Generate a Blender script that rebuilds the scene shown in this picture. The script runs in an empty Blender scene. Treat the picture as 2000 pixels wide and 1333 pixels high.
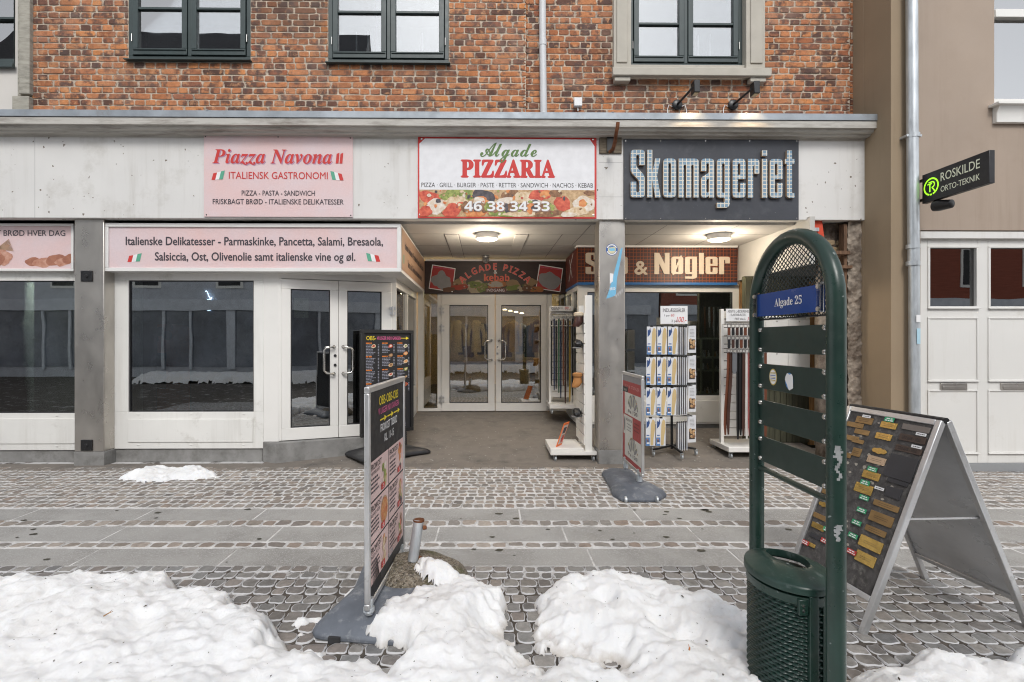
import bpy, bmesh, math, random
import numpy as np
from mathutils import Vector, Matrix, noise as mnoise
random.seed(7); rng = np.random.default_rng(7)
scene = bpy.context.scene
COL = scene.collection
R = math.radians

# ------------------------------------------------------------------ camera
cam_d = bpy.data.cameras.new('camera'); cam = bpy.data.objects.new('camera', cam_d); COL.objects.link(cam)
cam.location = (0, 0, 1.5); cam.rotation_euler = (R(90), 0, 0)
cam_d.sensor_width = 36; cam_d.lens = 18.0
cam_d.shift_x = 0.021; cam_d.shift_y = -0.00125
cam_d.clip_start = 0.05; cam_d.clip_end = 500
scene.camera = cam

# ------------------------------------------------------------------ overcast daylight
world = bpy.data.worlds.new("World"); scene.world = world; world.use_nodes = True
wn, wl = world.node_tree.nodes, world.node_tree.links
bg = wn['Background']
sky = wn.new('ShaderNodeTexSky'); sky.sky_type = 'NISHITA'; sky.sun_disc = False
SUN_EL, SUN_ROT = 43, 177
sky.sun_elevation = R(SUN_EL); sky.sun_rotation = R(SUN_ROT); sky.air_density = 1.0; sky.dust_density = 0.7
hs = wn.new('ShaderNodeHueSaturation'); hs.inputs['Saturation'].default_value = 0.16
wl.new(sky.outputs[0], hs.inputs['Color']); wl.new(hs.outputs[0], bg.inputs['Color'])
bg.inputs['Strength'].default_value = 0.15
sun_d = bpy.data.lights.new('sun', 'SUN'); sun = bpy.data.objects.new('sun', sun_d); COL.objects.link(sun)
sun_d.energy = 1.0; sun_d.angle = R(18); sun_d.color = (1, .97, .93)
_d = Vector((math.sin(R(SUN_ROT)) * math.cos(R(SUN_EL)), math.cos(R(SUN_ROT)) * math.cos(R(SUN_EL)), math.sin(R(SUN_EL))))
sun.rotation_euler = (-_d).to_track_quat('-Z', 'Y').to_euler()
vs = scene.view_settings
vs.view_transform = 'Standard'; vs.look = 'None'; vs.gamma = 1; vs.use_curve_mapping = False
vs.exposure = 0.76
scene.cycles.use_denoising = True; scene.cycles.filter_width = 1.1
scene.cycles.max_bounces = 8; scene.cycles.diffuse_bounces = 4; scene.cycles.glossy_bounces = 4
scene.cycles.transparent_max_bounces = 12; scene.cycles.caustics_reflective = False; scene.cycles.caustics_refractive = False

# ------------------------------------------------------------------ materials
MATS = {}
def nodes_of(name):
    m = bpy.data.materials.new(name); m.use_nodes = True
    nt = m.node_tree
    return m, nt, nt.nodes['Principled BSDF']
def coords(nt, scale=1.0, vec=None):
    tc = nt.nodes.new('ShaderNodeTexCoord')
    if vec is None: return tc.outputs['Object']
    mp = nt.nodes.new('ShaderNodeMapping'); mp.inputs['Scale'].default_value = vec
    nt.links.new(tc.outputs['Object'], mp.inputs['Vector']); return mp.outputs[0]
def noise_n(nt, co, scale, detail=4, rough=.55):
    n = nt.nodes.new('ShaderNodeTexNoise'); n.inputs['Scale'].default_value = scale
    n.inputs['Detail'].default_value = detail; n.inputs['Roughness'].default_value = rough
    nt.links.new(co, n.inputs['Vector']); return n.outputs['Fac']
def ramp(nt, fac, stops):
    r = nt.nodes.new('ShaderNodeValToRGB'); e = r.color_ramp.elements
    while len(e) < len(stops): e.new(.5)
    for el, (p, c) in zip(e, stops):
        el.position = p; el.color = (c[0], c[1], c[2], 1) if hasattr(c, '__len__') else (c, c, c, 1)
    nt.links.new(fac, r.inputs[0]); return r.outputs[0]
def mixc(nt, fac, a, b, mode='MIX'):
    m = nt.nodes.new('ShaderNodeMix'); m.data_type = 'RGBA'; m.blend_type = mode
    for v, s in ((fac, m.inputs[0]), (a, m.inputs[6]), (b, m.inputs[7])):
        if hasattr(v, 'is_linked'): nt.links.new(v, s)
        elif hasattr(v, '__len__'): s.default_value = (v[0], v[1], v[2], 1)
        else: s.default_value = v
    return m.outputs[2]
def math_n(nt, op, a, b=0.0):
    m = nt.nodes.new('ShaderNodeMath'); m.operation = op
    for v, s in ((a, m.inputs[0]), (b, m.inputs[1])):
        if hasattr(v, 'is_linked'): nt.links.new(v, s)
        else: s.default_value = v
    return m.outputs[0]
def bump(nt, p, h, strength=.3, dist=.01):
    b = nt.nodes.new('ShaderNodeBump'); b.inputs['Strength'].default_value = strength; b.inputs['Distance'].default_value = dist
    nt.links.new(h, b.inputs['Height']); nt.links.new(b.outputs[0], p.inputs['Normal'])
def pbr(name, c, rough=.55, metal=0., var=.12, scale=4., bmp=0., bscale=60., dirt=None, stretch=None, emit=None, spec=.5, specks=None, streak=None):
    """colour with broad mottling (var), optional dirt (colour, amount, scale), chips (colour, amount, scale) and bump"""
    if name in MATS: return MATS[name]
    m, nt, p = nodes_of(name)
    co = coords(nt, vec=stretch) if stretch else coords(nt)
    n = noise_n(nt, co, scale, 5)
    lo = [x * (1 - var) for x in c]; hi = [min(1, x * (1 + var)) for x in c]
    col = ramp(nt, n, [(.3, lo), (.7, hi)])
    if dirt:
        dn = noise_n(nt, co, dirt[2], 8, .7)
        col = mixc(nt, ramp(nt, dn, [(1 - dirt[1] - .12, 0), (1 - dirt[1] + .12, 1)]), col, dirt[0])
    if streak:
        k1 = noise_n(nt, coords(nt, vec=(9, 9, .55)), 1.0, 6, .65); k2 = noise_n(nt, coords(nt), .9, 3)
        kk = math_n(nt, 'MULTIPLY', ramp(nt, k1, [(.5, 0), (.72, 1)]), ramp(nt, k2, [(.4, 0), (.65, streak[1])]))
        col = mixc(nt, kk, col, streak[0])
    if specks:
        sn = noise_n(nt, coords(nt), specks[2], 2, .5)
        col = mixc(nt, ramp(nt, sn, [(1 - specks[1] - .01, 0), (1 - specks[1] + .015, 1)]), col, specks[0])
    nt.links.new(col, p.inputs['Base Color'])
    p.inputs['Metallic'].default_value = metal
    rn = noise_n(nt, co, scale * 2.3, 4)
    r = ramp(nt, rn, [(.3, max(.02, rough - .08)), (.7, min(1, rough + .08))])
    nt.links.new(r, p.inputs['Roughness'])
    p.inputs['Specular IOR Level'].default_value = spec
    if bmp: bump(nt, p, noise_n(nt, co, bscale, 4), bmp, .004)
    if emit:
        p.inputs['Emission Color'].default_value = (*emit[0], 1); p.inputs['Emission Strength'].default_value = emit[1]
    MATS[name] = m; return m
def flat(name, c, rough=.6, metal=0., emit=0.):
    """printed ink / small plain surfaces: still slightly mottled"""
    return pbr(name, c, rough, metal, var=.06, scale=9, emit=(c, emit) if emit else None)
def glass(name, refl=.06, tint=(.75, .8, .8), rough=0.0):
    if name in MATS: return MATS[name]
    m, nt, p = nodes_of(name); nt.nodes.remove(p)
    out = nt.nodes['Material Output']
    tr = nt.nodes.new('ShaderNodeBsdfTransparent'); tr.inputs[0].default_value = (*tint, 1)
    gl = nt.nodes.new('ShaderNodeBsdfGlossy'); gl.inputs['Roughness'].default_value = rough
    fr = nt.nodes.new('ShaderNodeFresnel'); fr.inputs[0].default_value = 1.5
    # gentle waviness of float glass
    bm = nt.nodes.new('ShaderNodeBump'); bm.inputs['Strength'].default_value = .05; bm.inputs['Distance'].default_value = .02
    nt.links.new(noise_n(nt, coords(nt), 1.6, 1), bm.inputs['Height']); nt.links.new(bm.outputs[0], gl.inputs['Normal'])
    f = math_n(nt, 'MINIMUM', math_n(nt, 'ADD', fr.outputs[0], refl), 1.0)
    mx = nt.nodes.new('ShaderNodeMixShader'); nt.links.new(f, mx.inputs[0])
    nt.links.new(tr.outputs[0], mx.inputs[1]); nt.links.new(gl.outputs[0], mx.inputs[2]); nt.links.new(mx.outputs[0], out.inputs[0])
    MATS[name] = m; return m

# ------------------------------------------------------------------ geometry collector
ORG = {}
class MB:
    def __init__(s): s.v = []; s.f = []; s.m = []; s.cur = 0
    def add(s, vs, fs, mi=None):
        b = len(s.v); s.v += [tuple(x) for x in vs]; mi = s.cur if mi is None else mi
        for f in fs: s.f.append([i + b for i in f]); s.m.append(mi)
        return s
    def obox(s, O, U, V, N, u0, u1, v0, v1, n0, n1, mi=None):
        O = Vector(O); U = Vector(U); V = Vector(V); N = Vector(N)
        p = [O + U * a + V * b + N * c for c in (n0, n1) for b in (v0, v1) for a in (u0, u1)]
        F = [(0, 2, 3, 1), (4, 5, 7, 6), (0, 1, 5, 4), (2, 6, 7, 3), (0, 4, 6, 2), (1, 3, 7, 5)]
        if U.cross(V).dot(N) < 0: F = [f[::-1] for f in F]
        return s.add(p, F, mi)
    def box(s, x0, x1, y0, y1, z0, z1, mi=None):
        return s.obox((0, 0, 0), (1, 0, 0), (0, 1, 0), (0, 0, 1), min(x0, x1), max(x0, x1), min(y0, y1), max(y0, y1), min(z0, z1), max(z0, z1), mi)
    def poly(s, pts, mi=None): return s.add(pts, [list(range(len(pts)))], mi)
    def prism(s, pts, ext, mi=None):
        """closed prism: polygon pts (3d, counter-clockwise seen from -ext side is fine) pushed along ext"""
        n = len(pts); e = Vector(ext); a = [Vector(p) for p in pts]; b = [p + e for p in a]
        nn = Vector((0, 0, 0))
        for i in range(n): nn += a[i].cross(a[(i + 1) % n])
        F = [list(range(n)), list(range(2 * n - 1, n - 1, -1))] + [[i, i + n, (i + 1) % n + n, (i + 1) % n] for i in range(n)]
        if nn.dot(e) > 0: F = [f[::-1] for f in F]
        return s.add(a + b, F, mi)
    def tube(s, pts, r, n=10, mi=None, caps=True, closed=False, sq=False):
        pts = [Vector(p) for p in pts]; rs = r if hasattr(r, '__len__') else [r] * len(pts)
        rings = []; prev = None
        for i, p in enumerate(pts):
            a = pts[i - 1] if (i > 0 or closed) else p; b = pts[(i + 1) % len(pts)] if (i < len(pts) - 1 or closed) else p
            t = (b - a).normalized()
            if prev is None:
                up = Vector((0, 0, 1)) if abs(t.z) < .9 else Vector((1, 0, 0)); x = t.cross(up).normalized()
            else: x = (prev - t * prev.dot(t)).normalized()
            prev = x; y = t.cross(x)
            rings.append([p + (x * math.cos(2 * math.pi * (k + .5 * sq) / n) + y * math.sin(2 * math.pi * (k + .5 * sq) / n)) * rs[i] for k in range(n)])
        vs = [q for g in rings for q in g]; F = []
        m = len(rings)
        for i in range(m if closed else m - 1):
            j = (i + 1) % m
            for k in range(n): F.append((i * n + k, i * n + (k + 1) % n, j * n + (k + 1) % n, j * n + k))
        if caps and not closed: F.append(list(range(n - 1, -1, -1))); F.append([(m - 1) * n + k for k in range(n)])
        return s.add(vs, F, mi)
    def lathe(s, prof, c=(0, 0, 0), n=24, mi=None, axis=None):
        """profile [(r, h)] round an axis (default z) through c"""
        ax = Vector(axis or (0, 0, 1)).normalized(); up = Vector((1, 0, 0)) if abs(ax.x) < .9 else Vector((0, 1, 0))
        x = ax.cross(up).normalized(); y = ax.cross(x); c = Vector(c)
        vs = [c + ax * h + (x * math.cos(2 * math.pi * k / n) + y * math.sin(2 * math.pi * k / n)) * r for r, h in prof for k in range(n)]
        F = []
        for i in range(len(prof) - 1):
            for k in range(n): F.append((i * n + k, i * n + (k + 1) % n, (i + 1) * n + (k + 1) % n, (i + 1) * n + k))
        F.append(list(range(n - 1, -1, -1))); F.append([(len(prof) - 1) * n + k for k in range(n)])
        return s.add(vs, F, mi)
    def ball(s, c, rad, n=10, mi=None, irr=0, seed=0):
        rx, ry, rz = rad if hasattr(rad, '__len__') else (rad,) * 3
        vs = []; c = Vector(c)
        for i in range(n + 1):
            th = math.pi * i / n
            for k in range(2 * n):
                ph = math.pi * k / n; d = Vector((math.sin(th) * math.cos(ph), math.sin(th) * math.sin(ph), math.cos(th)))
                q = 1 + irr * mnoise.noise(d * 1.7 + Vector((seed, seed * 2.1, 0)))
                vs.append(c + Vector((d.x * rx, d.y * ry, d.z * rz)) * q)
        F = []
        for i in range(n):
            for k in range(2 * n): F.append((i * 2 * n + k, (i + 1) * 2 * n + k, (i + 1) * 2 * n + (k + 1) % (2 * n), i * 2 * n + (k + 1) % (2 * n)))
        return s.add(vs, F, mi)
    def build(s, name, mats, parent=None, bevel=0, smooth=True, origin=None, angle=40, weld=False):
        me = bpy.data.meshes.new(name)
        o0 = Vector(ORG[root_of(parent).name]) if parent is not None else Vector(origin or (0, 0, 0))
        me.from_pydata([tuple(Vector(p) - o0) for p in s.v], [], s.f)
        mats = mats if isinstance(mats, (list, tuple)) else [mats]
        for mt in mats: me.materials.append(mt)
        me.polygons.foreach_set('material_index', s.m)
        ob = bpy.data.objects.new(name, me); COL.objects.link(ob)
        finish(me, smooth, angle, weld)
        if parent is not None: ob.parent = parent
        else: ob.location = o0; ORG[ob.name] = tuple(o0)
        if bevel:
            b = ob.modifiers.new('bevel', 'BEVEL'); b.width = bevel; b.segments = 2; b.limit_method = 'ANGLE'; b.angle_limit = R(40)
        return ob
def finish(me, smooth=True, angle=40, weld=False):
    if weld:
        b = bmesh.new(); b.from_mesh(me); bmesh.ops.remove_doubles(b, verts=b.verts, dist=1e-5); b.to_mesh(me); b.free()
    if smooth:
        me.polygons.foreach_set('use_smooth', [True] * len(me.polygons)); me.set_sharp_from_angle(angle=R(angle))
    me.validate(); me.update()
def root_of(o):
    while o.parent is not None: o = o.parent
    return o
# ---- the house front is turned a trifle: it recedes to the right by T per metre, pivot at (0, DP)
T, DP = .012, 6.14
FA = math.atan(T)
def fpt(u, d, z):
    c, s_ = math.cos(FA), math.sin(FA)
    return Vector((u * c - (d - DP) * s_, DP + u * s_ + (d - DP) * c, z))
def tag(o, label=None, cat=None, group=None, kind=None):
    if label: o['label'] = label
    if cat: o['category'] = cat
    if group: o['group'] = group
    if kind: o['kind'] = kind
    return o
def thing(name, label, cat, loc=(0, 0, 0), group=None, fac=False):
    """an Empty at the thing's base; its parts are written in plain or, with fac, in house-front coordinates"""
    o = bpy.data.objects.new(name, None); COL.objects.link(o); o.empty_display_size = .1
    ORG[o.name] = tuple(loc); o.location = loc
    if fac: o.location = fpt(*loc); o.rotation_euler = (0, 0, FA)
    return tag(o, label, cat, group)
def tofront(o):
    l = ORG[o.name]; o.location = fpt(*l); o.rotation_euler = (0, 0, FA); return o
def copy_tree(o, parent=None):
    c = o.copy(); COL.objects.link(c)
    if parent is not None: c.parent = parent
    ORG[c.name] = ORG.get(o.name, (0, 0, 0))
    for ch in list(o.children): copy_tree(ch, c)
    return c

# ------------------------------------------------------------------ measuring: photo measurement -> metres at a known distance
def X(px, Y): return (px - 958) / 1000 * Y
def Z(py, Y): return 1.5 - (py - 664) / 1000 * Y
def YG(py, z=0): return (1.5 - z) * 1000 / (py - 664)
def FX(px, D):
    xo = (px - 958) / 1000; return xo * D / (1 - T * xo)
def FZ(py, D, px=958): return 1.5 - (py - 664) / 1000 * (D + T * FX(px, D))

# ------------------------------------------------------------------ lettering and printed artwork
def alph(s, up, lo, dg=None):
    r = ''
    for ch in s:
        if 'A' <= ch <= 'Z': r += chr(up + ord(ch) - 65)
        elif 'a' <= ch <= 'z': r += chr(lo + ord(ch) - 97)
        elif dg and '0' <= ch <= '9': r += chr(dg + ord(ch) - 48)
        else: r += ch
    return r
def SERIF(s): return alph(s, 0x1D400, 0x1D41A, 0x1D7CE)
def SERIFI(s): return alph(s, 0x1D468, 0x1D482)
def SCRIPT(s): return alph(s, 0x1D4D0, 0x1D4EA)
def BOLD(s): return alph(s, 0x1D5D4, 0x1D5EE, 0x1D7EC)
_tc = {}
def text_mesh(s, off=0., sp=1.0):
    k = (s, off, sp)
    if k not in _tc:
        c = bpy.data.curves.new('t', 'FONT'); c.body = s; c.offset = off; c.space_character = sp; c.resolution_u = 3
        o = bpy.data.objects.new('t', c); m = bpy.data.meshes.new_from_object(o)
        v = [(q.co.x, q.co.y) for q in m.vertices]; f = [list(p.vertices) for p in m.polygons]
        f2 = []
        for t in f:
            a = sum(v[t[i]][0] * v[t[(i + 1) % len(t)]][1] - v[t[(i + 1) % len(t)]][0] * v[t[i]][1] for i in range(len(t)))
            f2.append(t if a > 0 else t[::-1])
        bpy.data.meshes.remove(m); bpy.data.objects.remove(o); bpy.data.curves.remove(c)
        _tc[k] = (v, f2)
    return _tc[k]
class Art:
    """flat print on a surface: origin O, unit axes U (reading direction) and V (up); layers lie 1 mm apart towards the reader"""
    def __init__(s, O, U=(1, 0, 0), V=(0, 0, 1), step=.0012):
        s.O = Vector(O); s.U = Vector(U).normalized(); s.V = Vector(V).normalized(); s.N = s.U.cross(s.V).normalized()
        s.mb = MB(); s.mats = []; s.step = step
    def mi(s, m):
        if m not in s.mats: s.mats.append(m)
        return s.mats.index(m)
    def P(s, u, v, lay=0): return s.O + s.U * u + s.V * v + s.N * (lay * s.step)
    def poly(s, pts, m, lay=1): s.mb.add([s.P(u, v, lay) for u, v in pts], [list(range(len(pts)))], s.mi(m))
    def rect(s, u0, v0, u1, v1, m, lay=1): s.poly([(u0, v0), (u1, v0), (u1, v1), (u0, v1)], m, lay)
    def ell(s, cu, cv, ru, rv, m, lay=1, rot=0., n=18, irr=0., seed=0):
        pts = []
        for k in range(n):
            a = 2 * math.pi * k / n; q = 1 + irr * mnoise.noise(Vector((math.cos(a) * 1.5 + seed, math.sin(a) * 1.5, seed * .7)))
            x, y = math.cos(a) * ru * q, math.sin(a) * rv * q
            pts.append((cu + x * math.cos(rot) - y * math.sin(rot), cv + x * math.sin(rot) + y * math.cos(rot)))
        s.poly(pts, m, lay)
    def ring(s, cu, cv, r, w, m, lay=1, n=24, a0=0, a1=360):
        for k in range(n):
            a = R(a0 + (a1 - a0) * k / n); b = R(a0 + (a1 - a0) * (k + 1) / n)
            s.poly([(cu + r * math.cos(a), cv + r * math.sin(a)), (cu + (r + w) * math.cos(a), cv + (r + w) * math.sin(a)),
                    (cu + (r + w) * math.cos(b), cv + (r + w) * math.sin(b)), (cu + r * math.cos(b), cv + r * math.sin(b))], m, lay)
    def line(s, pts, w, m, lay=1):
        for (x0, y0), (x1, y1) in zip(pts[:-1], pts[1:]):
            d = math.hypot(x1 - x0, y1 - y0) or 1; nx, ny = -(y1 - y0) / d * w / 2, (x1 - x0) / d * w / 2
            s.poly([(x0 - nx, y0 - ny), (x1 - nx, y1 - ny), (x1 + nx, y1 + ny), (x0 + nx, y0 + ny)], m, lay)
    def text(s, t, u, v, h, m, lay=2, w=None, align='C', off=0., rot=0., shear=0., sp=1.0, ref=None, sx=1.0):
        """v = baseline, h = capital height, w = fitted width"""
        vs_, fs = text_mesh(t, 0., sp)
        if not vs_: return
        hv = text_mesh(ref or 'H', 0.)[0]; hh = max(q[1] for q in hv) - max(0, min(q[1] for q in hv))
        k = h / hh; xs = [q[0] for q in vs_]; x0, x1 = min(xs), max(xs)
        kx = w / (x1 - x0) if w else k * sx
        W = (x1 - x0) * kx; du = {'C': -W / 2, 'L': 0, 'R': -W}[align]
        c, sn = math.cos(rot), math.sin(rot)
        e = off * k * .8                                             # bolder: the same letters laid again a hair to each side
        for i, (ex, ey) in enumerate(((0, 0), (e, 0), (-e, 0), (0, e), (0, -e)) if off > .003 else ((0, 0),)):
            out = []
            for a, b in vs_:
                p, q = (a - x0) * kx + du + b * k * shear + ex, b * k + ey
                out.append(s.P(u + p * c - q * sn, v + p * sn + q * c, lay + .06 * i))
            s.mb.add(out, fs, s.mi(m))
    def build(s, name, parent=None, origin=None): return s.mb.build(name, s.mats, parent, smooth=False, origin=origin)
def frame_bars(mb, O, U, V, N, w, h, t, n0, n1, mi=None):
    """four bars of a rectangular frame butted end to end, outer size w x h, bar t"""
    mb.obox(O, U, V, N, 0, w, 0, t, n0, n1, mi); mb.obox(O, U, V, N, 0, w, h - t, h, n0, n1, mi)
    mb.obox(O, U, V, N, 0, t, t, h - t, n0, n1, mi); mb.obox(O, U, V, N, w - t, w, t, h - t, n0, n1, mi)
def ringbox(mb, x0, x1, z0, z1, gx0, gx1, gz0, gz1, y0, y1, mi=None):
    mb.box(x0, x1, y0, y1, z0, gz0, mi); mb.box(x0, x1, y0, y1, gz1, z1, mi)
    mb.box(x0, gx0, y0, y1, gz0, gz1, mi); mb.box(gx1, x1, y0, y1, gz0, gz1, mi)
# rounded flat shapes through filled curves (holes allowed)
def rnd(pts, r, n=4):
    out = []
    m = len(pts)
    for i in range(m):
        p = Vector(pts[i][:2]).to_3d(); rr = pts[i][2] if len(pts[i]) > 2 else r
        a = Vector(pts[i - 1][:2]).to_3d() - p; b = Vector(pts[(i + 1) % m][:2]).to_3d() - p
        q = min(rr, a.length * .48, b.length * .48)
        if q < 1e-6: out.append((p.x, p.y)); continue
        p0 = p + a.normalized() * q; p1 = p + b.normalized() * q
        for k in range(n + 1):
            t = k / n; v = p0 * (1 - t) ** 2 + p * 2 * t * (1 - t) + p1 * t * t
            out.append((v.x, v.y))
    return out
def fill_shape(contours, extrude):
    """verts/faces of an extruded plate from closed 2d contours; front at +z"""
    c = bpy.data.curves.new('s', 'CURVE'); c.dimensions = '2D'; c.fill_mode = 'BOTH'; c.extrude = extrude / 2
    for ct in contours:
        sp = c.splines.new('POLY'); sp.points.add(len(ct) - 1); sp.use_cyclic_u = True
        for p, q in zip(sp.points, ct): p.co = (q[0], q[1], 0, 1)
    o = bpy.data.objects.new('s', c); m = bpy.data.meshes.new_from_object(o)
    v = [tuple(q.co) for q in m.vertices]; f = [list(p.vertices) for p in m.polygons]
    bpy.data.meshes.remove(m); bpy.data.objects.remove(o); bpy.data.curves.remove(c)
    return v, f
# ================================================================== common materials
M_white = pbr('off_white_paint', (.76, .75, .715), .45, var=.04, scale=2, dirt=((.45, .43, .38), .30, 3), streak=((.42, .39, .33), .35))
M_white2 = pbr('white_plastic_frame', (.77, .755, .72), .38, var=.04, scale=2, dirt=((.5, .47, .42), .25, 2.5))
M_darkgreen = pbr('dark_grey_green_paint', (.035, .052, .052), .4, var=.12, scale=6, bmp=.05)
M_steel = pbr('brushed_steel', (.50, .47, .43), .32, metal=.85, var=.14, scale=1.6, stretch=(1.5, 1.5, 1.1))
M_alu = pbr('aluminium', (.62, .62, .62), .38, metal=.8, var=.1, scale=5, dirt=((.3, .3, .29), .3, 20))
M_chrome = pbr('satin_metal', (.62, .6, .56), .25, metal=1, var=.08)
M_galv = pbr('galvanised_zinc', (.52, .55, .57), .42, metal=.6, var=.22, scale=14, stretch=(1, 1, .25), dirt=((.3, .31, .32), .3, 8))
M_zinc = pbr('zinc_flashing', (.30, .33, .36), .5, metal=.45, var=.18, scale=5, dirt=((.22, .2, .18), .3, 6))
M_black = pbr('black_plastic', (.018, .018, .02), .45, var=.3, scale=8, bmp=.05)
M_blackm = pbr('black_metal', (.012, .012, .013), .38, var=.2, scale=8)
M_rubber = pbr('grey_rubber_base', (.10, .112, .135), .6, var=.25, scale=7, dirt=((.26, .27, .28), .36, 9), bmp=.12, bscale=90)
M_gpaint = pbr('dark_green_street_paint', (.013, .036, .027), .33, var=.18, scale=9, dirt=((.04, .06, .05), .30, 14), specks=((.17, .2, .19), .27, 38), bmp=.05, bscale=30)
M_conc = pbr('concrete', (.25, .245, .235), .85, var=.18, scale=5, dirt=((.13, .125, .115), .4, 4), bmp=.25, bscale=70)
M_rust = pbr('rusty_iron', (.16, .06, .025), .8, metal=.3, var=.4, scale=18, bmp=.3)
M_tex_red = flat('print_red', (.56, .035, .03)); M_tex_black = flat('print_black', (.02, .018, .02)); M_tex_dark = flat('print_dark_grey', (.055, .045, .055))
M_tex_white = flat('print_white', (.78, .78, .78)); M_tex_yellow = flat('print_yellow', (.75, .6, .03)); M_tex_pink = flat('print_magenta', (.62, .12, .28))
M_tex_green = flat('print_green', (.10, .36, .24)); M_tex_blue = flat('print_blue', (.05, .12, .35)); M_tex_gray = flat('print_grey', (.3, .3, .3))
M_orange = flat('print_orange', (.7, .2, .03))
M_dark = pbr('dark_interior', (.035, .035, .037), .8, var=.3, scale=3)
M_glass = glass('shop_glass', .27, (.66, .72, .72)); M_glass_d = glass('door_glass', .26, (.64, .68, .67))
M_glass_up = glass('upper_window_glass', .30, (.8, .84, .86))
M_shade = pbr('pale_blind', (.84, .84, .87), .8, var=.04)

# ================================================================== ground
def ground_material():
    m, nt, p = nodes_of('joint_soil')
    co = coords(nt)
    n = noise_n(nt, co, 9, 6); salt = noise_n(nt, co, 3.5, 8, .7)
    soil = ramp(nt, n, [(.3, (.045, .038, .032)), (.7, (.11, .092, .075))])
    sx = nt.nodes.new('ShaderNodeSeparateXYZ'); nt.links.new(co, sx.inputs[0])
    far = math_n(nt, 'MULTIPLY', math_n(nt, 'SUBTRACT', sx.outputs[1], 3.1), .22)       # more salt further from the snow
    k = math_n(nt, 'ADD', salt, math_n(nt, 'MINIMUM', math_n(nt, 'MAXIMUM', far, -.06), .11))
    col = mixc(nt, ramp(nt, k, [(.50, 0), (.60, 1)]), soil, (.55, .54, .53))
    nt.links.new(col, p.inputs['Base Color']); p.inputs['Roughness'].default_value = .9
    bump(nt, p, n, .5, .006); MATS['joint_soil'] = m; return m
g = MB(); g.poly([(-90, -90, .0005), (90, -90, .0005), (90, 90, .0005), (-90, 90, .0005)])
tag(g.build('ground', ground_material(), smooth=False), kind='structure')

def stone_material(name, stops, frost, frost_amt, bscale=70, dirt=(.07, .06, .05), tops=.0, blotch=(), rough=.8):
    """stones: every island has its own colour; the rim attribute gathers salt or mortar"""
    m, nt, p = nodes_of(name)
    g_ = nt.nodes.new('ShaderNodeNewGeometry'); co = coords(nt)
    cr = ramp(nt, g_.outputs['Random Per Island'], stops)
    n1 = noise_n(nt, co, 28, 6, .65); n2 = noise_n(nt, co, 4, 6, .65); n3 = noise_n(nt, co, 110, 3)
    col = mixc(nt, .8, cr, ramp(nt, n1, [(.25, .62), (.75, 1.3)]), 'MULTIPLY')
    col = mixc(nt, ramp(nt, n2, [(.55, 0), (.72, .7)]), col, dirt)
    for bi, (bc, lo, hi, bs, amt) in enumerate(blotch):
        mp = nt.nodes.new('ShaderNodeMapping'); mp.inputs['Location'].default_value = (bi * 3.7, bi * 1.3, bi * 5.1); nt.links.new(co, mp.inputs['Vector'])
        col = mixc(nt, math_n(nt, 'MULTIPLY', ramp(nt, noise_n(nt, mp.outputs[0], bs, 4, .6), [(lo, 0), (hi, 1)]), amt), col, bc)
    at = nt.nodes.new('ShaderNodeAttribute'); at.attribute_name = 'rim'
    k = math_n(nt, 'ADD', math_n(nt, 'MULTIPLY', at.outputs['Fac'], .75), math_n(nt, 'ADD', math_n(nt, 'MULTIPLY', n2, .45), math_n(nt, 'MULTIPLY', n1, .3)))
    k = math_n(nt, 'MULTIPLY', k, .7)
    col = mixc(nt, ramp(nt, k, [(.84 - frost_amt, 0), (.91 - frost_amt, .9)]), col, frost)
    nt.links.new(col, p.inputs['Base Color']); nt.links.new(ramp(nt, n2, [(.4, rough + .12), (.6, rough - .12)]), p.inputs['Roughness'])
    p.inputs['Specular IOR Level'].default_value = .4
    bump(nt, p, math_n(nt, 'ADD', n1, n3), .55, .006); MATS[name] = m; return m
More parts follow.
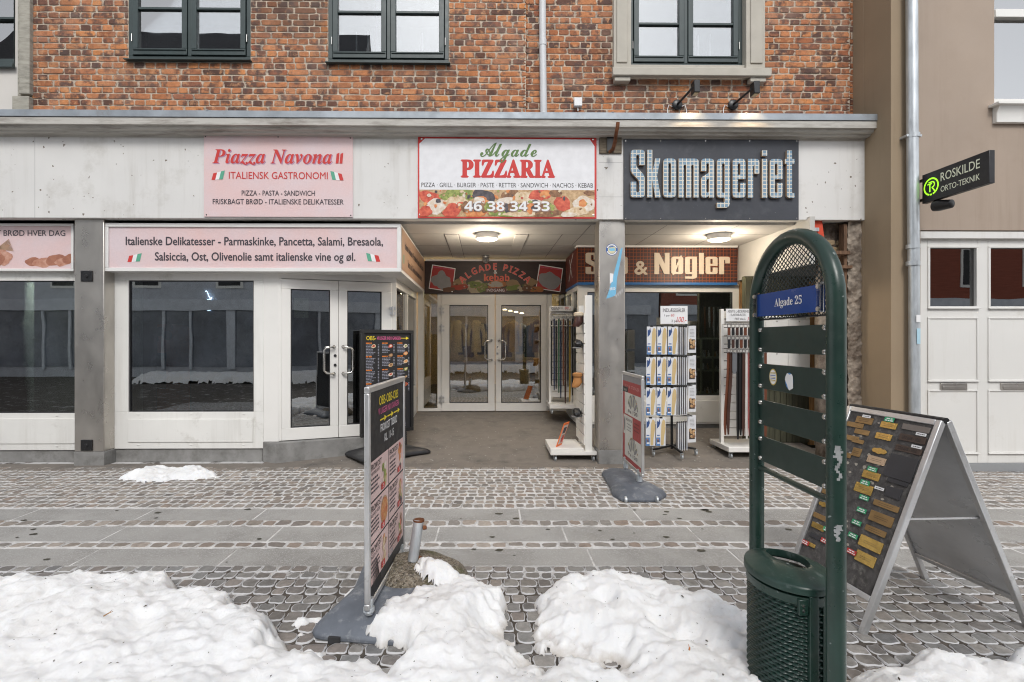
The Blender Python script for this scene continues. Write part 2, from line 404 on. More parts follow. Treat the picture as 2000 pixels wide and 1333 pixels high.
def build_stones(name, items, mapping, mat, parent=None, n=20, hgt=.0075, pw=5.5, jit=.13, origin=None, kind=None):
    """items: (a, b, half width, half height) in a plane; domed, uneven, one loose island each"""
    it = np.array(items, float); N = len(it)
    ang = np.arange(n) * 2 * math.pi / n + math.pi / n
    ca, sa = np.cos(ang), np.sin(ang); q = (np.abs(ca) ** pw + np.abs(sa) ** pw) ** (-1 / pw)
    ux, uy = ca * q, sa * q
    wob = 1 + jit * (.42 * np.sin(2 * ang[None, :] + rng.uniform(0, 6.28, (N, 1))) + .38 * np.sin(3 * ang[None, :] + rng.uniform(0, 6.28, (N, 1))) + .3 * np.sin(5 * ang[None, :] + rng.uniform(0, 6.28, (N, 1)))) + rng.normal(0, jit * .10, (N, n)) - jit * .12; wob = np.clip(wob, .75, 1.12)
    tx, ty = rng.normal(0, .16, N), rng.normal(0, .16, N); hh = hgt * (1 + rng.normal(0, .22, N))
    rings = []
    for rr, hz, rim in ((.0, 1.0, 0), (.6, .98, 0.), (.84, .95, .42), (1.0, .70, 1.), (1.02, -1.4, .0)):
        k = 1 if rr == 0 else n
        X_ = rr * (ux[None, :] * wob if k == n else np.zeros((N, 1))); Y_ = rr * (uy[None, :] * wob if k == n else np.zeros((N, 1)))
        H_ = hh[:, None] * (hz + (tx[:, None] * X_ + ty[:, None] * Y_) * (hz > 0) + (rng.normal(0, .09, (N, k)) if hz > .5 else 0))
        rings.append((it[:, 0:1] + X_ * it[:, 2:3], it[:, 1:2] + Y_ * it[:, 3:4], H_, np.full((N, k), rim)))
    A, B, H, RM = (np.concatenate([r_[i] for r_ in rings], 1) for i in range(4))
    per = A.shape[1]; P = mapping(A.ravel(), B.ravel(), H.ravel())
    loc = [[0, 1 + k, 1 + (k + 1) % n] for k in range(n)]
    for j in range(3):
        s0, s1 = 1 + j * n, 1 + (j + 1) * n
        loc += [[s0 + k, s1 + k, s1 + (k + 1) % n, s0 + (k + 1) % n] for k in range(n)]
    faces = [[v + i * per for v in f] for i in range(N) for f in loc]
    me = bpy.data.meshes.new(name)
    o0 = Vector(ORG[root_of(parent).name]) if parent is not None else Vector(origin or (0, 0, 0))
    me.from_pydata((P - np.array(o0)).tolist(), [], faces); me.materials.append(mat)
    at = me.attributes.new('rim', 'FLOAT', 'POINT'); at.data.foreach_set('value', RM.ravel().astype(np.float32))
    me.polygons.foreach_set('use_smooth', [True] * len(me.polygons)); me.validate(); me.update()
    ob = bpy.data.objects.new(name, me); COL.objects.link(ob)
    if parent is not None: ob.parent = parent
    else: ob.location = o0; ORG[ob.name] = tuple(o0)
    if kind: ob['kind'] = kind
    return ob
def lay(x0, x1, y0, y1, w, h, gap, jx=.24, ali=True):
    out = []; y = y0; r = 0
    while y < y1 - h * .5:
        hr = h * random.uniform(.88, 1.12); x = x0 + (random.uniform(-.02, .02) if ali else random.uniform(0, w))
        nb = int((x1 - x) / w); eds = [x + i * w + random.uniform(-1, 1) * w * jx * .6 + .012 * math.sin(r * .7 + i * .05) for i in range(nb + 1)]
        for e0, e1 in zip(eds[:-1], eds[1:]):
            out.append(((e0 + e1) / 2, y + hr / 2 + random.uniform(-.006, .006), (e1 - e0) / 2 - gap / 2 * random.uniform(.8, 1.3), hr / 2 - gap / 2 * random.uniform(.7, 1.3)))
        y += hr; r += 1
    return out
up_map = lambda a, b, h: np.stack([a, b, h], 1)
ST = [(0, (.19, .175, .16)), (.18, (.28, .265, .245)), (.4, (.225, .225, .22)), (.55, (.30, .285, .265)), (.7, (.17, .17, .17)), (.85, (.25, .215, .19)), (1, (.34, .325, .305))]
M_stone_near = stone_material('cobble_near', ST, (.58, .58, .59), .27, blotch=(((.11, .10, .09), .50, .66, .9, .65),), rough=.5)
M_stone_far = stone_material('cobble_far', [(p, (c[0] * 1.12, c[1] * 1.04, c[2] * .97)) for p, c in ST], (.58, .57, .56), .235, blotch=(((.15, .13, .115), .52, .68, .7, .5),))
Y1, Y2, Y3, Y4, Y5, Y6 = YG(995), YG(1018.5), YG(1030), YG(1059.5), YG(1072.5), YG(1107.5)
YE = YG(915)
build_stones('cobble_paving', lay(-7, 7.2, .3, Y6 - .01, .100, .098, .010, ali=True), up_map, M_stone_near, kind='structure')
build_stones('cobble_pavement', lay(-8.5, 8.5, Y1 + .02, YE - .01, .094, .10, .011, ali=True), up_map, M_stone_far, kind='structure')
for a, b in ((Y3, Y2), (Y5, Y4)):
    build_stones('cobble_row', lay(-8, 8, a + .008, b - .004, .125, b - a - .016, .012, .2), up_map, M_stone_far, kind='structure', hgt=.008)
M_slab = pbr('granite_slab', (.33, .322, .305), .8, var=.10, scale=1.5, dirt=((.22, .21, .195), .43, 1.1), bmp=.3, bscale=160, specks=((.40, .395, .385), .42, 140))
M_spot = pbr('oil_spot', (.06, .055, .04), .7)
sl = MB()
for k, (a, b) in enumerate(((Y2, Y1), (Y4, Y3), (Y6, Y5))):
    x = -9 + [.0, .55, .25][k]
    x -= .0
    while x < 9:
        w = random.choice((.98, 1.0, 1.02, 1.25)); sl.box(x + .006, x + w - .006, a + .008, b - .006, -.05, .004 + random.uniform(-.0015, .0015)); x += w
sp = []
sl.build('granite_slab_path', M_slab, bevel=.003)['kind'] = 'structure'
sj = MB()      # salt-white joint mortar of the slab path
sj.poly([(-9, Y6, .002), (9, Y6, .002), (9, YE, .002), (-9, YE, .002)])
sj.build('path_bed', pbr('salted_joint', (.60, .59, .58), .9, var=.15, scale=12, dirt=((.13, .115, .10), .40, 4)), smooth=False)['kind'] = 'structure'
st = MB()
for k in range(46):
    yy = random.choice([random.uniform(Y2, Y1), random.uniform(Y4, Y3), random.uniform(Y6, Y5)]); xx = random.uniform(-5, 5)
    q = random.uniform(.006, .03); n_ = 9
    st.poly([(xx + q * 1.2 * math.cos(t) * random.uniform(.7, 1.2), yy + q * math.sin(t) * random.uniform(.6, 1.1), .0068) for t in [2 * math.pi * i / n_ for i in range(n_)]])
st.build('pavement_stain', M_spot, smooth=False)['kind'] = 'structure'
# concrete apron and the ramp into the arcade (front coordinates, turned with the house)
ZR = .25
M_floor = pbr('worn_concrete_floor', (.20, .175, .15), .85, var=.16, scale=2.5, dirt=((.10, .09, .08), .42, 2.5), bmp=.25, bscale=120, specks=((.36, .35, .33), .29, 26))
fl = MB()
fl.box(-9, 9, 5.93, 6.22, -.1, .006)
fl.poly([(-2.75, 6.22, .006), (4.3, 6.22, .006), (4.3, 9.02, ZR), (-2.75, 9.02, ZR)])
fl.poly([(-9, 6.22, .0), (-2.75, 6.22, .0), (-2.75, 7, .0), (-9, 7, .0)])
o = fl.build('entrance_floor', M_floor, smooth=False); o['kind'] = 'structure'; tofront(o)

# ================================================================== snow
M_snow, nt, p = nodes_of('snow'); MATS['snow'] = M_snow
co = coords(nt); n1 = noise_n(nt, co, 3, 8, .6); n2 = noise_n(nt, co, 70, 6, .7); n3 = noise_n(nt, co, 260, 2)
at = nt.nodes.new('ShaderNodeAttribute'); at.attribute_name = 'thin'
dirt = ramp(nt, math_n(nt, 'ADD', math_n(nt, 'MULTIPLY', at.outputs['Fac'], .52), math_n(nt, 'MULTIPLY', noise_n(nt, co, 7, 8, .7), .6)), [(.50, 0), (.80, .8)])
col = mixc(nt, dirt, ramp(nt, n1, [(.3, (.82, .825, .83)), (.7, (.86, .86, .86))]), (.46, .41, .35))
col = mixc(nt, ramp(nt, noise_n(nt, co, 2.6, 8, .75), [(.50, 0), (.74, .36)]), col, (.56, .52, .47))
col = mixc(nt, ramp(nt, noise_n(nt, co, 95, 1), [(.77, 0), (.80, .85)]), col, (.08, .065, .05))
nt.links.new(col, p.inputs['Base Color']); p.inputs['Roughness'].default_value = .75; p.inputs['Specular IOR Level'].default_value = .25
p.inputs['Subsurface Weight'].default_value = .5; p.inputs['Subsurface Radius'].default_value = (.03, .033, .038); p.inputs['Subsurface Scale'].default_value = 1
bump(nt, p, math_n(nt, 'ADD', math_n(nt, 'MULTIPLY', n2, 1.0), math_n(nt, 'MULTIPLY', n3, .4)), .5, .012)
def pdist(P, poly):
    """signed distance (inside positive) of points to a polygon"""
    q = np.array(poly, float); d = np.full(len(P), 1e9); ins = np.zeros(len(P), bool)
    for i in range(len(q)):
        a, b = q[i], q[(i + 1) % len(q)]; e = b - a
        t = np.clip(((P - a) @ e) / (e @ e), 0, 1)
        d = np.minimum(d, np.linalg.norm(P - a - t[:, None] * e, axis=1))
        c = ((a[1] > P[:, 1]) != (b[1] > P[:, 1])) & (P[:, 0] < (b[0] - a[0]) * (P[:, 1] - a[1]) / ((b[1] - a[1]) or 1e-9) + a[0])
        ins ^= c
    return np.where(ins, d, -d)
_perm = rng.permutation(512)
def vnoise(x, y, seed=0):
    xi, yi = np.floor(x).astype(int), np.floor(y).astype(int); fx, fy = x - xi, y - yi
    fx, fy = fx * fx * (3 - 2 * fx), fy * fy * (3 - 2 * fy)
    h = lambda i, j: _perm[(_perm[(i + seed * 37) % 512] + j) % 512] / 511.
    return (h(xi, yi) * (1 - fx) + h(xi + 1, yi) * fx) * (1 - fy) + (h(xi, yi + 1) * (1 - fx) + h(xi + 1, yi + 1) * fx) * fy
def fbm(x, y, f, o=5, g=.5, seed=0):
    s, a, t = 0, 1, 0
    for i in range(o): s = s + a * vnoise(x * f, y * f, seed + i); t += a; a *= g; f *= 2.03
    return s / t
def snow_field(name, polys, x0, x1, y0, y1, res, bumps=(), holes=(), seed=0, edge=.05, thin=.9, base=None):
    nx, ny = int((x1 - x0) / res), int((y1 - y0) / res)
    gx, gy = np.meshgrid(np.linspace(x0, x1, nx), np.linspace(y0, y1, ny)); gx, gy = gx.ravel(), gy.ravel()
    wx = gx + (fbm(gx, gy, 5, 4, .55, seed) - .5) * .22 + (fbm(gx, gy, 21, 3, .6, seed + 17) - .5) * .09; wy = gy + (fbm(gx, gy, 5, 4, .55, seed + 9) - .5) * .22
    P = np.stack([wx, wy], 1); h = np.full(len(P), -.2)
    for poly, H, ramp_ in polys:
        d = pdist(P, poly); t = np.clip(d / ramp_, 0, 1)
        hh = np.where(d > 0, H * (1 - (1 - t) ** 2.2), d * .8)
        k = .025; m_ = np.maximum(h, hh); h = np.where((h > -.1) & (hh > -.1), m_ + np.maximum(k - np.abs(h - hh), 0) ** 2 / (4 * k), m_)
    for bx, by, br, bh in bumps: h = h + np.where(h > -.02, bh * np.exp(-((gx - bx) ** 2 + (gy - by) ** 2) / br ** 2), 0)
    for poly in holes:
        d = pdist(P, poly); h = np.minimum(h, -d * .8 + .012 + (fbm(gx, gy, 22, 3, .5, seed + 3) - .5) * .04)
    hs_ = np.clip(h, 0, .12) / .12
    h = h + hs_ ** .6 * ((fbm(gx, gy, 4.5, 5, .52, seed + 20) - .5) * .12 + (np.abs(fbm(gx, gy, 11, 5, .62, seed + 31) - .5)) * -.06 + .010 + (fbm(gx, gy, 45, 2, .5, seed + 41) - .5) * .016) + (fbm(gx, gy, 30, 3, .5, seed + 5) - .5) * .02
    keep = h > -.004
    idx = np.arange(nx * ny).reshape(ny, nx); q = np.stack([idx[:-1, :-1], idx[:-1, 1:], idx[1:, 1:], idx[1:, :-1]], -1).reshape(-1, 4)
    q = q[keep[q].sum(1) >= 3]; use = np.unique(q); mp = np.full(nx * ny, -1); mp[use] = np.arange(len(use))
    z = np.where(h > 0, h, h * 2) + .004 + (base(gx, gy) if base else 0)
    me = bpy.data.meshes.new(name); me.from_pydata(np.stack([gx, gy, z], 1)[use].tolist(), [], mp[q].tolist()); me.materials.append(M_snow)
    a = me.attributes.new('thin', 'FLOAT', 'POINT'); a.data.foreach_set('value', (thin * np.clip(1 - h[use] / .07, 0, 1)).astype(np.float32))
    me.polygons.foreach_set('use_smooth', [True] * len(me.polygons)); me.update()
    o = bpy.data.objects.new(name, me); COL.objects.link(o); ORG[o.name] = (0, 0, 0); o['kind'] = 'stuff'; return o
left = [(-5, 3.2), (-2.95, 3.08), (-2.3, 3.06), (-2.0, 3.08), (-1.5, 2.92), (-1.1, 2.7), (-.97, 2.5), (-.98, 2.38), (-.80, 2.33), (-.55, 2.31), (-.4, 2.24), (0, 2.2), (0, .4), (-5, .4)]
mid = [(-.66, 2.56), (-.62, 2.74), (-.46, 2.82), (-.38, 3.0), (-.13, 3.04), (.03, 2.92), (.10, 2.68), (.13, 2.45), (.2, 2.34), (.3, 1.2), (-.5, 1.2), (-.42, 2.28), (-.40, 2.44), (-.55, 2.46)]
right = [(.22, 2.5), (.24, 2.85), (.45, 3.05), (.75, 3.08), (1.05, 3.0), (1.3, 2.78), (1.42, 2.5), (1.40, 2.2), (1.33, .4), (-.3, .4), (-.1, 2.2), (.2, 2.26)]
rb = [(1.42, .4), (1.5, 2.1), (1.62, 2.27), (1.95, 2.36), (2.25, 2.30), (2.6, 2.42), (3.2, 2.5), (5, 2.5), (5, .4)]
holes = [[(.14, 2.33), (.29, 2.34), (.31, 2.43), (.17, 2.44)], [(.30, 2.32), (.42, 2.31), (.48, 2.36), (.43, 2.43), (.32, 2.43)],
         [(.46, 2.31), (.56, 2.25), (.62, 2.31), (.54, 2.40), (.47, 2.40)], [(.09, 2.48), (.25, 2.46), (.27, 2.62), (.11, 2.66)]]
snow_field('snow', [(left, .105, .13), (mid, .10, .10), (right, .105, .12), (rb, .08, .12)], -4.6, 4.6, .4, 3.35, .0135,
           bumps=[(-2.15, 2.75, .35, .045), (-2.9, 2.6, .3, .03), (-1.3, 2.4, .25, .05), (-.12, 2.66, .18, .06), (-.3, 2.5, .2, .03), (.62, 2.8, .22, .025), (.95, 2.7, .22, .03), (.84, 2.56, .055, -.08), (.62, 2.72, .06, -.06), (-1.75, 2.55, .06, -.05), (-2.5, 2.45, .07, -.05), (.95, 2.42, .06, -.05),
                  (1.2, 2.55, .2, .03), (2.0, 2.15, .2, .04), (2.5, 2.2, .2, .05)], holes=holes, seed=3)
snow_field('snow_patch', [([(X(225, 5.5), 5.42), (X(330, 5.45), 5.40), (X(400, 5.5), 5.5), (X(440, 5.6), 5.6), (X(400, 5.8), 5.88), (X(290, 5.8), 5.82)], .075, .2)], -4.6, -2.6, 5.2, 6.0, .013, seed=11, thin=.3)
snow_field('snow_crumbs', [([(-1.02, 2.68), (-.9, 2.66), (-.86, 2.75), (-.98, 2.78)], .05, .1), ([(-1.0, 2.60), (-.92, 2.58), (-.9, 2.62)], .03, .1), ([(-.86, 2.9), (-.78, 2.85), (-.77, 3.0), (-.83, 3.05)], .05, .1),
                           ([(-.95, 2.40), (-.8, 2.40), (-.78, 2.46), (-.9, 2.47)], .04, .1)], -1.2, -.6, 2.3, 3.2, .012, seed=21, thin=.5)
# the snow bank along the other side of the street (mirrored in the shop windows)
snow_field('snow_bank', [([(-12, -4.9), (-5, -4.7), (0, -5.0), (5, -4.7), (14, -4.9), (14, -6.4), (-12, -6.2)], .35, .5)], -12, 14, -6.6, -4.4, .06, seed=40, thin=.5)

# ================================================================== debris on the snow
_sv = [v.co.copy() for v in bpy.data.objects['snow'].data.vertices if v.co.z > .03 and v.co.y > 1.9]
gr = MB()
for k in range(190):
    c = random.choice(_sv) + Vector((0, 0, .003)); q = random.choice((.0015, .002, .003, .003, .005)); a0 = random.uniform(0, 6.28); L = random.uniform(1, 3.5)
    gr.add([c + Vector((q * L * math.cos(a0), q * L * math.sin(a0), 0)), c + Vector((-q * math.sin(a0), q * math.cos(a0), .001)), c - Vector((q * L * math.cos(a0), q * L * math.sin(a0), 0)), c + Vector((q * math.sin(a0), -q * math.cos(a0), .001)), c + Vector((0, 0, q))], [(0, 1, 4), (1, 2, 4), (2, 3, 4), (3, 0, 4)])
tag(gr.build('snow_grit', pbr('grit', (.06, .045, .03), .9, var=.5, scale=30), smooth=False), kind='stuff')
tw = MB(); tw.tube([(X(566, 2.36), 2.36, .245), (X(570, 2.36) - .02, 2.36, .25)], .004, 6)
# ================================================================== the brick house
house = thing('brick_house', 'old orange brick house over a white shop front with two arcade openings', 'building', (0, 6.14, 0), fac=True)
DB = 6.27                                  # brick face
M_mortar = pbr('mortar', (.52, .44, .35), .95, var=.2, scale=9, dirt=((.16, .145, .13), .38, 6), bmp=.4, bscale=90)
BR = [(0, (0.098, 0.054, 0.041)), (.12, (0.149, 0.069, 0.046)), (.15, (0.333, 0.127, 0.057)), (.32, (0.448, 0.178, 0.078)), (.5, (0.529, 0.218, 0.094)), (.64, (0.391, 0.155, 0.075)),
      (.72, (0.196, 0.081, 0.052)), (.78, (0.517, 0.218, 0.098)), (.9, (0.575, 0.230, 0.081)), (1, (0.276, 0.092, 0.052))]
M_brick = stone_material('old_brick', BR, (.46, .37, .29), .185, dirt=(.20, .11, .075), blotch=(((.075, .042, .036), .49, .62, 8, .85), ((.55, .28, .14), .55, .66, 12, .75), ((.36, .22, .16), .52, .72, 2.2, .6), ((.07, .05, .042), .50, .66, .9, .65)))
zB0, zB1 = 3.94, 7.4
w1 = (FX(255, DB), FX(492, DB), FZ(121, DB, 370)); w2 = (FX(643, DB), FX(877, DB), FZ(127, DB, 760)); w3 = (FX(1197, DB), FX(1491, DB), FZ(150, DB, 1340))
WT = 6.35
xL, xR = FX(66, DB), FX(1685, DB)
openings = [(w1[0], w1[1], w1[2], WT), (w2[0], w2[1], w2[2], WT), (w3[0], w3[1], w3[2], WT)]
def wall_grid(mb, x0, x1, z0, z1, ops, y0, y1):
    xs = sorted({x0, x1, *[v for o_ in ops for v in o_[:2]]}); zs = sorted({z0, z1, *[v for o_ in ops for v in o_[2:]]})
    for a, b in zip(xs[:-1], xs[1:]):
        run = None
        for c, d in zip(zs[:-1], zs[1:]):
            hole = any(o_[0] < (a + b) / 2 < o_[1] and o_[2] < (c + d) / 2 < o_[3] for o_ in ops)
            if not hole:
                if run and abs(run[1] - c) < 1e-9: run[1] = d
                else:
                    if run: mb.box(a, b, y0, y1, *run)
                    run = [c, d]
            elif run: mb.box(a, b, y0, y1, *run); run = None
        if run: mb.box(a, b, y0, y1, *run)
wb = MB(); xr_ = FX(1027, DB); xr2 = FX(1660, DB); wall_grid(wb, xL, xr_, zB0, zB1, openings[:2], DB - .03, DB + .3); wall_grid(wb, xr_, xr2, zB0, zB1, openings[2:], DB, DB + .3); wall_grid(wb, xr2, xR, zB0, zB1, [], DB + .02, DB + .3); wall = wb.build('wall', M_mortar, house, smooth=False)
def brick_rows(x0, x1, z0, z1, ops, L=.258, H=.0752, g=.0105):
    out = []; z = z0; r = 0
    while z < z1:
        iv = [(x0, x1)]
        for o_ in ops:
            if o_[2] < z + H * .6 < o_[3]:
                iv = [q for a, b in iv for q in ((a, min(b, o_[0])), (max(a, o_[1]), b)) if q[1] - q[0] > .02]
        w = L if r % 2 == 0 else L / 2
        for a, b in iv:
            x = a - ((L * .25) if r % 2 else (L / 2 if r % 4 else 0))
            while x < b:
                ww = w * random.uniform(.97, 1.03)
                if random.random() < .06: ww = L * .5 if w == L else L
                c, d = max(x, a), min(x + ww, b)
                if d - c > .03:
                    out.append(((c + d) / 2, z + H / 2 + random.uniform(-.002, .002), (d - c) / 2 - g / 2 * random.uniform(.7, 1.3), H / 2 - g / 2 * random.uniform(.7, 1.25)))
                x += ww
        z += H; r += 1
    return out
recess = (FX(1027, DB), FX(1700, DB))
front_map = lambda a, b, h: np.stack([a, np.where(a < recess[0], DB - .031, np.where(a < FX(1660, DB), DB - .001, DB + .019)) - h, b], 1)
br = build_stones('brickwork', brick_rows(xL + .01, xR - .01, zB0 + .01, zB1 - .05, openings), front_map, M_brick, house, n=20, hgt=.006, pw=12, jit=.06)
# windows of the upper floor
def casement(ops_px, mull, bars, bottoms, d0, name='window'):
    x0, x1, zb = ops_px
    f = MB(); t = .05; d = d0
    f.box(x0, x1, d, d + .1, zb, zb + t); f.box(x0, x0 + t, d, d + .1, zb + t, WT); f.box(x1 - t, x1, d, d + .1, zb + t, WT); f.box(x0 + t, x1 - t, d, d + .1, WT - t, WT)
    xm = (x0 + x1) / 2
    f.box(xm - .022, xm + .022, d - .004, d + .1, zb + t, WT - t)
    win = f.build(name, M_darkgreen, house, bevel=.004)
    for s_, (a, b) in enumerate(((x0 + t + .006, xm - .026), (xm + .026, x1 - t - .006))):
        c = MB(); tt = .062; e = d - .018
        c.box(a, b, e, e + .07, zb + t + .008, zb + t + .085); c.box(a, b, e, e + .07, WT - t - .07, WT - t - .006)
        c.box(a, a + tt, e, e + .07, zb + t + .085, WT - t - .07); c.box(b - tt, b, e, e + .07, zb + t + .085, WT - t - .07)
        for zb_ in (bars, bars + .62): c.box(a + tt, b - tt, e + .006, e + .06, zb_ - .014, zb_ + .014)
        c.box(a + .01, b - .01, e - .012, e, zb + t + .06, zb + t + .075)
        c.build('sash', M_darkgreen, win, bevel=.004)
        gp = MB(); gp.box(a + tt, b - tt, e + .034, e + .038, zb + t + .085, WT - t - .07); gp.build('pane', M_glass_up, win)
        hx = (a - .022 if s_ == 0 else b + .004)
        hg = MB(); hg.lathe([(.006, 0), (.006, .09)], (hx + .01, d - .012, zb + .22), 8); hg.build('hinge', M_chrome, win)
    return win, xm
bar1 = FZ(21, DB, 370); bar2 = FZ(28, DB, 760); bar3 = FZ(43, DB, 1340)
for (w, bar) in ((w1, bar1), (w2, bar2)):
    casement(w, None, bar, None, DB - .03)
    s_ = MB(); s_.prism([(w[0] - .02, DB + .08, w[2] + .004), (w[0] - .02, DB - .10, w[2] - .014), (w[0] - .02, DB - .10, w[2] - .026), (w[0] - .02, DB + .08, w[2] - .012)], (w[1] - w[0] + .04, 0, 0)); s_.build('windowsill', M_darkgreen, house, bevel=.002)
w3f = (FX(1229, DB + .05), FX(1450, DB + .05), FZ(132, DB + .05, 1340))
casement(w3f, None, bar3, None, DB + .05)
M_sand = pbr('painted_sandstone', (.46, .43, .37), .8, var=.08, scale=4, dirt=((.3, .29, .26), .3, 4), bmp=.15)
su = MB(); su.box(w3[0], w3f[0] + .0, DB - .045, DB + .2, w3[2], WT); su.box(w3f[1], w3[1], DB - .045, DB + .2, w3[2], WT)
su.box(w3[0] + .035, w3f[0] - .05, DB - .06, DB - .045, w3[2] + .14, WT); su.box(w3f[1] + .05, w3[1] - .035, DB - .06, DB - .045, w3[2] + .14, WT)
su.box(w3f[0], w3f[1], DB - .01, DB + .2, w3[2], w3f[2]); su.build('window_surround', M_sand, house, bevel=.006)
ss = MB(); za, zb_ = FZ(150, DB - .1, 1340), FZ(134, DB - .1, 1340)
ss.box(w3[0] - .03, w3[1] + .035, DB - .13, DB - .06, za, zb_); ss.build('stone_sill', M_sand, house, bevel=.008)
for a in (w3[0] + .0, w3[1] - .21):
    b = MB(); b.box(a, a + .19, DB - .10, DB - .02, za - .055, za - .002); b.build('sill_bracket', M_sand, house, bevel=.006)
# rooms behind the upper windows: pale blinds
rb_ = MB(); n_ = 12; rb_.add([(FX(735, DB + .2) + (.10 * (z > 5) + .06) * i / n_, DB + .2 + .02 * math.sin(i * 1.5), z) for z in (w2[2] + .08, 5.2, WT) for i in range(n_ + 1)], [(j * (n_ + 1) + i, j * (n_ + 1) + i + 1, (j + 1) * (n_ + 1) + i + 1, (j + 1) * (n_ + 1) + i) for j in range(2) for i in range(n_)]); rb_.build('curtain', M_shade, house)

# cornice and zinc flashing
M_fascia = pbr('painted_render', (.67, .66, .64), .7, var=.05, scale=1.4, streak=((.36, .33, .28), .45), dirt=((.47, .45, .41), .35, 1.6), bmp=.12, bscale=40, specks=((.16, .13, .10), .285, 17))
M_corn = pbr('weathered_cornice', (.50, .48, .44), .75, var=.08, scale=3, stretch=(.5, 3, 3), dirt=((.20, .175, .15), .42, 3), bmp=.2, bscale=40)
DF, DC = 6.09, 5.90
xc1 = FX(1718, DC); xf1 = FX(1697, DF); xl = -8.5
zf0 = FZ(428.5, DF, 958); zc_l = FZ(233, DC, 958); zc_b = FZ(247, DC, 958); zft = FZ(272, DF, 958)
cm = MB()
prof = [(DC, zc_l), (DC, zc_b), (DC + .03, zc_b + .004), (DC + .05, zc_b - .03), (DC + .09, zc_b - .035), (DC + .10, zc_b - .055), (DF - .02, zft + .02), (DF - .005, zft), (DF + .2, zft), (DF + .2, zc_l)]
cm.prism([(xl, a, b) for a, b in prof], (xc1 - xl, 0, 0)); cm.build('cornice', M_corn, house, bevel=.004, smooth=True)
fm = MB(); fm.box(xl, xf1, DF, DF + .12, zf0, zft + .04); fm.build('fascia', M_fascia, house, bevel=.006)
for px in (68,): pm = MB(); pm.box(FX(px, DF) - .0015, FX(px, DF) + .0015, DF - .0012, DF + .01, zf0, zft); pm.build('fascia_joint', M_tex_gray, house)
pm = MB(); pm.box(FX(1170, DF), FX(1216, DF), DF - .0012, DF + .01, FZ(318, DF, 1190) - .0015, FZ(318, DF, 1190) + .0015); pm.build('fascia_joint', M_tex_gray, house)
pm = MB(); pm.box(FX(1170, DF), FX(1216, DF), DF - .0012, DF + .01, FZ(385, DF, 1190) - .0015, FZ(385, DF, 1190) + .0015)
pm.build('fascia_joint', M_tex_gray, house)
zf = MB(); zt = FZ(219, DC - .01, 958)
zf.prism([(xl, DC - .012, zc_l + .003), (xl, DC - .012, zt), (xl, DB + .01, zt + .14), (xl, DB + .01, zt + .10), (xl, DC + .02, zc_l + .003)], (xc1 + .01 - xl, 0, 0))
x = xl + .6
while x < xc1: zf.prism([(x, DC - .016, zt - .002), (x, DC - .016, zt + .006), (x, DB - .02, zt + .14), (x, DB - .02, zt + .132)], (.018, 0, 0)); x += 1.55
zf.build('flashing', M_zinc, house, bevel=.002)
# soffit of the fascia and the arcade ceiling with its joints
ZC = 2.925
M_ceil = pbr('ceiling_board', (.50, .485, .46), .8, var=.06, scale=1.5, dirt=((.40, .385, .36), .35, 1.2), bmp=.1)
so = MB(); so.box(xl, xf1 - .02, DF + .12, 6.33, zf0 + .02, zf0 + .06)
so.box(-1.6, 4.3, 6.33, 9.1, ZC, ZC + .1); so.build('arcade_ceiling', M_ceil, house, smooth=False)
cj = MB()
for y in (6.9, 7.75): cj.box(-1.1, 4.0, y - .003, y + .003, ZC - .0012, ZC + .01)
for x, a, b in ((-.62, 6.9, 8.9), (-.42, 6.9, 8.9), (.35, 6.9, 8.9), (.52, 6.9, 8.9), (1.25, 6.35, 7.75), (2.2, 6.35, 7.75), (3.1, 6.35, 7.75), (.98, 6.9, 8.9)): cj.box(x - .003, x + .003, a, b, ZC - .0012, ZC + .01)
for x, a, b in ((-.52, 6.9, 8.9), (.43, 6.9, 8.9)): cs_ = MB(); cs_.box(x - .085, x + .085, a, b, ZC - .0105, ZC + .0); cs_.build('ceiling_strip', M_ceil, house)
cj.build('ceiling_joint', M_tex_dark, house)
# steel clad pillars
def pillar(x0, x1, d0, d1, pl):
    m = MB(); m.box(x0, x1, d0, d1, .17, zf0 + .02); o = m.build('pillar', M_steel, house, bevel=.008)
    s_ = MB(); s_.box(x0 - .004, x1 + .004, d0 - .004, d1, .0, .17); s_.build('plinth', M_conc, o, bevel=.006); return o
p1 = pillar(FX(145, DP), FX(203, DP), DP, 6.4, 0); p2 = pillar(FX(1170, DP), FX(1221, DP), DP, 6.4, 0)
for py in (540, 870):
    b = MB(); x, z = FX(170, DP), FZ(py, DP, 170); b.box(x - .068, x + .068, DP - .012, DP, z - .065, z + .065)
    for sx in (-1, 1):
        for sz in (-1, 1): b.lathe([(.008, 0), (.006, .006)], (x + sx * .052, DP - .012, z + sz * .05), 8, axis=(0, -1, 0))
    b.lathe([(.022, 0), (.02, .008)], (x, DP - .012, z), 12, axis=(0, -1, 0)); b.build('cover_plate', M_blackm, p1, bevel=.003)

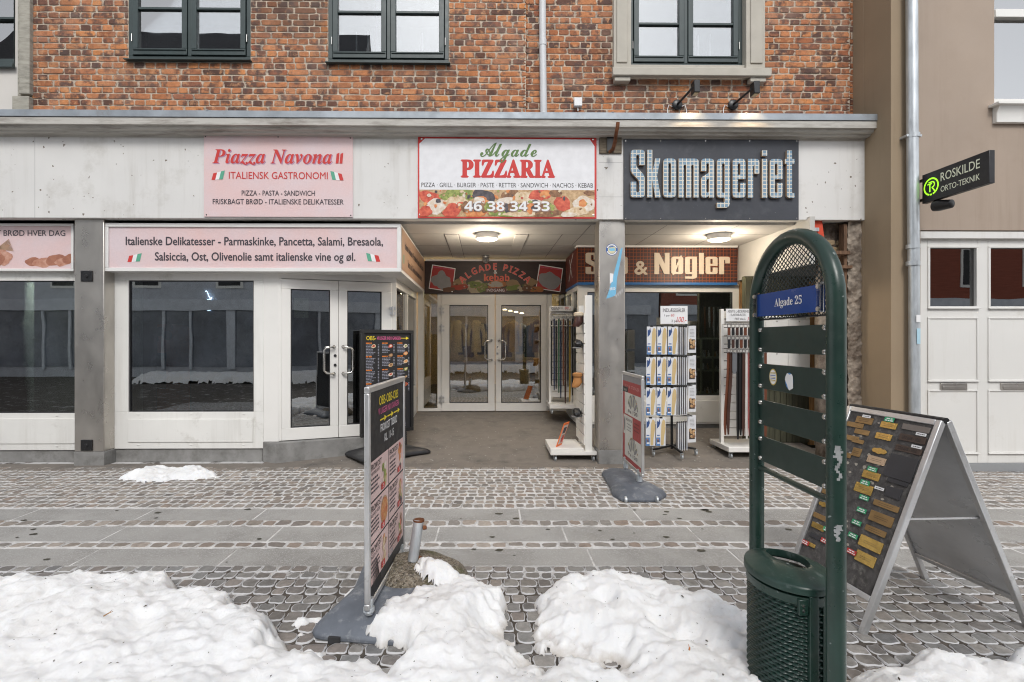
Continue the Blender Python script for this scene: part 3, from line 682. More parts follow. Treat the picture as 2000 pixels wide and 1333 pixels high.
# --------------------------------------------------------------- shop fronts (part > sub-part)
DS = 6.315
def window_front(name, D, fr, gl, pan, mat=None, zb=None, depth=.10, gm=None, studs=True):
    x0, x1 = FX(fr[0], D), FX(fr[1], D); z1, z0 = FZ(fr[2], D, 300 if D < 7 else 1300), FZ(fr[3], D, 300 if D < 7 else 1300)
    gx0, gx1 = FX(gl[0], D), FX(gl[1], D); gz1, gz0 = FZ(gl[2], D, 300 if D < 7 else 1300), FZ(gl[3], D, 300 if D < 7 else 1300)
    f = MB(); ringbox(f, x0, x1, z0, z1, gx0, gx1, gz0, gz1, D, D + depth)
    if pan:
        a, b, c, d = FX(pan[0], D), FX(pan[1], D), FZ(pan[3], D, 300), FZ(pan[2], D, 300)
        f.box(a, b, D - .012, D, c, d)
        for q in (.08, .5, .92):
            for zz in (gz0 - .03, c - .035): f.box(gx0 + (gx1 - gx0) * q - .014, gx0 + (gx1 - gx0) * q + .014, D - .008, D, zz - .006, zz + .006)
    o = f.build(name, mat or M_white, house, bevel=.004)
    bd = MB(); ringbox(bd, gx0, gx1, gz0, gz1, gx0 + .012, gx1 - .012, gz0 + .012, gz1 - .012, D + .015, D + .05); bd.build('glazing_seal', M_black, o)
    g_ = MB(); g_.box(gx0 + .004, gx1 - .004, D + .03, D + .036, gz0 + .004, gz1 - .004); g_.build('pane', gm or M_glass, o)
    return o, (gx0, gx1, gz0, gz1)
window_front('shop_window', DS, (-330, 147, 531, 879), (-300, 147.5, 549, 807), (-300, 148, 818, 866))
sw2, _ = window_front('shop_window', DS, (223, 515, 531, 877), (251, 495.5, 548, 805), (251, 495, 819, 864))
pl = MB(); zpl = FZ(878, DS, 300)
pl.box(-8.5, FX(145, DP), DS + .02, DS + .2, 0, zpl); pl.box(FX(203, DP), FX(512, DS), DS + .02, DS + .2, 0, zpl); pl.build('shopfront_base', M_conc, house, bevel=.006)
# glazed double door, set at an angle, on a stone step
A = Vector((FX(515, DS), DS, 0)); A1 = Vector((FX(545, DS - .0), DS - .0, 0)); Bq = Vector((X(776, 6.80), 6.80, 0))
zdo, zdt = .255, 2.27
dU = (Bq - A1).normalized(); dN = Vector((dU.y, -dU.x, 0)); dW = (Bq - A1).length; UP = Vector((0, 0, 1))
cp = MB(); cp.box(A.x, A1.x, DS, DS + .12, zpl, FZ(531, DS, 500)); cp.build('corner_post', M_white2, house, bevel=.004)
fr = MB(); O = A1 + UP * zdo
fr.obox(O, dU, UP, dN, 0, dW, 2.0, 2.12, -.08, .0); fr.obox(O, dU, UP, dN, dW - .07, dW, 0, 2.0, -.08, 0); fr.obox(O, dU, UP, dN, 0, .03, 0, 2.0, -.08, 0)
dframe = fr.build('door_frame', M_white2, house, bevel=.004)
def leaf(O, U, N, w, h, glassbox, name, mat, mirror, gm, handle_v):
    s = MB(); gx0, gx1, gz0, gz1 = glassbox
    for a, b, c, d in ((0, w, 0, gz0), (0, w, gz1, h), (0, gx0, gz0, gz1), (gx1, w, gz0, gz1)): s.obox(O, U, UP, N, a, b, c, d, -.06, .012)
    o = s.build(name, mat, house, bevel=.004)
    q = MB(); q.obox(O, U, UP, N, gx0, gx1, gz0, gz1, -.03, -.024); q.build('pane', gm, o)
    q = MB()
    for a, b, c, d in ((gx0, gx1, gz0, gz0 + .012), (gx0, gx1, gz1 - .012, gz1), (gx0, gx0 + .012, gz0 + .012, gz1 - .012), (gx1 - .012, gx1, gz0 + .012, gz1 - .012)): q.obox(O, U, UP, N, a, b, c, d, -.024, -.006)
    q.build('glazing_seal', M_black, o)
    hu = w - .055 if not mirror else .055; s_ = -1 if not mirror else 1
    pts = []
    c0 = O + U * hu; L = .17
    def P(u, v, n): return c0 + U * u + UP * (handle_v + v) + N * n
    pts = [P(0, -L, .012), P(0, -L, .05), P(s_ * .012, -L, .062), P(s_ * .09, -L + .01, .064), P(s_ * .118, -L + .04, .064), P(s_ * .118, L - .04, .064), P(s_ * .09, L - .01, .064), P(s_ * .012, L, .062), P(0, L, .05), P(0, L, .012)]
    hm = MB(); hm.tube(pts, .0125, 10)
    for v in (-L, L): hm.lathe([(.022, 0), (.022, .006)], P(0, v, .011), 12, axis=N)
    hm.build('handle', M_chrome, o, angle=60)
    return o
wl_ = (dW - .10) / 2
for k in range(2):
    Ok = O + dU * (.03 + k * (wl_ + .004)) + UP * .004
    lf = leaf(Ok, dU, dN, wl_, 1.99, (.105, wl_ - (.10 if k == 0 else .13), .15, 1.87), 'shop_door', M_white2, k == 1, M_glass_d, .98)
    if k == 0:
        lk = MB()
        for v in (.92, 1.04): lk.lathe([(.018, 0), (.018, .012)], Ok + dU * (wl_ - .04) + UP * v + dN * .012, 12, axis=dN)
        lk.build('lock', M_black, lf)
    else:
        for v in (1.62, 1.32):
            hg = MB(); c0 = Ok + dU * (wl_ + .01) + UP * v + dN * .01
            hg.lathe([(.011, -.06), (.011, .06)], c0 + dN * .02, 10); hg.obox(c0, dU, UP, dN, -.035, .04, .015, .05, 0, .014); hg.obox(c0, dU, UP, dN, -.035, .04, -.05, -.015, 0, .014); hg.build('hinge', M_alu, lf)
st = MB()
st.prism([(A.x + .0, DS - .02, 0), (A1.x, DS - .10, 0), (Bq.x - .1, Bq.y - .10, 0), (Bq.x - .05, Bq.y + .1, 0), (A1.x, DS + .1, 0), (A.x, DS + .1, 0)], (0, 0, zdo - .004)); st.build('doorstep', M_conc, house, bevel=.008)
# side wall of the left shop towards the arcade
XS = X(818, 8.93)
def side_glazed(name, xw, y0, y1, z0, z1, gz0, gz1, thick, n=1, gm=None):
    s = MB(); sg = 1 if thick > 0 else -1
    s.box(xw, xw + thick, y0, y1, z0, gz0); s.box(xw, xw + thick, y0, y1, gz1, z1)
    ys = [y0 + (y1 - y0) * i / n for i in range(n + 1)]
    for i in range(n + 1): s.box(xw, xw + thick, max(y0, ys[i] - .05), min(y1, ys[i] + .05), gz0, gz1)
    o = s.build(name, M_white2, house, bevel=.004)
    for i in range(n): q = MB(); q.box(xw + thick * .4, xw + thick * .5, max(y0, ys[i]) + .05, ys[i + 1] - .05, gz0, gz1); q.build('pane', gm or M_glass, o)
    return o
side_glazed('side_window', XS, Bq.y + .03, 8.93, .2, 2.4, .72, 2.2, -.08, 2)
# rear entrance doors of the arcade
DD = 8.95
zr0 = ZR + .0; zr1 = FZ(572, DD, 958) + .08
x0, x1 = FX(819, DD), FX(1128, DD)
gx = [FX(v, DD) for v in (831, 858, 866.5, 970.5, 971.5, 1072, 1082, 1110)]
rf = MB(); rf.box(x0, gx[2], DD, DD + .08, zr0, zr0 + .05); rf.box(x0, x1, DD, DD + .08, zr1 - .06, zr1 + .12)
rf.box(x0, gx[0], DD, DD + .08, zr0 + .05, zr1 - .06); rf.box(gx[1], gx[2], DD, DD + .08, zr0 + .05, zr1 - .06); rf.box(gx[5], gx[6], DD, DD + .08, zr0, zr1 - .06); rf.box(gx[7], x1, DD, DD + .08, zr0, zr1 - .06); rf.box(gx[6], gx[7], DD, DD + .08, zr0, .6)
rfo = rf.build('door_frame', M_white2, house, bevel=.004)
q = MB(); q.box(gx[0], gx[1], DD + .03, DD + .036, zr0 + .05, zr1 - .06); q.build('pane', M_glass_d, rfo); q = MB(); q.box(gx[6], gx[7], DD + .03, DD + .036, .6, zr1 - .06); q.build('pane', M_glass_d, rfo)
U0, N0 = Vector((1, 0, 0)), Vector((0, -1, 0))
lh = zr1 - .07 - zr0
for k in range(2):
    a, b = gx[2 + 2 * k], gx[3 + 2 * k]; w = b - a - .004
    lf = leaf(Vector((a, DD - .006, zr0 + .006)), U0, N0, w, lh, (.135 if k == 0 else .10, w - (.115 if k == 0 else .10), .14, FZ(597, DD, 958) - zr0), 'entrance_door', M_white2, k == 1, M_glass_d, FZ(685, DD, 958) - zr0)
    if k == 0:
        for py in (607, 642, 780):
            hg = MB(); c0 = Vector((a + .0, DD - .02, FZ(py, DD, 866))); hg.lathe([(.013, -.07), (.013, .07)], c0 + Vector((0, -.02, 0)), 10); hg.box(c0.x - .045, c0.x + .05, c0.y - .012, c0.y + .002, c0.z - .05, c0.z - .018); hg.box(c0.x - .045, c0.x + .05, c0.y - .012, c0.y + .002, c0.z + .018, c0.z + .05); hg.build('hinge', M_alu, lf)
    else:
        lk = MB(); lk.lathe([(.018, 0), (.018, .012)], (a + .035, DD - .02, FZ(691, DD, 958)), 12, axis=N0); lk.lathe([(.014, 0), (.014, .012)], (a + .035, DD - .02, FZ(678, DD, 958)), 12, axis=N0); lk.build('lock', M_chrome, lf)
# right shop: front window, side window on the passage, wing wall
DN = 7.80
XN = FX(1131, DN)
so_, _ = window_front('shop_window', DN, (1140, 1446, 556, 829), (1150, 1434, 571, 773), (1150, 1434, 784, 827), zb=.2, studs=False)
side_glazed('side_window', XN, DN + .0, 8.93, .2, 2.4, .72, 2.26, .08, 2)
bs = MB(); bs.box(XN, FX(1446, DN), DN + .03, DN + .2, 0, FZ(828, DN, 1300)); bs.build('shopfront_base', M_conc, house)
XW = FX(1441, DN)
wg = MB(); wg.box(XW, XW + .06, 6.03, DN + .12, 2.40, ZC + .04); wg.build('wing_panel', pbr('wing_board', (.5, .49, .46), .7, var=.05, dirt=((.4, .38, .34), .3, 2)), house, bevel=.003)
# rooms behind the glass
M_room = pbr('room_wall', (.42, .45, .41), .8, var=.1, scale=1); M_roomd = pbr('room_wall_dark', (.11, .115, .125), .8, var=.2, scale=1)
M_roomy = pbr('room_wall_warm', (.66, .54, .34), .8, var=.2, scale=1.2)
rm = MB()
rm.box(-8.5, XS - .3, 9.6, 9.7, 0, 3); rm.box(-8.5, -8.4, DS + .1, 9.7, 0, 3); rm.box(XS - .42, XS - .3, 7.4, 9.7, 0, 3); rm.box(-8.5, XS - .1, DS + .1, 9.7, 2.8, 2.9); rm.box(-8.5, XS - .1, DS + .4, 9.7, .1, .2); rm.box(-4.95, -4.8, 6.9, 9.6, .2, 2.8)
rm.build('shop_room', M_roomd, house, smooth=False)
rm = MB(); rm.box(-8.4, -4.95, 9.5, 9.6, .2, 2.8); rm.box(-8.4, -4.95, DS + .4, 9.5, .2, .22); rm.build('pale_room_lining', M_room, house, smooth=False)
rm = MB(); rm.box(XN + .2, 5.2, 10.4, 10.5, 0, 3); rm.box(5.1, 5.2, DN + .1, 10.5, 0, 3); rm.box(XN + .05, 5.2, DN + .13, 10.5, 2.7, 2.8); rm.box(XN + .05, 5.2, DN + .2, 10.5, .1, .2); rm.build('shop_room', M_roomd, house, smooth=False)
rm = MB(); rm.box(XS - .3, XN + .2, 14.4, 14.5, 0, 3.2); rm.box(XS - .4, XS - .3, DD + .1, 14.5, 0, 3.2); rm.box(XN + .1, XN + .2, 10.5, 14.5, 0, 3.2); rm.box(XS - .4, XN + .2, DD + .1, 14.5, 3.0, 3.1)
rm.build('arcade_room', M_roomy, house, smooth=False)
rm = MB(); rm.box(XS - .4, XN + .2, DD + .09, 14.5, .1, ZR); rm.build('arcade_floor', M_floor, house, smooth=False)
rm = MB(); rm.box(-8.5, 4.8, 9.7, 9.8, 3.1, 7.41); rm.box(-8.5, 4.8, 6.62, 9.8, 3.02, 3.1); rm.box(-8.5, 4.8, 6.3, 9.8, 7.41, 7.5); rm.box(4.7, 4.8, 6.62, 9.7, 3.1, 7.41); rm.box(-8.6, -8.5, 6.62, 9.7, 3.1, 7.41); rm.build('upper_floor', M_dark, house, smooth=False)
# niche on the right of the arcade: rough masonry, timber, boarded door
XQ = FX(1655, 6.15)
M_rough = pbr('rough_mortar', (.31, .26, .21), .95, var=.4, scale=9, dirt=((.075, .05, .035), .46, 4), bmp=1.0, bscale=34)
def rough_slab(mb, x0, x1, z0, z1, y, amp, res=.035, seed=0):
    nx, nz = max(2, int((x1 - x0) / res)), int((z1 - z0) / res); b = len(mb.v)
    for j in range(nz + 1):
        for i in range(nx + 1):
            x, z = x0 + (x1 - x0) * i / nx, z0 + (z1 - z0) * j / nz
            mb.v.append((x, y - amp * (mnoise.fractal(Vector((x * 15 + seed, z * 15, 0)), .8, 2, 6) + .3), z))
    for j in range(nz):
        for i in range(nx):
            q = b + j * (nx + 1) + i; mb.f.append([q, q + 1, q + nx + 2, q + nx + 1]); mb.m.append(0)
rs = MB(); rough_slab(rs, XQ, FX(1692, 6.15), -.02, zf0 + .01, 6.15, .022, .011); rs.box(XQ, 4.7, 6.2, 6.4, -.02, zf0); rs.build('masonry_pier', M_rough, house, angle=180)
rs = MB(); rough_slab(rs, FX(1608, 6.3), XQ + .02, 1.9, zf0 + .01, 6.32, .02, .02, 5); rs.box(FX(1608, 6.3), XQ + .02, 6.35, 6.45, 0, zf0); rs.build('masonry_patch', M_rough, house, angle=180)
bl = []
for r_ in range(4):
    for c in range(2): bl.append((FX(1612 + c * 24 + (r_ % 2) * 9, 6.3), FZ(515 - r_ * 13.5, 6.3, 1620), .066, .034))
build_stones('yellow_brick', bl, lambda a, b, h: np.stack([a, 6.305 - h, b], 1), stone_material('yellow_brick', [(0, (.42, .3, .17)), (.5, (.36, .27, .17)), (1, (.46, .34, .2))], (.35, .3, .25), .12), house, n=14, hgt=.015, pw=6, jit=.08)
M_wood = pbr('bare_timber', (.36, .2, .075), .75, var=.35, scale=7, stretch=(8, 8, .7), dirt=((.10, .05, .025), .4, 5), bmp=.2)
M_woodd = pbr('old_timber', (.15, .085, .05), .85, var=.4, scale=7, stretch=(8, 8, .7), bmp=.3)
tb = MB(); tb.box(FX(1645, 6.2), XQ, 6.17, 6.25, 0, 1.95); tb.build('timber_post', M_wood, house, bevel=.003)
tb = MB(); tb.box(FX(1643, 6.2), XQ, 6.15, 6.24, 1.95, zf0 - .03); tb.box(FX(1610, 6.2), XQ - .0, 6.10, 6.15, FZ(500, 6.2, 1630), FZ(493, 6.2, 1630)); tb.box(FX(1610, 6.2), XQ + .03, 6.10, 6.15, FZ(527, 6.2, 1630), FZ(521, 6.2, 1630)); tb.build('timber_post', M_woodd, house, bevel=.003)
DW = 7.0
tb = MB(); tb.box(FX(1592, DW), FX(1604, DW), DW, DW + .06, .05, 2.3); tb.build('door_post', pbr('pale_timber', (.55, .46, .34), .7, var=.15, stretch=(6, 6, .5)), house)
tb = MB(); tb.box(FX(1604, DW), FX(1616, DW), DW - .02, DW + .06, .05, 2.3); tb.build('door_post', M_wood, house)
tb = MB(); tb.box(FX(1583, DW), FX(1592, DW), DW, DW + .06, .05, 2.3); tb.box(FX(1446, DN), FX(1457, DN), DN - .03, DN + .1, .2, 2.4); tb.build('door_post', M_wood, house)
M_plank = pbr('olive_boards', (.06, .06, .036), .75, var=.3, scale=5, stretch=(6, 6, .6))
pk = MB(); xa, xb = FX(1458, DW + .02), FX(1583, DW + .02); nP = 11
for i in range(nP): pk.box(xa + (xb - xa) * i / nP + .003, xa + (xb - xa) * (i + 1) / nP - .003, DW + .02, DW + .05, .08, 2.35)
pk.box(xa, FX(1660, DW), DW + .05, DW + .12, 0, 2.38); pk.build('boarded_door', M_plank, house)
# mailboxes on the boards
mbx = thing('mailbox_cabinet', 'white wall mailbox cabinet on the olive boards behind the green street frame', 'mailbox', (FX(1535, 6.9), 6.95, 1.1), fac=True)
b = MB(); xa, xb = FX(1452, 6.88), FX(1583, 6.88); zt_, zb2 = FZ(618, 6.88, 1500), FZ(745, 6.88, 1500); b.box(xa, xb, 6.88, 7.01, zb2, zt_); b.build('cabinet', M_white, mbx, bevel=.004)
for i in range(3):
    for j in range(2):
        a0, a1 = xa + (xb - xa) * i / 3, xa + (xb - xa) * (i + 1) / 3; c0, c1 = zb2 + (zt_ - zb2) * j / 2, zb2 + (zt_ - zb2) * (j + 1) / 2
        d = MB(); d.box(a0 + .006, a1 - .006, 6.868, 6.88, c0 + .006, c1 - .05); d.box(a0 + .03, a1 - .03, 6.866, 6.88, c1 - .042, c1 - .01); dd = d.build('door', M_white, mbx, bevel=.002)
        k = MB(); k.lathe([(.01, 0), (.008, .006)], ((a0 + a1) / 2, 6.868, c1 - .07), 10, axis=N0); k.build('lock', M_chrome, dd)
        t_ = Art((0, 6.8655, 0)); t_.rect(a0 + .05, c1 - .034, a1 - .06, c1 - .018, M_tex_gray); t_.build('name_strip', dd)
# ================================================================== neighbour on the left
nb = thing('pale_house', 'pale rendered house with grey stone pilaster and dark window at the left edge', 'building', (-6.5, 6.3, 3.9), fac=True)
M_pale = pbr('pale_render', (.62, .59, .55), .85, var=.05, scale=1.5, bmp=.15)
xn0, xn1 = FX(34, DB - .05), FX(63, DB - .05)
w = MB(); wx1 = FX(33, DB); wz0 = FZ(128, DB, 20)
wall_grid(w, -8.5, xn0, zB0, zB1, [(-7.6, wx1 - .02, wz0, 6.3)], DB, DB + .3); w.build('wall', M_pale, nb, smooth=False)
w = MB(); w.box(xn0, FX(49, DB), DB - .05, DB + .2, FZ(195, DB, 40), zB1); w.box(FX(49, DB), xn1, DB - .085, DB + .2, FZ(190, DB, 40), zB1); w.box(xn0 - .02, xn1 + .0, DB - .10, DB + .2, zB0 + .02, FZ(195, DB, 40)); w.build('pilaster', pbr('grey_stone', (.36, .34, .29), .9, var=.15, scale=8, stretch=(1, 1, 4), dirt=((.2, .19, .16), .4, 5), bmp=.25), nb, bevel=.008)
w = MB(); x0n = -7.6; ringbox(w, x0n, wx1 - .02, wz0, 6.3, x0n + .07, wx1 - .02, wz0 + .07, 6.22, DB - .02, DB + .07); w.box(x0n + .07, wx1 - .02, DB - .015, DB + .06, FZ(37, DB, 20) - .014, FZ(37, DB, 20) + .014); w.box(x0n, wx1, DB - .06, DB - .02, wz0 - .05, wz0 - .0); wn_ = w.build('window', M_darkgreen, nb, bevel=.003)
w = MB(); w.box(x0n + .07, wx1 - .02, DB + .03, DB + .035, wz0 + .07, 6.22); w.build('pane', M_glass_up, wn_)
w = MB(); w.box(x0n, wx1, DB + .25, DB + .26, wz0, 6.3); w.build('blind', M_shade, nb)
# ================================================================== brown rendered house on the right
bh = thing('brown_house', 'brown rendered house with a white panelled gate and white upper window', 'building', (4.6, 5.70, 0), fac=True)
DBH = 5.70; XB = FX(1738, DBH)
M_brown = pbr('brown_render', (.37, .295, .235), .85, var=.06, scale=1.2, streak=((.25, .19, .145), .5), dirt=((.33, .26, .205), .35, 1.5), bmp=.12, bscale=50)
M_tan = pbr('tan_render', (.31, .235, .155), .85, var=.06, scale=1.2, streak=((.22, .165, .105), .5), dirt=((.26, .20, .14), .3, 2), bmp=.12, bscale=50)
gx0, gz1 = FX(1797, DBH), FZ(450, DBH, 1850)
ux0, uz0 = FX(1941, DBH), FZ(203, DBH, 1960)
w = MB(); xbr = FX(1797, DBH)
wall_grid(w, FX(1772, DBH), 9, -.05, 7.4, [(gx0, 7.4, -.05, gz1), (ux0, 7.2, uz0, 7.1)], DBH, DBH + .4); w.build('wall', M_brown, bh, smooth=False)
w = MB(); w.box(XB, FX(1772, DBH), DBH - .012, DBH + .4, -.05, 7.4); w.box(XB + .0, XB + .4, DBH + .4, 6.6, -.05, 7.4)
w.build('corner_strip', M_tan, bh, smooth=False, bevel=.006)
# gate: white frame, glazed top panes, panels, letter slots, kick plate
gt = MB(); DG = DBH + .06; gxr = 7.4; zg0 = FZ(905, DG, 1850)
gxa, gxb, gxc = FX(1811, DG), FX(1909, DG), FX(1929, DG); pw_ = gxb - gxa; cols = []
x = gxa
while x < gxr - .2: cols.append((x, x + pw_)); x += pw_ + (gxc - gxb)
zt1, zt0 = FZ(482, DG, 1850), FZ(601.5, DG, 1850)
zp = [(FZ(744, DG, 1850), FZ(621, DG, 1850)), (FZ(885, DG, 1850), FZ(763, DG, 1850))]
wall_grid(gt, gx0 + .004, gxr, zg0, gz1 - .012, [(a, b, zt0, zt1) for a, b in cols], DG, DG + .05)
gt.box(gx0 + .004, gxr, DG - .05, DG, gz1 - .09, gz1 - .012)
for a, b in cols:
    for c, d in zp:
        ringbox(gt, a - .004, b + .004, c - .006, d + .006, a + .016, b - .016, c + .012, d - .012, DG - .012, DG); gt.box(a - .006, b + .01, DG - .024, DG - .012, c - .012, c - .0)
    ringbox(gt, a - .004, b + .004, zt0 - .006, zt1 + .006, a + .022, b - .022, zt0 + .016, zt1 - .016, DG - .012, DG + .03); gt.box(a - .006, b + .012, DG - .03, DG - .012, zt0 - .014, zt0 - .002)
gate = gt.build('gate', pbr('white_gate_paint', (.70, .69, .66), .4, var=.03, scale=1.5, streak=((.5, .47, .41), .4), dirt=((.58, .56, .51), .30, 3)), bh, bevel=.004)
for a, b in cols: q = MB(); q.box(a, b, DG + .032, DG + .038, zt0, zt1); q.build('pane', glass('gate_glass', .30, (.4, .4, .4)), gate)
for a, b in cols[:4]:
    q = MB(); c = (a + b) / 2; zz = FZ(756, DG, 1850); q.box(c - .15, c + .155, DG - .016, DG, zz - .04, zz + .04); q.box(c - .13, c + .13, DG - .022, DG - .016, zz - .028, zz + .012); q.build('letter_slot', M_steel, gate, bevel=.003)
q = MB(); q.box(gx0 + .004, gxr, DG - .02, DG + .05, FZ(931, DG, 1850), zg0 - .003); q.build('kick_plate', pbr('grey_kickplate', (.33, .34, .35), .45, metal=.3, var=.06), gate, bevel=.003)
q = MB(); q.box(gx0, 7.4, DBH + .2, DBH + .25, 0, gz1); q.build('gate_room', M_dark, bh)
# upper window
q = MB(); ringbox(q, ux0, 7.2, uz0, 7.1, ux0 + .05, 7.15, uz0 + .08, 7.05, DBH + .05, DBH + .13); q.box(ux0 + .05, 7.15, DBH + .03, DBH + .12, FZ(30, DBH, 1960), FZ(14, DBH, 1960)); uw = q.build('window', M_white, bh, bevel=.005)
q = MB(); q.box(ux0 + .05, 7.15, DBH + .09, DBH + .095, uz0 + .08, 7.05); q.build('pane', glass('bright_window_glass', .45, (.95, .97, 1)), uw)
q = MB(); zs0, zs1 = FZ(243, DBH, 1960), FZ(208, DBH, 1960)
prof = [(DBH, zs0), (DBH - .05, zs0), (DBH - .055, zs0 + .11), (DBH - .09, zs1 - .03), (DBH - .11, zs1), (DBH, zs1 + .012)]
q.prism([(FX(1937, DBH), a, b) for a, b in prof], (2.2, 0, 0)); q.box(FX(1929, DBH), 7.3, DBH - .12, DBH, zs1 - .025, zs1 + .006); q.build('windowsill', M_white, uw, bevel=.005)
q = MB(); q.box(ux0, 7.2, DBH + .11, DBH + .115, uz0, 7.1); q.build('blind', M_shade, bh)
# ================================================================== signs on the house front
def two_tone(name, a, b, scale=2, edge=None):
    m, nt, p = nodes_of(name); co = coords(nt); n = noise_n(nt, co, scale, 5, .6)
    col = ramp(nt, n, [(.32, a), (.68, b)]); fine = noise_n(nt, co, 60, 2)
    col = mixc(nt, .12, col, ramp(nt, fine, [(.3, .5), (.7, 1)]), 'MULTIPLY')
    nt.links.new(col, p.inputs['Base Color']); p.inputs['Roughness'].default_value = .45; MATS[name] = m; return m
M_pinkp = two_tone('faded_pink_print', (.74, .52, .50), (.69, .58, .60), 1.6)
M_pinkt = two_tone('orange_bleed', (.70, .36, .27), (.70, .47, .44), 3)
def frame_of(px):                                                    # print coordinates on a front plane, authored from measured corners
    pass
class FArt(Art):
    def __init__(s, D): super().__init__((0, D, 0)); s.D = D
    def x(s, px): return FX(px, s.D)
    def z(s, px, py): return FZ(py, s.D, px)
    def quad(s, a, b, c, d, m, lay=1): s.poly([(s.x(p), s.z(p, q)) for p, q in (a, b, c, d)], m, lay)
    def tx(s, t, px0, px1, py_base, cap, m, lay=2, **k):
        """text from px0 to px1 on baseline py_base with capital height cap (all measured on the photo)"""
        kz = (s.D) / 1000
        sl = (s.z(px1, py_base) - s.z(px0, py_base)) / (s.x(px1) - s.x(px0))
        s.text(t, (s.x(px0) + s.x(px1)) / 2, s.z((px0 + px1) / 2, py_base), cap * kz, m, lay, w=s.x(px1) - s.x(px0), **k)
def panel(name, label, D, px0, py0, px1, py1, mat, th=.012, cat='sign', back='board'):
    t = thing(name, label, cat, (FX((px0 + px1) / 2, D), D, FZ(py1, D, px0)), fac=True)
    b = MB(); b.box(FX(px0, D), FX(px1, D), D, D + th, FZ(py1, D, (px0 + px1) / 2), FZ(py0, D, (px0 + px1) / 2)); b.build(back, mat, t, bevel=.002); return t
def flag(a, px, py, w, h, mirror, lay=2):
    s_ = -1 if mirror else 1; k = a.D / 1000; x, z = a.x(px), a.z(px, py); w *= k; h *= k
    cols = (M_tex_green, M_tex_white, M_tex_red)
    for i, m in enumerate(cols):
        u0, u1 = i / 3, (i + 1) / 3; pts = []
        for u, v in ((u0, 0), (u1, 0), (u1, 1), (u0, 1)): pts.append((x + s_ * (u - .5) * w + s_ * (.5 - v) * h * .22, z + (v - .5) * h * (1 - .25 * u) - u * h * .22 + .04 * h * math.sin(u * 9)))
        if mirror: pts = pts[::-1]
        a.poly(pts, m, lay)
DSG = DF - .016
# --- pink sign
t = panel('pink_sign', 'faded pink sign with red italic lettering and two small flags on the white fascia', DSG, 398, 264, 689, 424, M_pinkp)
a = FArt(DSG - .001)
a.tx(SERIFI('Piazza Navona'), 417, 650, 321, 27, flat('soft_violet_shadow_print', (.45, .25, .38)), 1, off=.006); a.tx(SERIFI('Piazza Navona'), 415, 648, 319.5, 27, M_tex_red, 2, off=.006)
for k in range(2): a.quad((655.5 + k * 7.5, 320), (661 + k * 7.5, 320), (663 + k * 7.5, 299), (657.5 + k * 7.5, 301), M_tex_red, 2)
a.tx('ITALIENSK GASTRONOMI', 447, 640, 350, 13.3, M_tex_red, off=.004)
a.tx('PIZZA - PASTA - SANDWICH', 472, 615, 382.5, 9.6, M_tex_dark, off=.008)
a.tx('FRISKBAGT BRØD - ITALIENSKE DELIKATESSER', 415.5, 671, 399.5, 9.8, M_tex_dark, off=.008)
flag(a, 426, 342, 22, 17, True); flag(a, 658, 343, 22, 17, False)
a.build('lettering', t)
s_ = MB()
for px, py in ((401, 267), (543, 268), (684, 270), (403, 420), (685, 421)): s_.lathe([(.008, 0), (.006, .004)], (FX(px, DSG), DSG, FZ(py, DSG, px)), 8, axis=(0, -1, 0))
s_.build('screw', M_blackm, t)
# --- white and red pizza sign
t = panel('white_sign', 'white sign with red border, green script, red capitals and a food strip above the arcade', DSG, 816, 267, 1165, 427, M_tex_red)
a = FArt(DSG - .001)
a.poly([(a.x(p), a.z(p, q)) for p, q in ((819, 372), (1161, 373), (1161, 286), (1152, 273), (830, 271), (819, 281))], flat('sign_white', (.74, .74, .76)), 1)
a.tx(SCRIPT('Algade'), 938, 1048, 306, 28, flat('sign_olive_green', (.11, .2, .055)), 4, off=.012)
a.tx(SERIF('PIZZARIA'), 901, 1083, 346.5, 33, M_tex_red, 2, off=.035)
a.tx('PIZZA · GRILL · BURGER · PASTE · RETTER · SANDWICH · NACHOS · KEBAB', 823, 1158, 366.5, 8.6, M_tex_black, 2)
food = [two_tone('food_cream', (.55, .36, .18), (.80, .68, .50), 22), two_tone('food_red', (.42, .025, .015), (.74, .16, .08), 18), two_tone('food_white', (.62, .48, .34), (.80, .76, .70), 22), two_tone('food_green', (.10, .16, .02), (.42, .45, .12), 26), two_tone('food_brown', (.13, .05, .02), (.36, .18, .08), 26), two_tone('food_orange', (.55, .12, .03), (.78, .36, .12), 18), two_tone('food_dark', (.03, .025, .03), (.12, .10, .11), 18), two_tone('food_tan', (.36, .20, .08), (.66, .46, .26), 22)]
x0, x1, zA, zB = a.x(819), a.x(1161), a.z(990, 424), a.z(990, 371.5)
a.rect(x0, zA, x1, zB, food[7], 2)
def blob(cu, cv, ru, rv, m, lay, rot=0, irr=.3, seed=0):
    pts = []
    for k in range(20):
        q_ = 2 * math.pi * k / 20; q = 1 + irr * mnoise.noise(Vector((math.cos(q_) * 1.5 + seed, math.sin(q_) * 1.5, seed * .7)))
        x, y = math.cos(q_) * ru * q, math.sin(q_) * rv * q
        pts.append((min(x1, max(x0, cu + x * math.cos(rot) - y * math.sin(rot))), min(zB, max(zA, cv + x * math.sin(rot) + y * math.cos(rot)))))
    a.poly(pts, m, lay)
def at_(px, py): return a.x(px), a.z(px, py)
K = DSG / 1000
L_ = 3
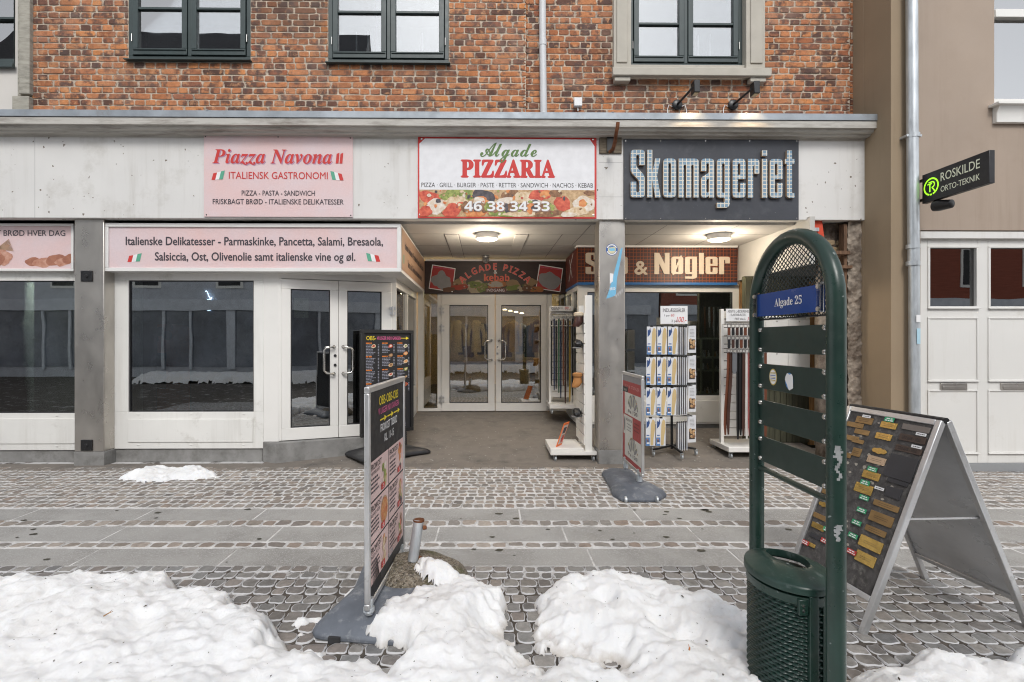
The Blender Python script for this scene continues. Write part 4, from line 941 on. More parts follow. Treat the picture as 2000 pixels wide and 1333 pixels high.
for px, py, rx, ry, mi, rt in ((838, 386, 24, 12, 1, -.3), (850, 404, 22, 14, 2, .2), (893, 383, 32, 13, 3, 0), (890, 394, 24, 9, 0, .1), (896, 377, 26, 6, 3, .1), (945, 384, 22, 14, 6, -.2), (998, 382, 18, 12, 4, .2), (942, 400, 16, 20, 5, .4), (936, 398, 12, 16, 2, .5), (884, 412, 22, 13, 1, .5), (925, 416, 20, 10, 5, 0),
                           (1000, 398, 30, 14, 2, 0), (1022, 392, 24, 16, 0, .2), (1055, 381, 22, 11, 1, .1), (1065, 379, 12, 8, 5, .4), (1085, 378, 12, 7, 4, 0), (1048, 405, 30, 14, 2, -.2), (1098, 399, 15, 17, 1, .7), (1132, 384, 22, 12, 7, 0), (1140, 401, 22, 16, 2, .1), (1138, 398, 8, 7, 5, 0), (1128, 414, 22, 9, 0, 0), (1070, 418, 30, 7, 4, .1), (990, 416, 34, 8, 3, 0), (1015, 418, 30, 6, 0, 0), (830, 415, 14, 10, 1, .4), (856, 393, 5, 4, 6, 0), (1045, 395, 6, 4, 6, 0), (960, 402, 14, 8, 2, .3), (1150, 378, 10, 5, 4, 0), (905, 403, 10, 6, 5, .2), (1110, 420, 16, 5, 2, 0)):
    blob(*at_(px, py), rx * K, ry * K, food[mi], L_, rt, .35, px * .13); L_ += .12
for k in range(70):
    px, py = random.uniform(822, 1158), random.uniform(373, 422); q = random.uniform(.8, 3.2); blob(*at_(px, py), q * K * 1.4, q * K, random.choice(food), L_, random.uniform(0, 3), .5, k); L_ += .01
for k in range(15): blob(*at_(909 + k * 11.5, 405 + 2 * (k % 2)), 8.5 * K, 9.5 * K, food[(4, 5, 6, 4, 3)[k % 5]], 7.6 + k * .01, k, .4, k)
a.tx(BOLD('46 38 34 33'), 908, 1074, 413.5, 17.5, flat('print_soft_grey', (.3, .2, .16)), 8, off=.055); a.tx(BOLD('46 38 34 33'), 907, 1073, 412.5, 17.5, M_tex_white, 9, off=.005)
a.build('lettering', t)
s_ = MB()
for px, py in ((823, 272), (1158, 273), (820, 420), (1159, 421), (991, 422)): s_.lathe([(.014, 0), (.012, .004), (.005, .006)], (FX(px, DSG), DSG, FZ(py, DSG, px)), 12, axis=(0, -1, 0))
s_.build('screw', M_chrome, t)
# --- heavy condensed letters
G = {}
def outl(p, r=5): return rnd(p, r)
def rr(x0, y0, x1, y1, r=5): return rnd([(x0, y0), (x1, y0), (x1, y1), (x0, y1)], r)
G['S'] = (38, [outl([(0, 0, 8), (38, 0, 8), (38, 56, 9), (15, 79, 6), (15, 109, 4), (23, 109, 4), (23, 83, 1), (38, 83, 1), (38, 122, 9), (0, 122, 9), (0, 66, 9), (23, 43, 6), (23, 13, 4), (15, 13, 4), (15, 40, 1), (0, 40, 1)])])
G['k'] = (37, [outl([(0, 0), (14, 0), (14, 44), (22, 0), (37, 0), (27, 55), (36, 100), (22, 100), (14, 64), (14, 122), (0, 122)], .6)])
G['o'] = (35, [rr(0, 0, 35, 100, 11), rr(14, 12, 21, 88, 3.4)])
G['m'] = (55, [outl([(0, 0, 1), (14, 0, 1), (14, 84, 3), (20.5, 84, 3), (20.5, 0, 1), (34.5, 0, 1), (34.5, 84, 3), (41, 84, 3), (41, 0, 1), (55, 0, 1), (55, 100, 10), (0, 100, 1)])])
G['a'] = (36, [outl([(0, 0, 9), (15, 0, 3), (21, 5, 1), (21, 0, 1), (35, 0, 1), (35, 100, 10), (0, 100, 10), (0, 68, 1), (14, 68, 1), (14, 88, 3), (21, 88, 3), (21, 64, 3), (0, 52, 8)]), rnd([(14, 13), (21, 13), (21, 50), (14, 45)], 3)])
G['g'] = (36, [outl([(0, -26, 1), (27, -26, 3), (35, -20, 9), (35, 100, 1), (21, 100, 1), (0, 100, 10), (0, 0, 9), (21, 0, 2), (21, -13, 3), (0, -13, 1)]), rr(14, 12, 21, 88, 3.4)])
G['e'] = (35, [outl([(0, 0, 10), (35, 0, 10), (35, 38, 1), (21, 38, 1), (21, 13, 3), (14, 13, 3), (14, 48, 1), (35, 48, 1), (35, 100, 10), (0, 100, 10)]), rr(14, 58, 21, 88, 3.4)])
G['r'] = (32, [outl([(0, 0, 1), (14, 0, 1), (14, 80, 3), (18, 86, 3), (18, 62, 1), (31, 62, 1), (31, 100, 9), (0, 100, 1)])])
G['i'] = (14, [rr(0, 0, 14, 100, 1), rr(0, 108, 14, 122, 1)])
G['t'] = (26, [outl([(5, 0, 8), (26, 0, 1), (26, 12, 1), (19, 12, 3), (19, 88, 1), (26, 88, 1), (26, 100, 1), (19, 100, 1), (19, 122, 1), (5, 122, 1), (5, 100, 1), (0, 100, 1), (0, 88, 1), (5, 88, 1)])])
G['N'] = (44, [outl([(0, 0), (14, 0), (14, 62), (29, 0), (44, 0), (44, 122), (30, 122), (30, 60), (14, 122), (0, 122)], .6)])
G['l'] = (14, [rr(0, 0, 14, 122, 1)])
G['ø'] = (35, G['o'][1])
def heavy(word, u0, u1, v0, v1, D, mats, parent, th, gap=4.5, lift=0):
    """each letter a plate of its own"""
    tot = sum(G[c][0] for c in word) + gap * (len(word) - 1); kx = (u1 - u0) / tot; kz = (v1 - v0) / 122; x = u0
    for c in word:
        w, cs = G[c]
        cs2 = [[(p * kx, q * kz) for p, q in ct] for ct in cs]
        v, f = fill_shape(cs2, th)
        m = MB(); m.add([(x + p, D - lift - th / 2 - q2, v0 + q) for p, q, q2 in v], [list(ff) for ff in f])
        if c == 'ø':
            m.prism([(x + p * kx, D - lift - th - .001, v0 + q * kz) for p, q in ((3, -6), (8, -6), (32, 106), (27, 106))], (0, th, 0))
        for i, ff in enumerate(m.f):
            pts = [Vector(m.v[k]) for k in ff]; n_ = (pts[1] - pts[0]).cross(pts[2] - pts[0])
            if abs(n_.y) < .6 * n_.length: m.m[i] = 1
        m.build('letter', mats, parent, smooth=False); x += (w + gap) * kx
def plaid(name, base, line1, line2, s, w1, w2):
    m, nt, p = nodes_of(name); co = coords(nt)
    sx = nt.nodes.new('ShaderNodeSeparateXYZ'); nt.links.new(co, sx.inputs[0])
    def stripes(ax, sc, w, ph=0): return math_n(nt, 'LESS_THAN', math_n(nt, 'FRACT', math_n(nt, 'ADD', math_n(nt, 'MULTIPLY', sx.outputs[ax], sc), ph + 50)), w)
    a_ = math_n(nt, 'MAXIMUM', stripes(0, s, w1), stripes(2, s, w1)); b_ = math_n(nt, 'MAXIMUM', stripes(0, s, w2, .45), stripes(2, s, w2, .45))
    col = mixc(nt, a_, mixc(nt, math_n(nt, 'MULTIPLY', b_, .55), base, line2), line1)
    col = mixc(nt, .5, col, ramp(nt, noise_n(nt, co, 30, 3), [(.3, .75), (.7, 1)]), 'MULTIPLY')
    nt.links.new(col, p.inputs['Base Color']); p.inputs['Roughness'].default_value = .5; MATS[name] = m; return m
M_anth = pbr('anthracite_board', (.040, .044, .055), .55, var=.2, scale=1.6, dirt=((.07, .075, .085), .36, 5), specks=((.15, .15, .16), .27, 50))
t = panel('dark_sign', 'dark anthracite sign with raised blue and white checked letters', DSG, 1218, 273, 1560, 430, M_anth, .014)
M_lt = plaid('checked_letter_face', (.16, .27, .38), (.66, .63, .55), (.30, .42, .52), 22, .24, .06)
heavy('Skomageriet', FX(1230, DSG), FX(1548, DSG), FZ(388, DSG, 1390), FZ(296, DSG, 1390), DSG, [M_lt, pbr('letter_edge', (.5, .38, .27), .6)], t, .035, gap=7, lift=.004)
s_ = MB()
for px in (1222, 1290, 1378, 1464, 1556):
    for py in (276, 427): s_.lathe([(.007, 0), (.005, .004)], (FX(px, DSG), DSG, FZ(py, DSG, px)), 8, axis=(0, -1, 0))
s_.build('screw', M_chrome, t)
# --- light box over the middle shop window, running into the arcade
DL = 6.17
t = thing('light_box_sign', 'long pink light box sign with dark lettering and two flags over the shop window', 'sign', (FX(500, DL), DL, FZ(531, DL, 500)), fac=True)
bx0, bx1, bz0, bz1 = FX(205, DL), FX(783, DL), FZ(531, DL, 500), FZ(437, DL, 500)
M_box = pbr('sign_box_white', (.74, .73, .71), .45, var=.04, dirt=((.5, .49, .47), .25, 3))
b = MB(); b.prism([(bx0, DL + .012, bz0), (bx1, DL + .012, bz0), (bx1 - .03, 8.85, bz0), (bx1 - .32, 8.85, bz0), (bx1 - .32, DS + .14, bz0), (bx0, DS + .14, bz0)], (0, 0, bz1 - bz0)); b.build('box', M_box, t, bevel=.003)
b = MB(); frame_bars(b, (bx0, DL + .012, bz0), (1, 0, 0), (0, 0, 1), (0, -1, 0), bx1 - bx0, bz1 - bz0, .045, 0, .022); b.build('frame', M_box, t, bevel=.004)
a = FArt(DL + .010); a.rect(bx0 + .045, bz0 + .045, bx1 - .045, bz1 - .045, M_pinkp, 0)
zm = (bz0 + bz1) / 2; xm = a.x(494)
a.tx('Italienske Delikatesser - Parmaskinke, Pancetta, Salami, Bresaola,', 246, 748, 479.5, 15.6, M_tex_dark, off=.022)
a.tx('Salsiccia, Ost, Olivenolie samt italienske vine og øl.', 303, 694, 509.5, 15.6, M_tex_dark, off=.022)
flag(a, 263, 503, 24, 16, True); flag(a, 729, 502.5, 24, 16, False); a.build('lettering', t)
xs_ = bx1 + .002
sd = Art((bx1 + .003, DL + .03, bz0), (-.03 / (8.85 - DL), 1, 0), (0, 0, 1)); Ls = 8.85 - DL - .04
M_tanp = two_tone('faded_tan_print', (.40, .24, .14), (.46, .30, .21), 2)
sd.rect(.02, .04, Ls, bz1 - bz0 - .03, M_tanp, 0); sd.text('Italienske Delikatesser - Parmaskinke, Pancetta, Salami, Bresaola,', Ls / 2 + .05, .33, .095, M_tex_dark, 1, w=Ls - .5, off=.02); sd.text('Salsiccia, Ost, Olivenolie samt italienske vine og øl.', Ls / 2 + .05, .14, .095, M_tex_dark, 1, w=Ls - 1.0, off=.02)
sd.rect(.16, .13, .22, .24, M_tex_green, 1); sd.build('side_print', t)
# --- light box of the left window
DL2 = 6.24
t = thing('light_box_sign', 'pink light box sign with loaves of bread, cut by the left edge', 'sign', (FX(50, DL2), DL2, FZ(531, DL2, 50)), fac=True)
bx0, bx1, bz0, bz1 = -8.4, FX(144.5, DL2), FZ(530, DL2, 70), FZ(437, DL2, 70)
b = MB(); b.box(bx0, bx1, DL2 + .012, DS + .1, bz0, bz1); b.build('box', M_box, t, bevel=.003)
b = MB(); frame_bars(b, (bx0, DL2 + .012, bz0), (1, 0, 0), (0, 0, 1), (0, -1, 0), bx1 - bx0, bz1 - bz0, .03, 0, .02); b.build('frame', M_box, t, bevel=.004)
a = FArt(DL2 + .010); a.rect(bx0 + .03, bz0 + .03, bx1 - .03, bz1 - .03, M_pinkp, 0)
a.tx('FRISKBAGT BRØD HVER DAG', -75, 128, 461, 10.5, M_tex_dark, off=.014)
K = DL2 / 1000; M_bread = two_tone('bread_print', (.42, .17, .10), (.62, .36, .27), 14); M_breadd = two_tone('bread_print_dark', (.30, .11, .07), (.45, .2, .12), 14)
for i, (px, py, rx, ry) in enumerate(((66, 512, 16, 8), (86, 514, 22, 9), (108, 508, 18, 10), (122, 512, 14, 8), (135, 506, 12, 9), (10, 505, 14, 13), (-10, 508, 20, 15), (3, 490, 18, 6), (-30, 498, 20, 16))): a.ell(a.x(px), a.z(px, py), rx * K, ry * K, M_bread if i % 2 else M_breadd, 1 + i * .2, .1 * i, 18, .3, i)
for k in range(10): a.line([(a.x(-5), a.z(0, 486)), (a.x(18 + k), a.z(20, 468 + k * 2.5))], .008, M_tanp, 3)
a.build('lettering', t)
# --- sign over the rear entrance
DK = 8.86
t = thing('pizza_sign', 'dark sign with arched red lettering and food pictures over the rear entrance doors', 'sign', (FX(972, DK), DK, FZ(572, DK)), fac=True)
bx0, bx1, bz0, bz1 = FX(838, DK), FX(1107, DK), FZ(572.5, DK), FZ(511, DK)
b = MB(); b.box(bx0 - .05, bx1 + .05, DK, DD + .02, bz0 - .01, bz1 + .005); b.build('board', pbr('maroon_board', (.022, .009, .008), .5, var=.4, scale=4, stretch=(.4, 1, 4)), t)
b = MB(); b.box(bx0 - .03, bx1 + .03, DK - .025, DK, bz1 + .002, bz1 + .03); b.build('top_rail', M_box, t)
a = FArt(DK - .001); K = DK / 1000
for px0, px1 in ((841, 893), (1050, 1103)):
    w = px1 - px0
    a.quad((px0, 564), (px0 + w * .9, 571), (px1 + .5, 524.5), (px0 + w * .13, 517), M_tex_white, 1)
    a.quad((px0 + 1.4, 562.8), (px0 + w * .88, 569.4), (px1 - 1.2, 526), (px0 + w * .16, 518.8), flat('poster_red', (.33, .03, .03)), 2)
    a.text('SANDWICH PASTA BURGER', a.x(px0 + w * .56), a.z(px0, 525.5), .018, M_tex_pink, 3, w=w * .8 * K, rot=-.13)
    a.ell(a.x(px0 + w * .45), a.z(px0, 547), 17 * K, 15 * K, flat('poster_grey', (.21, .21, .22)), 3, -.2, 28, .55, px0); a.ell(a.x(px0 + w * .6), a.z(px0, 552), 15 * K, 14 * K, flat('poster_grey', (.21, .21, .22)), 3.2, .3, 28, .4, px0)
def arch_text(txt, cx, cy, r, a0, a1, h, m, lay, off=0):
    n_ = len(txt); ws = [1.0 if c not in ' I' else .5 for c in txt]; tot = sum(ws); acc = 0
    for c, w in zip(txt, ws):
        q = a0 + (a1 - a0) * (acc + w / 2) / tot; acc += w
        if c == ' ': continue
        an = R(q); a.text(BOLD(c), cx + r * math.sin(an), cy + r * math.cos(an), h, m, lay, rot=-an, off=off, sx=.95, ref=BOLD('H'))
M_neon = flat('print_coral', (.62, .10, .08)); M_neonw = flat('print_pale_pink', (.62, .4, .36))
cxk, czk = a.x(970.5), a.z(970, 527) - .78
arch_text('ALGADE PIZZA', cxk, czk, .775, -47, 47, .115, M_neonw, 3, .02); arch_text('ALGADE PIZZA', cxk, czk, .775, -47, 47, .115, M_neon, 4)
a.tx('&', 968, 975, 535, 7, M_tex_white, 4); a.tx(BOLD('kebab'), 950, 998, 549, 12, M_neon, 5, ref=BOLD('H')); a.tx(BOLD('kebab'), 949, 998.5, 549.5, 13, flat('print_amber', (.55, .2, .05)), 4, ref=BOLD('H'), off=.015)
foodk = [flat('dim_' + m_.name, [v * .42 for v in c_]) for m_, c_ in zip(food, ((.72, .58, .38), (.62, .06, .025), (.76, .70, .60), (.25, .33, .05), (.24, .10, .04), (.7, .24, .06), (.06, .05, .06), (.52, .34, .17)))]
for i, (px, py, rx, ry, mi) in enumerate(((902, 556, 17, 10, 7), (900, 562, 18, 5, 1), (932, 560, 14, 12, 0), (930, 556, 12, 7, 3), (945, 562, 10, 9, 3), (973, 558, 19, 9, 5), (973, 556, 14, 5, 2), (1005, 557, 14, 10, 7), (1004, 563, 16, 5, 3), (1022, 564, 9, 6, 0), (1035, 562, 13, 8, 4), (1042, 552, 10, 8, 7), (1052, 566, 14, 5, 5), (880, 566, 12, 5, 4))):
    a.ell(a.x(px), a.z(px, py), rx * K, ry * K, foodk[mi], 2 + i * .1, .1 * (i % 3), 20, .4, i)
for k in range(40): a.ell(a.x(random.uniform(885, 1050)), a.z(970, random.uniform(553, 568)), random.uniform(1, 3) * K, random.uniform(.8, 2) * K, random.choice(foodk), 3.6, 0, 7)
a.rect(a.x(952), a.z(970, 571), a.x(992.5), a.z(970, 563.4), flat('print_maroon', (.09, .02, .02)), 5); a.tx('INDGANG', 954.5, 989, 570, 5.3, M_tex_white, 6); a.build('lettering', t)
# --- tartan sign of the right shop, side face into the passage
DT = 7.70
t = thing('tartan_sign', 'brown and orange tartan sign with cream letters and a blue lower edge', 'sign', (FX(1300, DT), DT, FZ(556, DT, 1300)), fac=True)
bx0, bx1, bz0, bz1 = FX(1131, DT), FX(1440, DT), FZ(552, DT, 1300), FZ(484, DT, 1300)
M_tart = plaid('tartan_print', (.028, .014, .018), (.27, .058, .010), (.085, .022, .010), 19, .14, .30)
b = MB(); b.box(bx0, bx1 + .02, DT, DN + .02, bz0, bz1); b.box(bx0, bx0 + .25, DN + .02, 8.84, bz0, bz1); b.build('board', M_tart, t, smooth=False)
b = MB(); b.box(bx0 - .004, bx1 + .02, DT - .005, DN + .03, bz0 - .036, bz0 - .001); b.box(bx0 - .004, bx0 + .25, DN + .03, 8.84, bz0 - .036, bz0 - .001); b.build('lower_edge', pbr('blue_edge', (.02, .12, .33), .4), t)
b = MB(); b.box(bx0 - .02, bx1 + .02, DT - .02, DN + .03, bz1 + .001, bz1 + .03); b.build('top_rail', M_box, t)
M_cream = pbr('cream_letter', (.55, .46, .36), .5, var=.05)
zb_, zt_ = FZ(536, DT, 1330), FZ(494.5, DT, 1330)
heavy('Nøgler', FX(1280, DT), FX(1428, DT), zb_, zt_, DT, [M_cream, M_cream], t, .012, 5)
heavy('Sko', FX(1146, DT), FX(1228, DT), zb_, zt_, DT, [M_cream, M_cream], t, .012, 5)
a = FArt(DT - .002); a.tx(BOLD('&'), 1242, 1267, 536, 25, M_cream, 2, off=.03, ref=BOLD('&')); a.build('lettering', t)
sd = Art((bx0 - .004, 8.78, bz0), (0, -1, 0), (0, 0, 1)); sd.rect(.02, .0, .98, bz1 - bz0, flat('side_maroon', (.12, .03, .025)), 0); sd.line([(.3, .1), (.5, .3), (.42, .32), (.7, .5)], .03, M_tex_white, 1); sd.line([(.35, .45), (.62, .12)], .02, M_tex_white, 1.5); sd.build('side_print', t)
# --- projecting sign of the brown house
xs0 = FX(1803, DBH) ; Dn, Df = 4.50 / 5.2 * (DBH - .05), DBH - .05
XPS = X(1801, Df) ; th = .055; za, zb2 = Z(399, Df) - .0, Z(343, Df)
t = thing('projecting_sign', 'black projecting sign with glowing green round logo and pale lettering beside the drainpipe', 'sign', (XPS, DBH, za))
t.location = (XPS, DBH, za)
b = MB(); b.box(XPS, XPS + th, Dn, Df, za, zb2); b.build('box', M_black, t, bevel=.004)
b = MB()
for zz in (za + .05, zb2 - .05): b.box(XPS + .012, XPS + .042, Df, DBH + .07, zz - .014, zz + .014)
b.build('bracket', M_blackm, t, bevel=.003)
b = MB(); b.lathe([(.02, 0), (.055, .0), (.06, .05), (.045, .17), (.03, .18)], (XPS + .03, Df - .12, za - .055), 16, axis=(.25, -1, -.1)); b.tube([(XPS + .03, Df - .16, za), (XPS + .03, Df - .18, za - .05)], .012, 8); b.build('spotlight', M_blackm, t)
L = Df - Dn; H_ = zb2 - za
a = Art((XPS - .0015, Df, za), (0, -1, 0), (0, 0, 1))
M_logo = pbr('lit_green_logo', (.3, .7, .02), .4, emit=((.30, .80, .02), .9)); M_let = pbr('pale_sign_letters', (.62, .64, .52), .4, emit=((.6, .65, .5), .12))
cu, cv = L * .155, H_ * .5
a.ring(cu, cv, .078, .016, M_logo, 1, 30, -75, 255); a.ring(cu, cv, .078, .016, M_logo, 1, 4, 262, 276)
a.line([(cu - .045, cv + .03), (cu + .01, cv + .03)], .012, M_logo, 1); a.line([(cu - .015, cv + .03), (cu - .015, cv - .055)], .013, M_logo, 1)
a.ring(cu + .012, cv + .018, .024, .012, M_logo, 1, 14, -95, 95); a.line([(cu - .03, cv + .048), (cu + .012, cv + .048)], .012, M_logo, 1); a.line([(cu + .012, cv - .012), (cu + .048, cv - .062)], .013, M_logo, 1)
a.text('ROSKILDE', L * .31, H_ * .56, .088, M_let, 1, w=L * .57, align='L', off=.006); a.text('ORTO-TEKNIK', L * .31, H_ * .2, .058, M_let, 1, w=L * .57, align='L', off=.006); a.build('lettering', t)
# ================================================================== fittings on the fronts
t = thing('white_downpipe', 'slim white downpipe on the brick wall above the cornice', 'drainpipe', (FX(1060, 6.2), 6.2, 3.95), fac=True)
b = MB(); d = DB - .065
b.tube([(FX(1062.5, d), d, 3.93), (FX(1060, d), d, FZ(84, d, 1060)), (FX(1059, d), d, 7.3)], .042, 14); b.build('pipe', pbr('grey_white_pipe', (.58, .59, .6), .4, var=.05), t)
b = MB(); b.tube([(FX(1060.3, d), d, FZ(90, d, 1060)), (FX(1060.1, d), d, FZ(78, d, 1060))], .047, 14); b.build('pipe_collar', pbr('grey_white_pipe', (.58, .59, .6), .4), t)
t = thing('zinc_downpipe', 'tall galvanised downpipe on the brown house corner', 'drainpipe', (FX(1787, 5.2), 5.22, 0), fac=True)
d = DBH - .09
b = MB(); b.tube([(FX(1786, d), d, -.02), (FX(1784, d), d, FZ(520, d, 1780))], .052, 16); b.tube([(FX(1783.6, d), d, FZ(520, d, 1780)), (FX(1781, d), d, FZ(265, d, 1780)), (FX(1778, d), d, 7.3)], .056, 16); b.build('pipe', M_galv, t)
for py in (482, 515, 266):
    b = MB(); b.tube([(FX(1782, d), d, FZ(py + 4, d, 1780)), (FX(1782, d), d, FZ(py - 4, d, 1780))], .064, 16); b.build('pipe_collar', M_galv, t)
b = MB(); z = FZ(266, d, 1780); b.box(FX(1782, d) - .085, FX(1782, d) - .06, d - .02, DBH + .01, z - .012, z + .012); b.box(FX(1782, d) + .06, FX(1782, d) + .085, d - .02, DBH + .01, z - .012, z + .012); b.build('pipe_bracket', M_galv, t)
b = Art((0, d - .0585, 0)); b.rect(FX(1780, d), FZ(630, d, 1783), FX(1788, d), FZ(616, d, 1783), M_tex_white, 0); b.rect(FX(1781, d), FZ(672, d, 1783), FX(1788, d), FZ(642, d, 1783), flat('sticker_pale_blue', (.4, .6, .7)), 0); b.build('sticker', t)
def wall_lamp(px, py, px2, py2, label):
    d = DB - .015; x, z = FX(px, d), FZ(py, d, px)
    t = thing('wall_lamp', label, 'lamp', (x, DB, z), group='black spot lamps over the dark sign', fac=True)
    b = MB(); b.lathe([(.062, 0), (.062, .018), (.045, .03)], (x, DB - .02, z), 20, axis=(0, -1, 0)); b.build('base', M_blackm, t)
    d2 = 5.80; x2, z2 = FX(px2, d2), FZ(py2, d2, px2)
    b = MB(); b.tube([(x, DB - .04, z), (x2 - .01, d2, z2)], .014, 10); b.build('arm', M_blackm, t)
    b = MB(); b.box(x2 - .012, x2 + .055, d2 - .05, d2 + .05, z2 - .07, z2 + .07); hd = b.build('lamp_head', M_blackm, t, bevel=.006)
    b = MB(); b.box(x2 + .0, x2 + .045, d2 - .035, d2 + .035, z2 - .074, z2 - .071); b.build('lamp_lens', pbr('warm_lens', (.05, .045, .04), emit=((1, .72, .4), .1)), hd)
    ld = bpy.data.lights.new('spot_bulb', 'SPOT'); lo = bpy.data.objects.new('spot_bulb', ld); COL.objects.link(lo); ld.energy = 9; ld.color = (1, .72, .42); ld.spot_size = R(100); ld.spot_blend = .8; ld.shadow_soft_size = .03
    lo.parent = t; lo.location = Vector((x2 + .02, d2, z2 - .09)) - Vector(ORG[t.name]); lo.rotation_euler = (R(12), 0, 0)
    b = MB()
    for s_ in (-1, 1):
        if s_ == 1 and px > 1400: continue
        b.tube([(x + s_ * .055, DB - .02, z - .02), (x + s_ * .10, DB - .022, z - .0), (x + s_ * .115, DB - .02, z - .05), (x + s_ * .12, DB - .03, z - .13)], .005, 6)
    b.build('cable', M_tex_white, t)
wall_lamp(1322, 206, 1354, 172, 'black spot lamp on the brick wall over the middle of the dark sign')
wall_lamp(1431, 206, 1470, 174, 'black spot lamp on the brick wall over the right end of the dark sign')
t = thing('junction_box', 'small white cable box on the bricks just above the zinc flashing', 'cable box', (FX(1128, DB), DB, 3.95), fac=True)
b = MB(); b.box(FX(1120, DB), FX(1135.5, DB), DB - .07, DB - .012, FZ(212, DB, 1128), FZ(195.5, DB, 1128)); b.build('case', M_tex_white, t, bevel=.006)
b = MB(); b.tube([(FX(1128, DB), DB - .03, FZ(212, DB, 1128)), (FX(1128, DB), DB - .04, FZ(220, DB, 1128))], .007, 6); b.build('cable', M_tex_white, t)
t = thing('iron_hook', 'rusty iron bracket with upright hook between the white and dark signs', 'bracket', (FX(1192, DF), DF, FZ(300, DF, 1192)), fac=True)
b = MB(); b.box(FX(1170, DF), FX(1213.5, DF), DF - .02, DF - .0, FZ(301, DF, 1192), FZ(266, DF, 1192)); b.build('wooden_pad', pbr('weathered_board', (.13, .105, .075), .9, var=.5, scale=8, stretch=(1, 6, 6), bmp=.4), t, bevel=.003)
b = MB(); b.box(FX(1184, DF), FX(1198, DF), DF - .032, DF - .02, FZ(299, DF, 1192), FZ(263, DF, 1192)); b.build('plate', M_blackm, t, bevel=.004)
b = MB(); pts = [(1190, 298, 6.02), (1197, 292, 5.98), (1201, 276, 5.85), (1203, 258, 5.72), (1205, 250, 5.70), (1206, 240, 5.70)]
b.tube([(FX(p, d), d, FZ(q, d, p)) for p, q, d in pts], [.02, .022, .022, .02, .022, .022], 8); b.build('hook', M_rust, t)
# ceiling lamps (lit)
for px, lab in ((952, 'round lit ceiling lamp above the rear entrance passage'), (1408, 'round lit ceiling lamp above the spinner rack and tartan sign')):
    y = 6.88; x = X(px, y); t = thing('ceiling_lamp', lab, 'lamp', (x, y, ZC - .08), group='round lamps under the arcade ceiling', fac=True)
    b = MB(); b.lathe([(.148, 0), (.152, .02), (.152, .072)], (x, y, ZC - .073), 40); b.build('housing', M_tex_white, t)
    b = MB(); b.lathe([(.06, -.02), (.115, -.012), (.138, 0), (.138, .004)], (x, y, ZC - .077), 40); b.build('diffuser', pbr('lit_diffuser', (1, .9, .75), .4, emit=((1, .86, .62), 3.2)), t)
    ld = bpy.data.lights.new('lamp_bulb', 'POINT'); lo = bpy.data.objects.new('lamp_bulb', ld); COL.objects.link(lo); ld.energy = 20; ld.color = (1, .86, .68); ld.shadow_soft_size = .12
    lo.parent = t; lo.location = (0, 0, -.16)
t = thing('security_camera', 'small dome security camera under the ceiling above the rear sign', 'camera', (FX(952, 8.7), 8.7, ZC - .12), fac=True)
b = MB(); b.lathe([(.07, 0), (.07, .02), (.05, .03)], (FX(952, 8.7), 8.7, ZC - .032), 18); b.build('mount', M_alu, t)
b = MB(); b.ball((FX(952, 8.7), 8.68, ZC - .075), .058, 10); b.build('dome', M_alu, t)
b = MB(); b.lathe([(.03, 0), (.026, .012)], (FX(952, 8.7), 8.628, ZC - .085), 14, axis=(0, -1, -.15)); b.build('lens', M_black, t)
# stickers on the middle pillar
t = thing('round_sticker', 'round blue and cream sticker high on the middle steel pillar', 'sticker', (FX(1195, DP), DP, FZ(488, DP, 1195)), fac=True)
a = FArt(DP - .0015); x, z = a.x(1195), a.z(1195, 488); a.ell(x, z, .071, .071, M_tex_blue, 0, n=28); a.ring(x, z, .052, .012, M_tex_white, 1, 18, 20, 160); a.ring(x, z, .052, .012, M_tex_white, 1, 18, 200, 340); a.ell(x, z, .048, .048, flat('sticker_cream', (.62, .58, .38)), 1, n=24); a.poly([(x - .04, z + .012), (x - .02, z - .018), (x + .04, z - .012), (x + .03, z + .018)], flat('sticker_sky', (.2, .5, .7)), 2); a.line([(x - .03, z + .03), (x + .02, z + .04)], .012, M_tex_blue, 2); a.build('print', t)
t = thing('torn_sticker', 'long torn light blue sticker shaped like an oar on the middle steel pillar', 'sticker', (FX(1200, DP), DP, FZ(583, DP, 1200)), fac=True)
a = FArt(DP - .0015); M_sb = flat('sticker_light_blue', (.17, .45, .66))
a.poly([(a.x(p), a.z(p, q)) for p, q in ((1184, 584), (1196, 580), (1203, 577), (1205, 545), (1212, 510), (1216, 486), (1215, 483), (1211, 490), (1203, 520), (1196, 545), (1188, 572))], M_sb, 0)
a.quad((1191, 555), (1197, 550), (1198, 535), (1191, 534), M_tex_white, .8); a.tx(BOLD('BRØD'), 1191, 1202, 567, 5, M_tex_white, 1, rot=.12)
for k in range(4): a.quad((1203 + k * 4, 583 - k * 3.6), (1206 + k * 4, 581 - k * 3.6), (1203.5 + k * 4, 574 - k * 3.6), (1201 + k * 4, 577 - k * 3.6), flat('sticker_residue', (.42, .41, .40)), .3)
a.build('print', t)
t = thing('red_plastic_cover', 'bright red plastic strip hanging under the fascia beside the wing panel', 'plastic cover', (FX(1600, 6.2), 6.2, 2.4), fac=True)
b = MB(); d = 6.14; b.prism([(FX(p, d), d, FZ(q, d, p)) for p, q in ((1592, 432), (1606, 431), (1611, 470), (1604, 466), (1590, 452))], (0, .05, 0)); b.build('strip', flat('red_plastic', (.62, .07, .03)), t, bevel=.004)
b = MB(); d = 6.12; b.box(FX(1588, d), FX(1600, d), d, d + .02, FZ(452, d, 1595), FZ(445, d, 1595)); b.build('clip', M_galv, t)
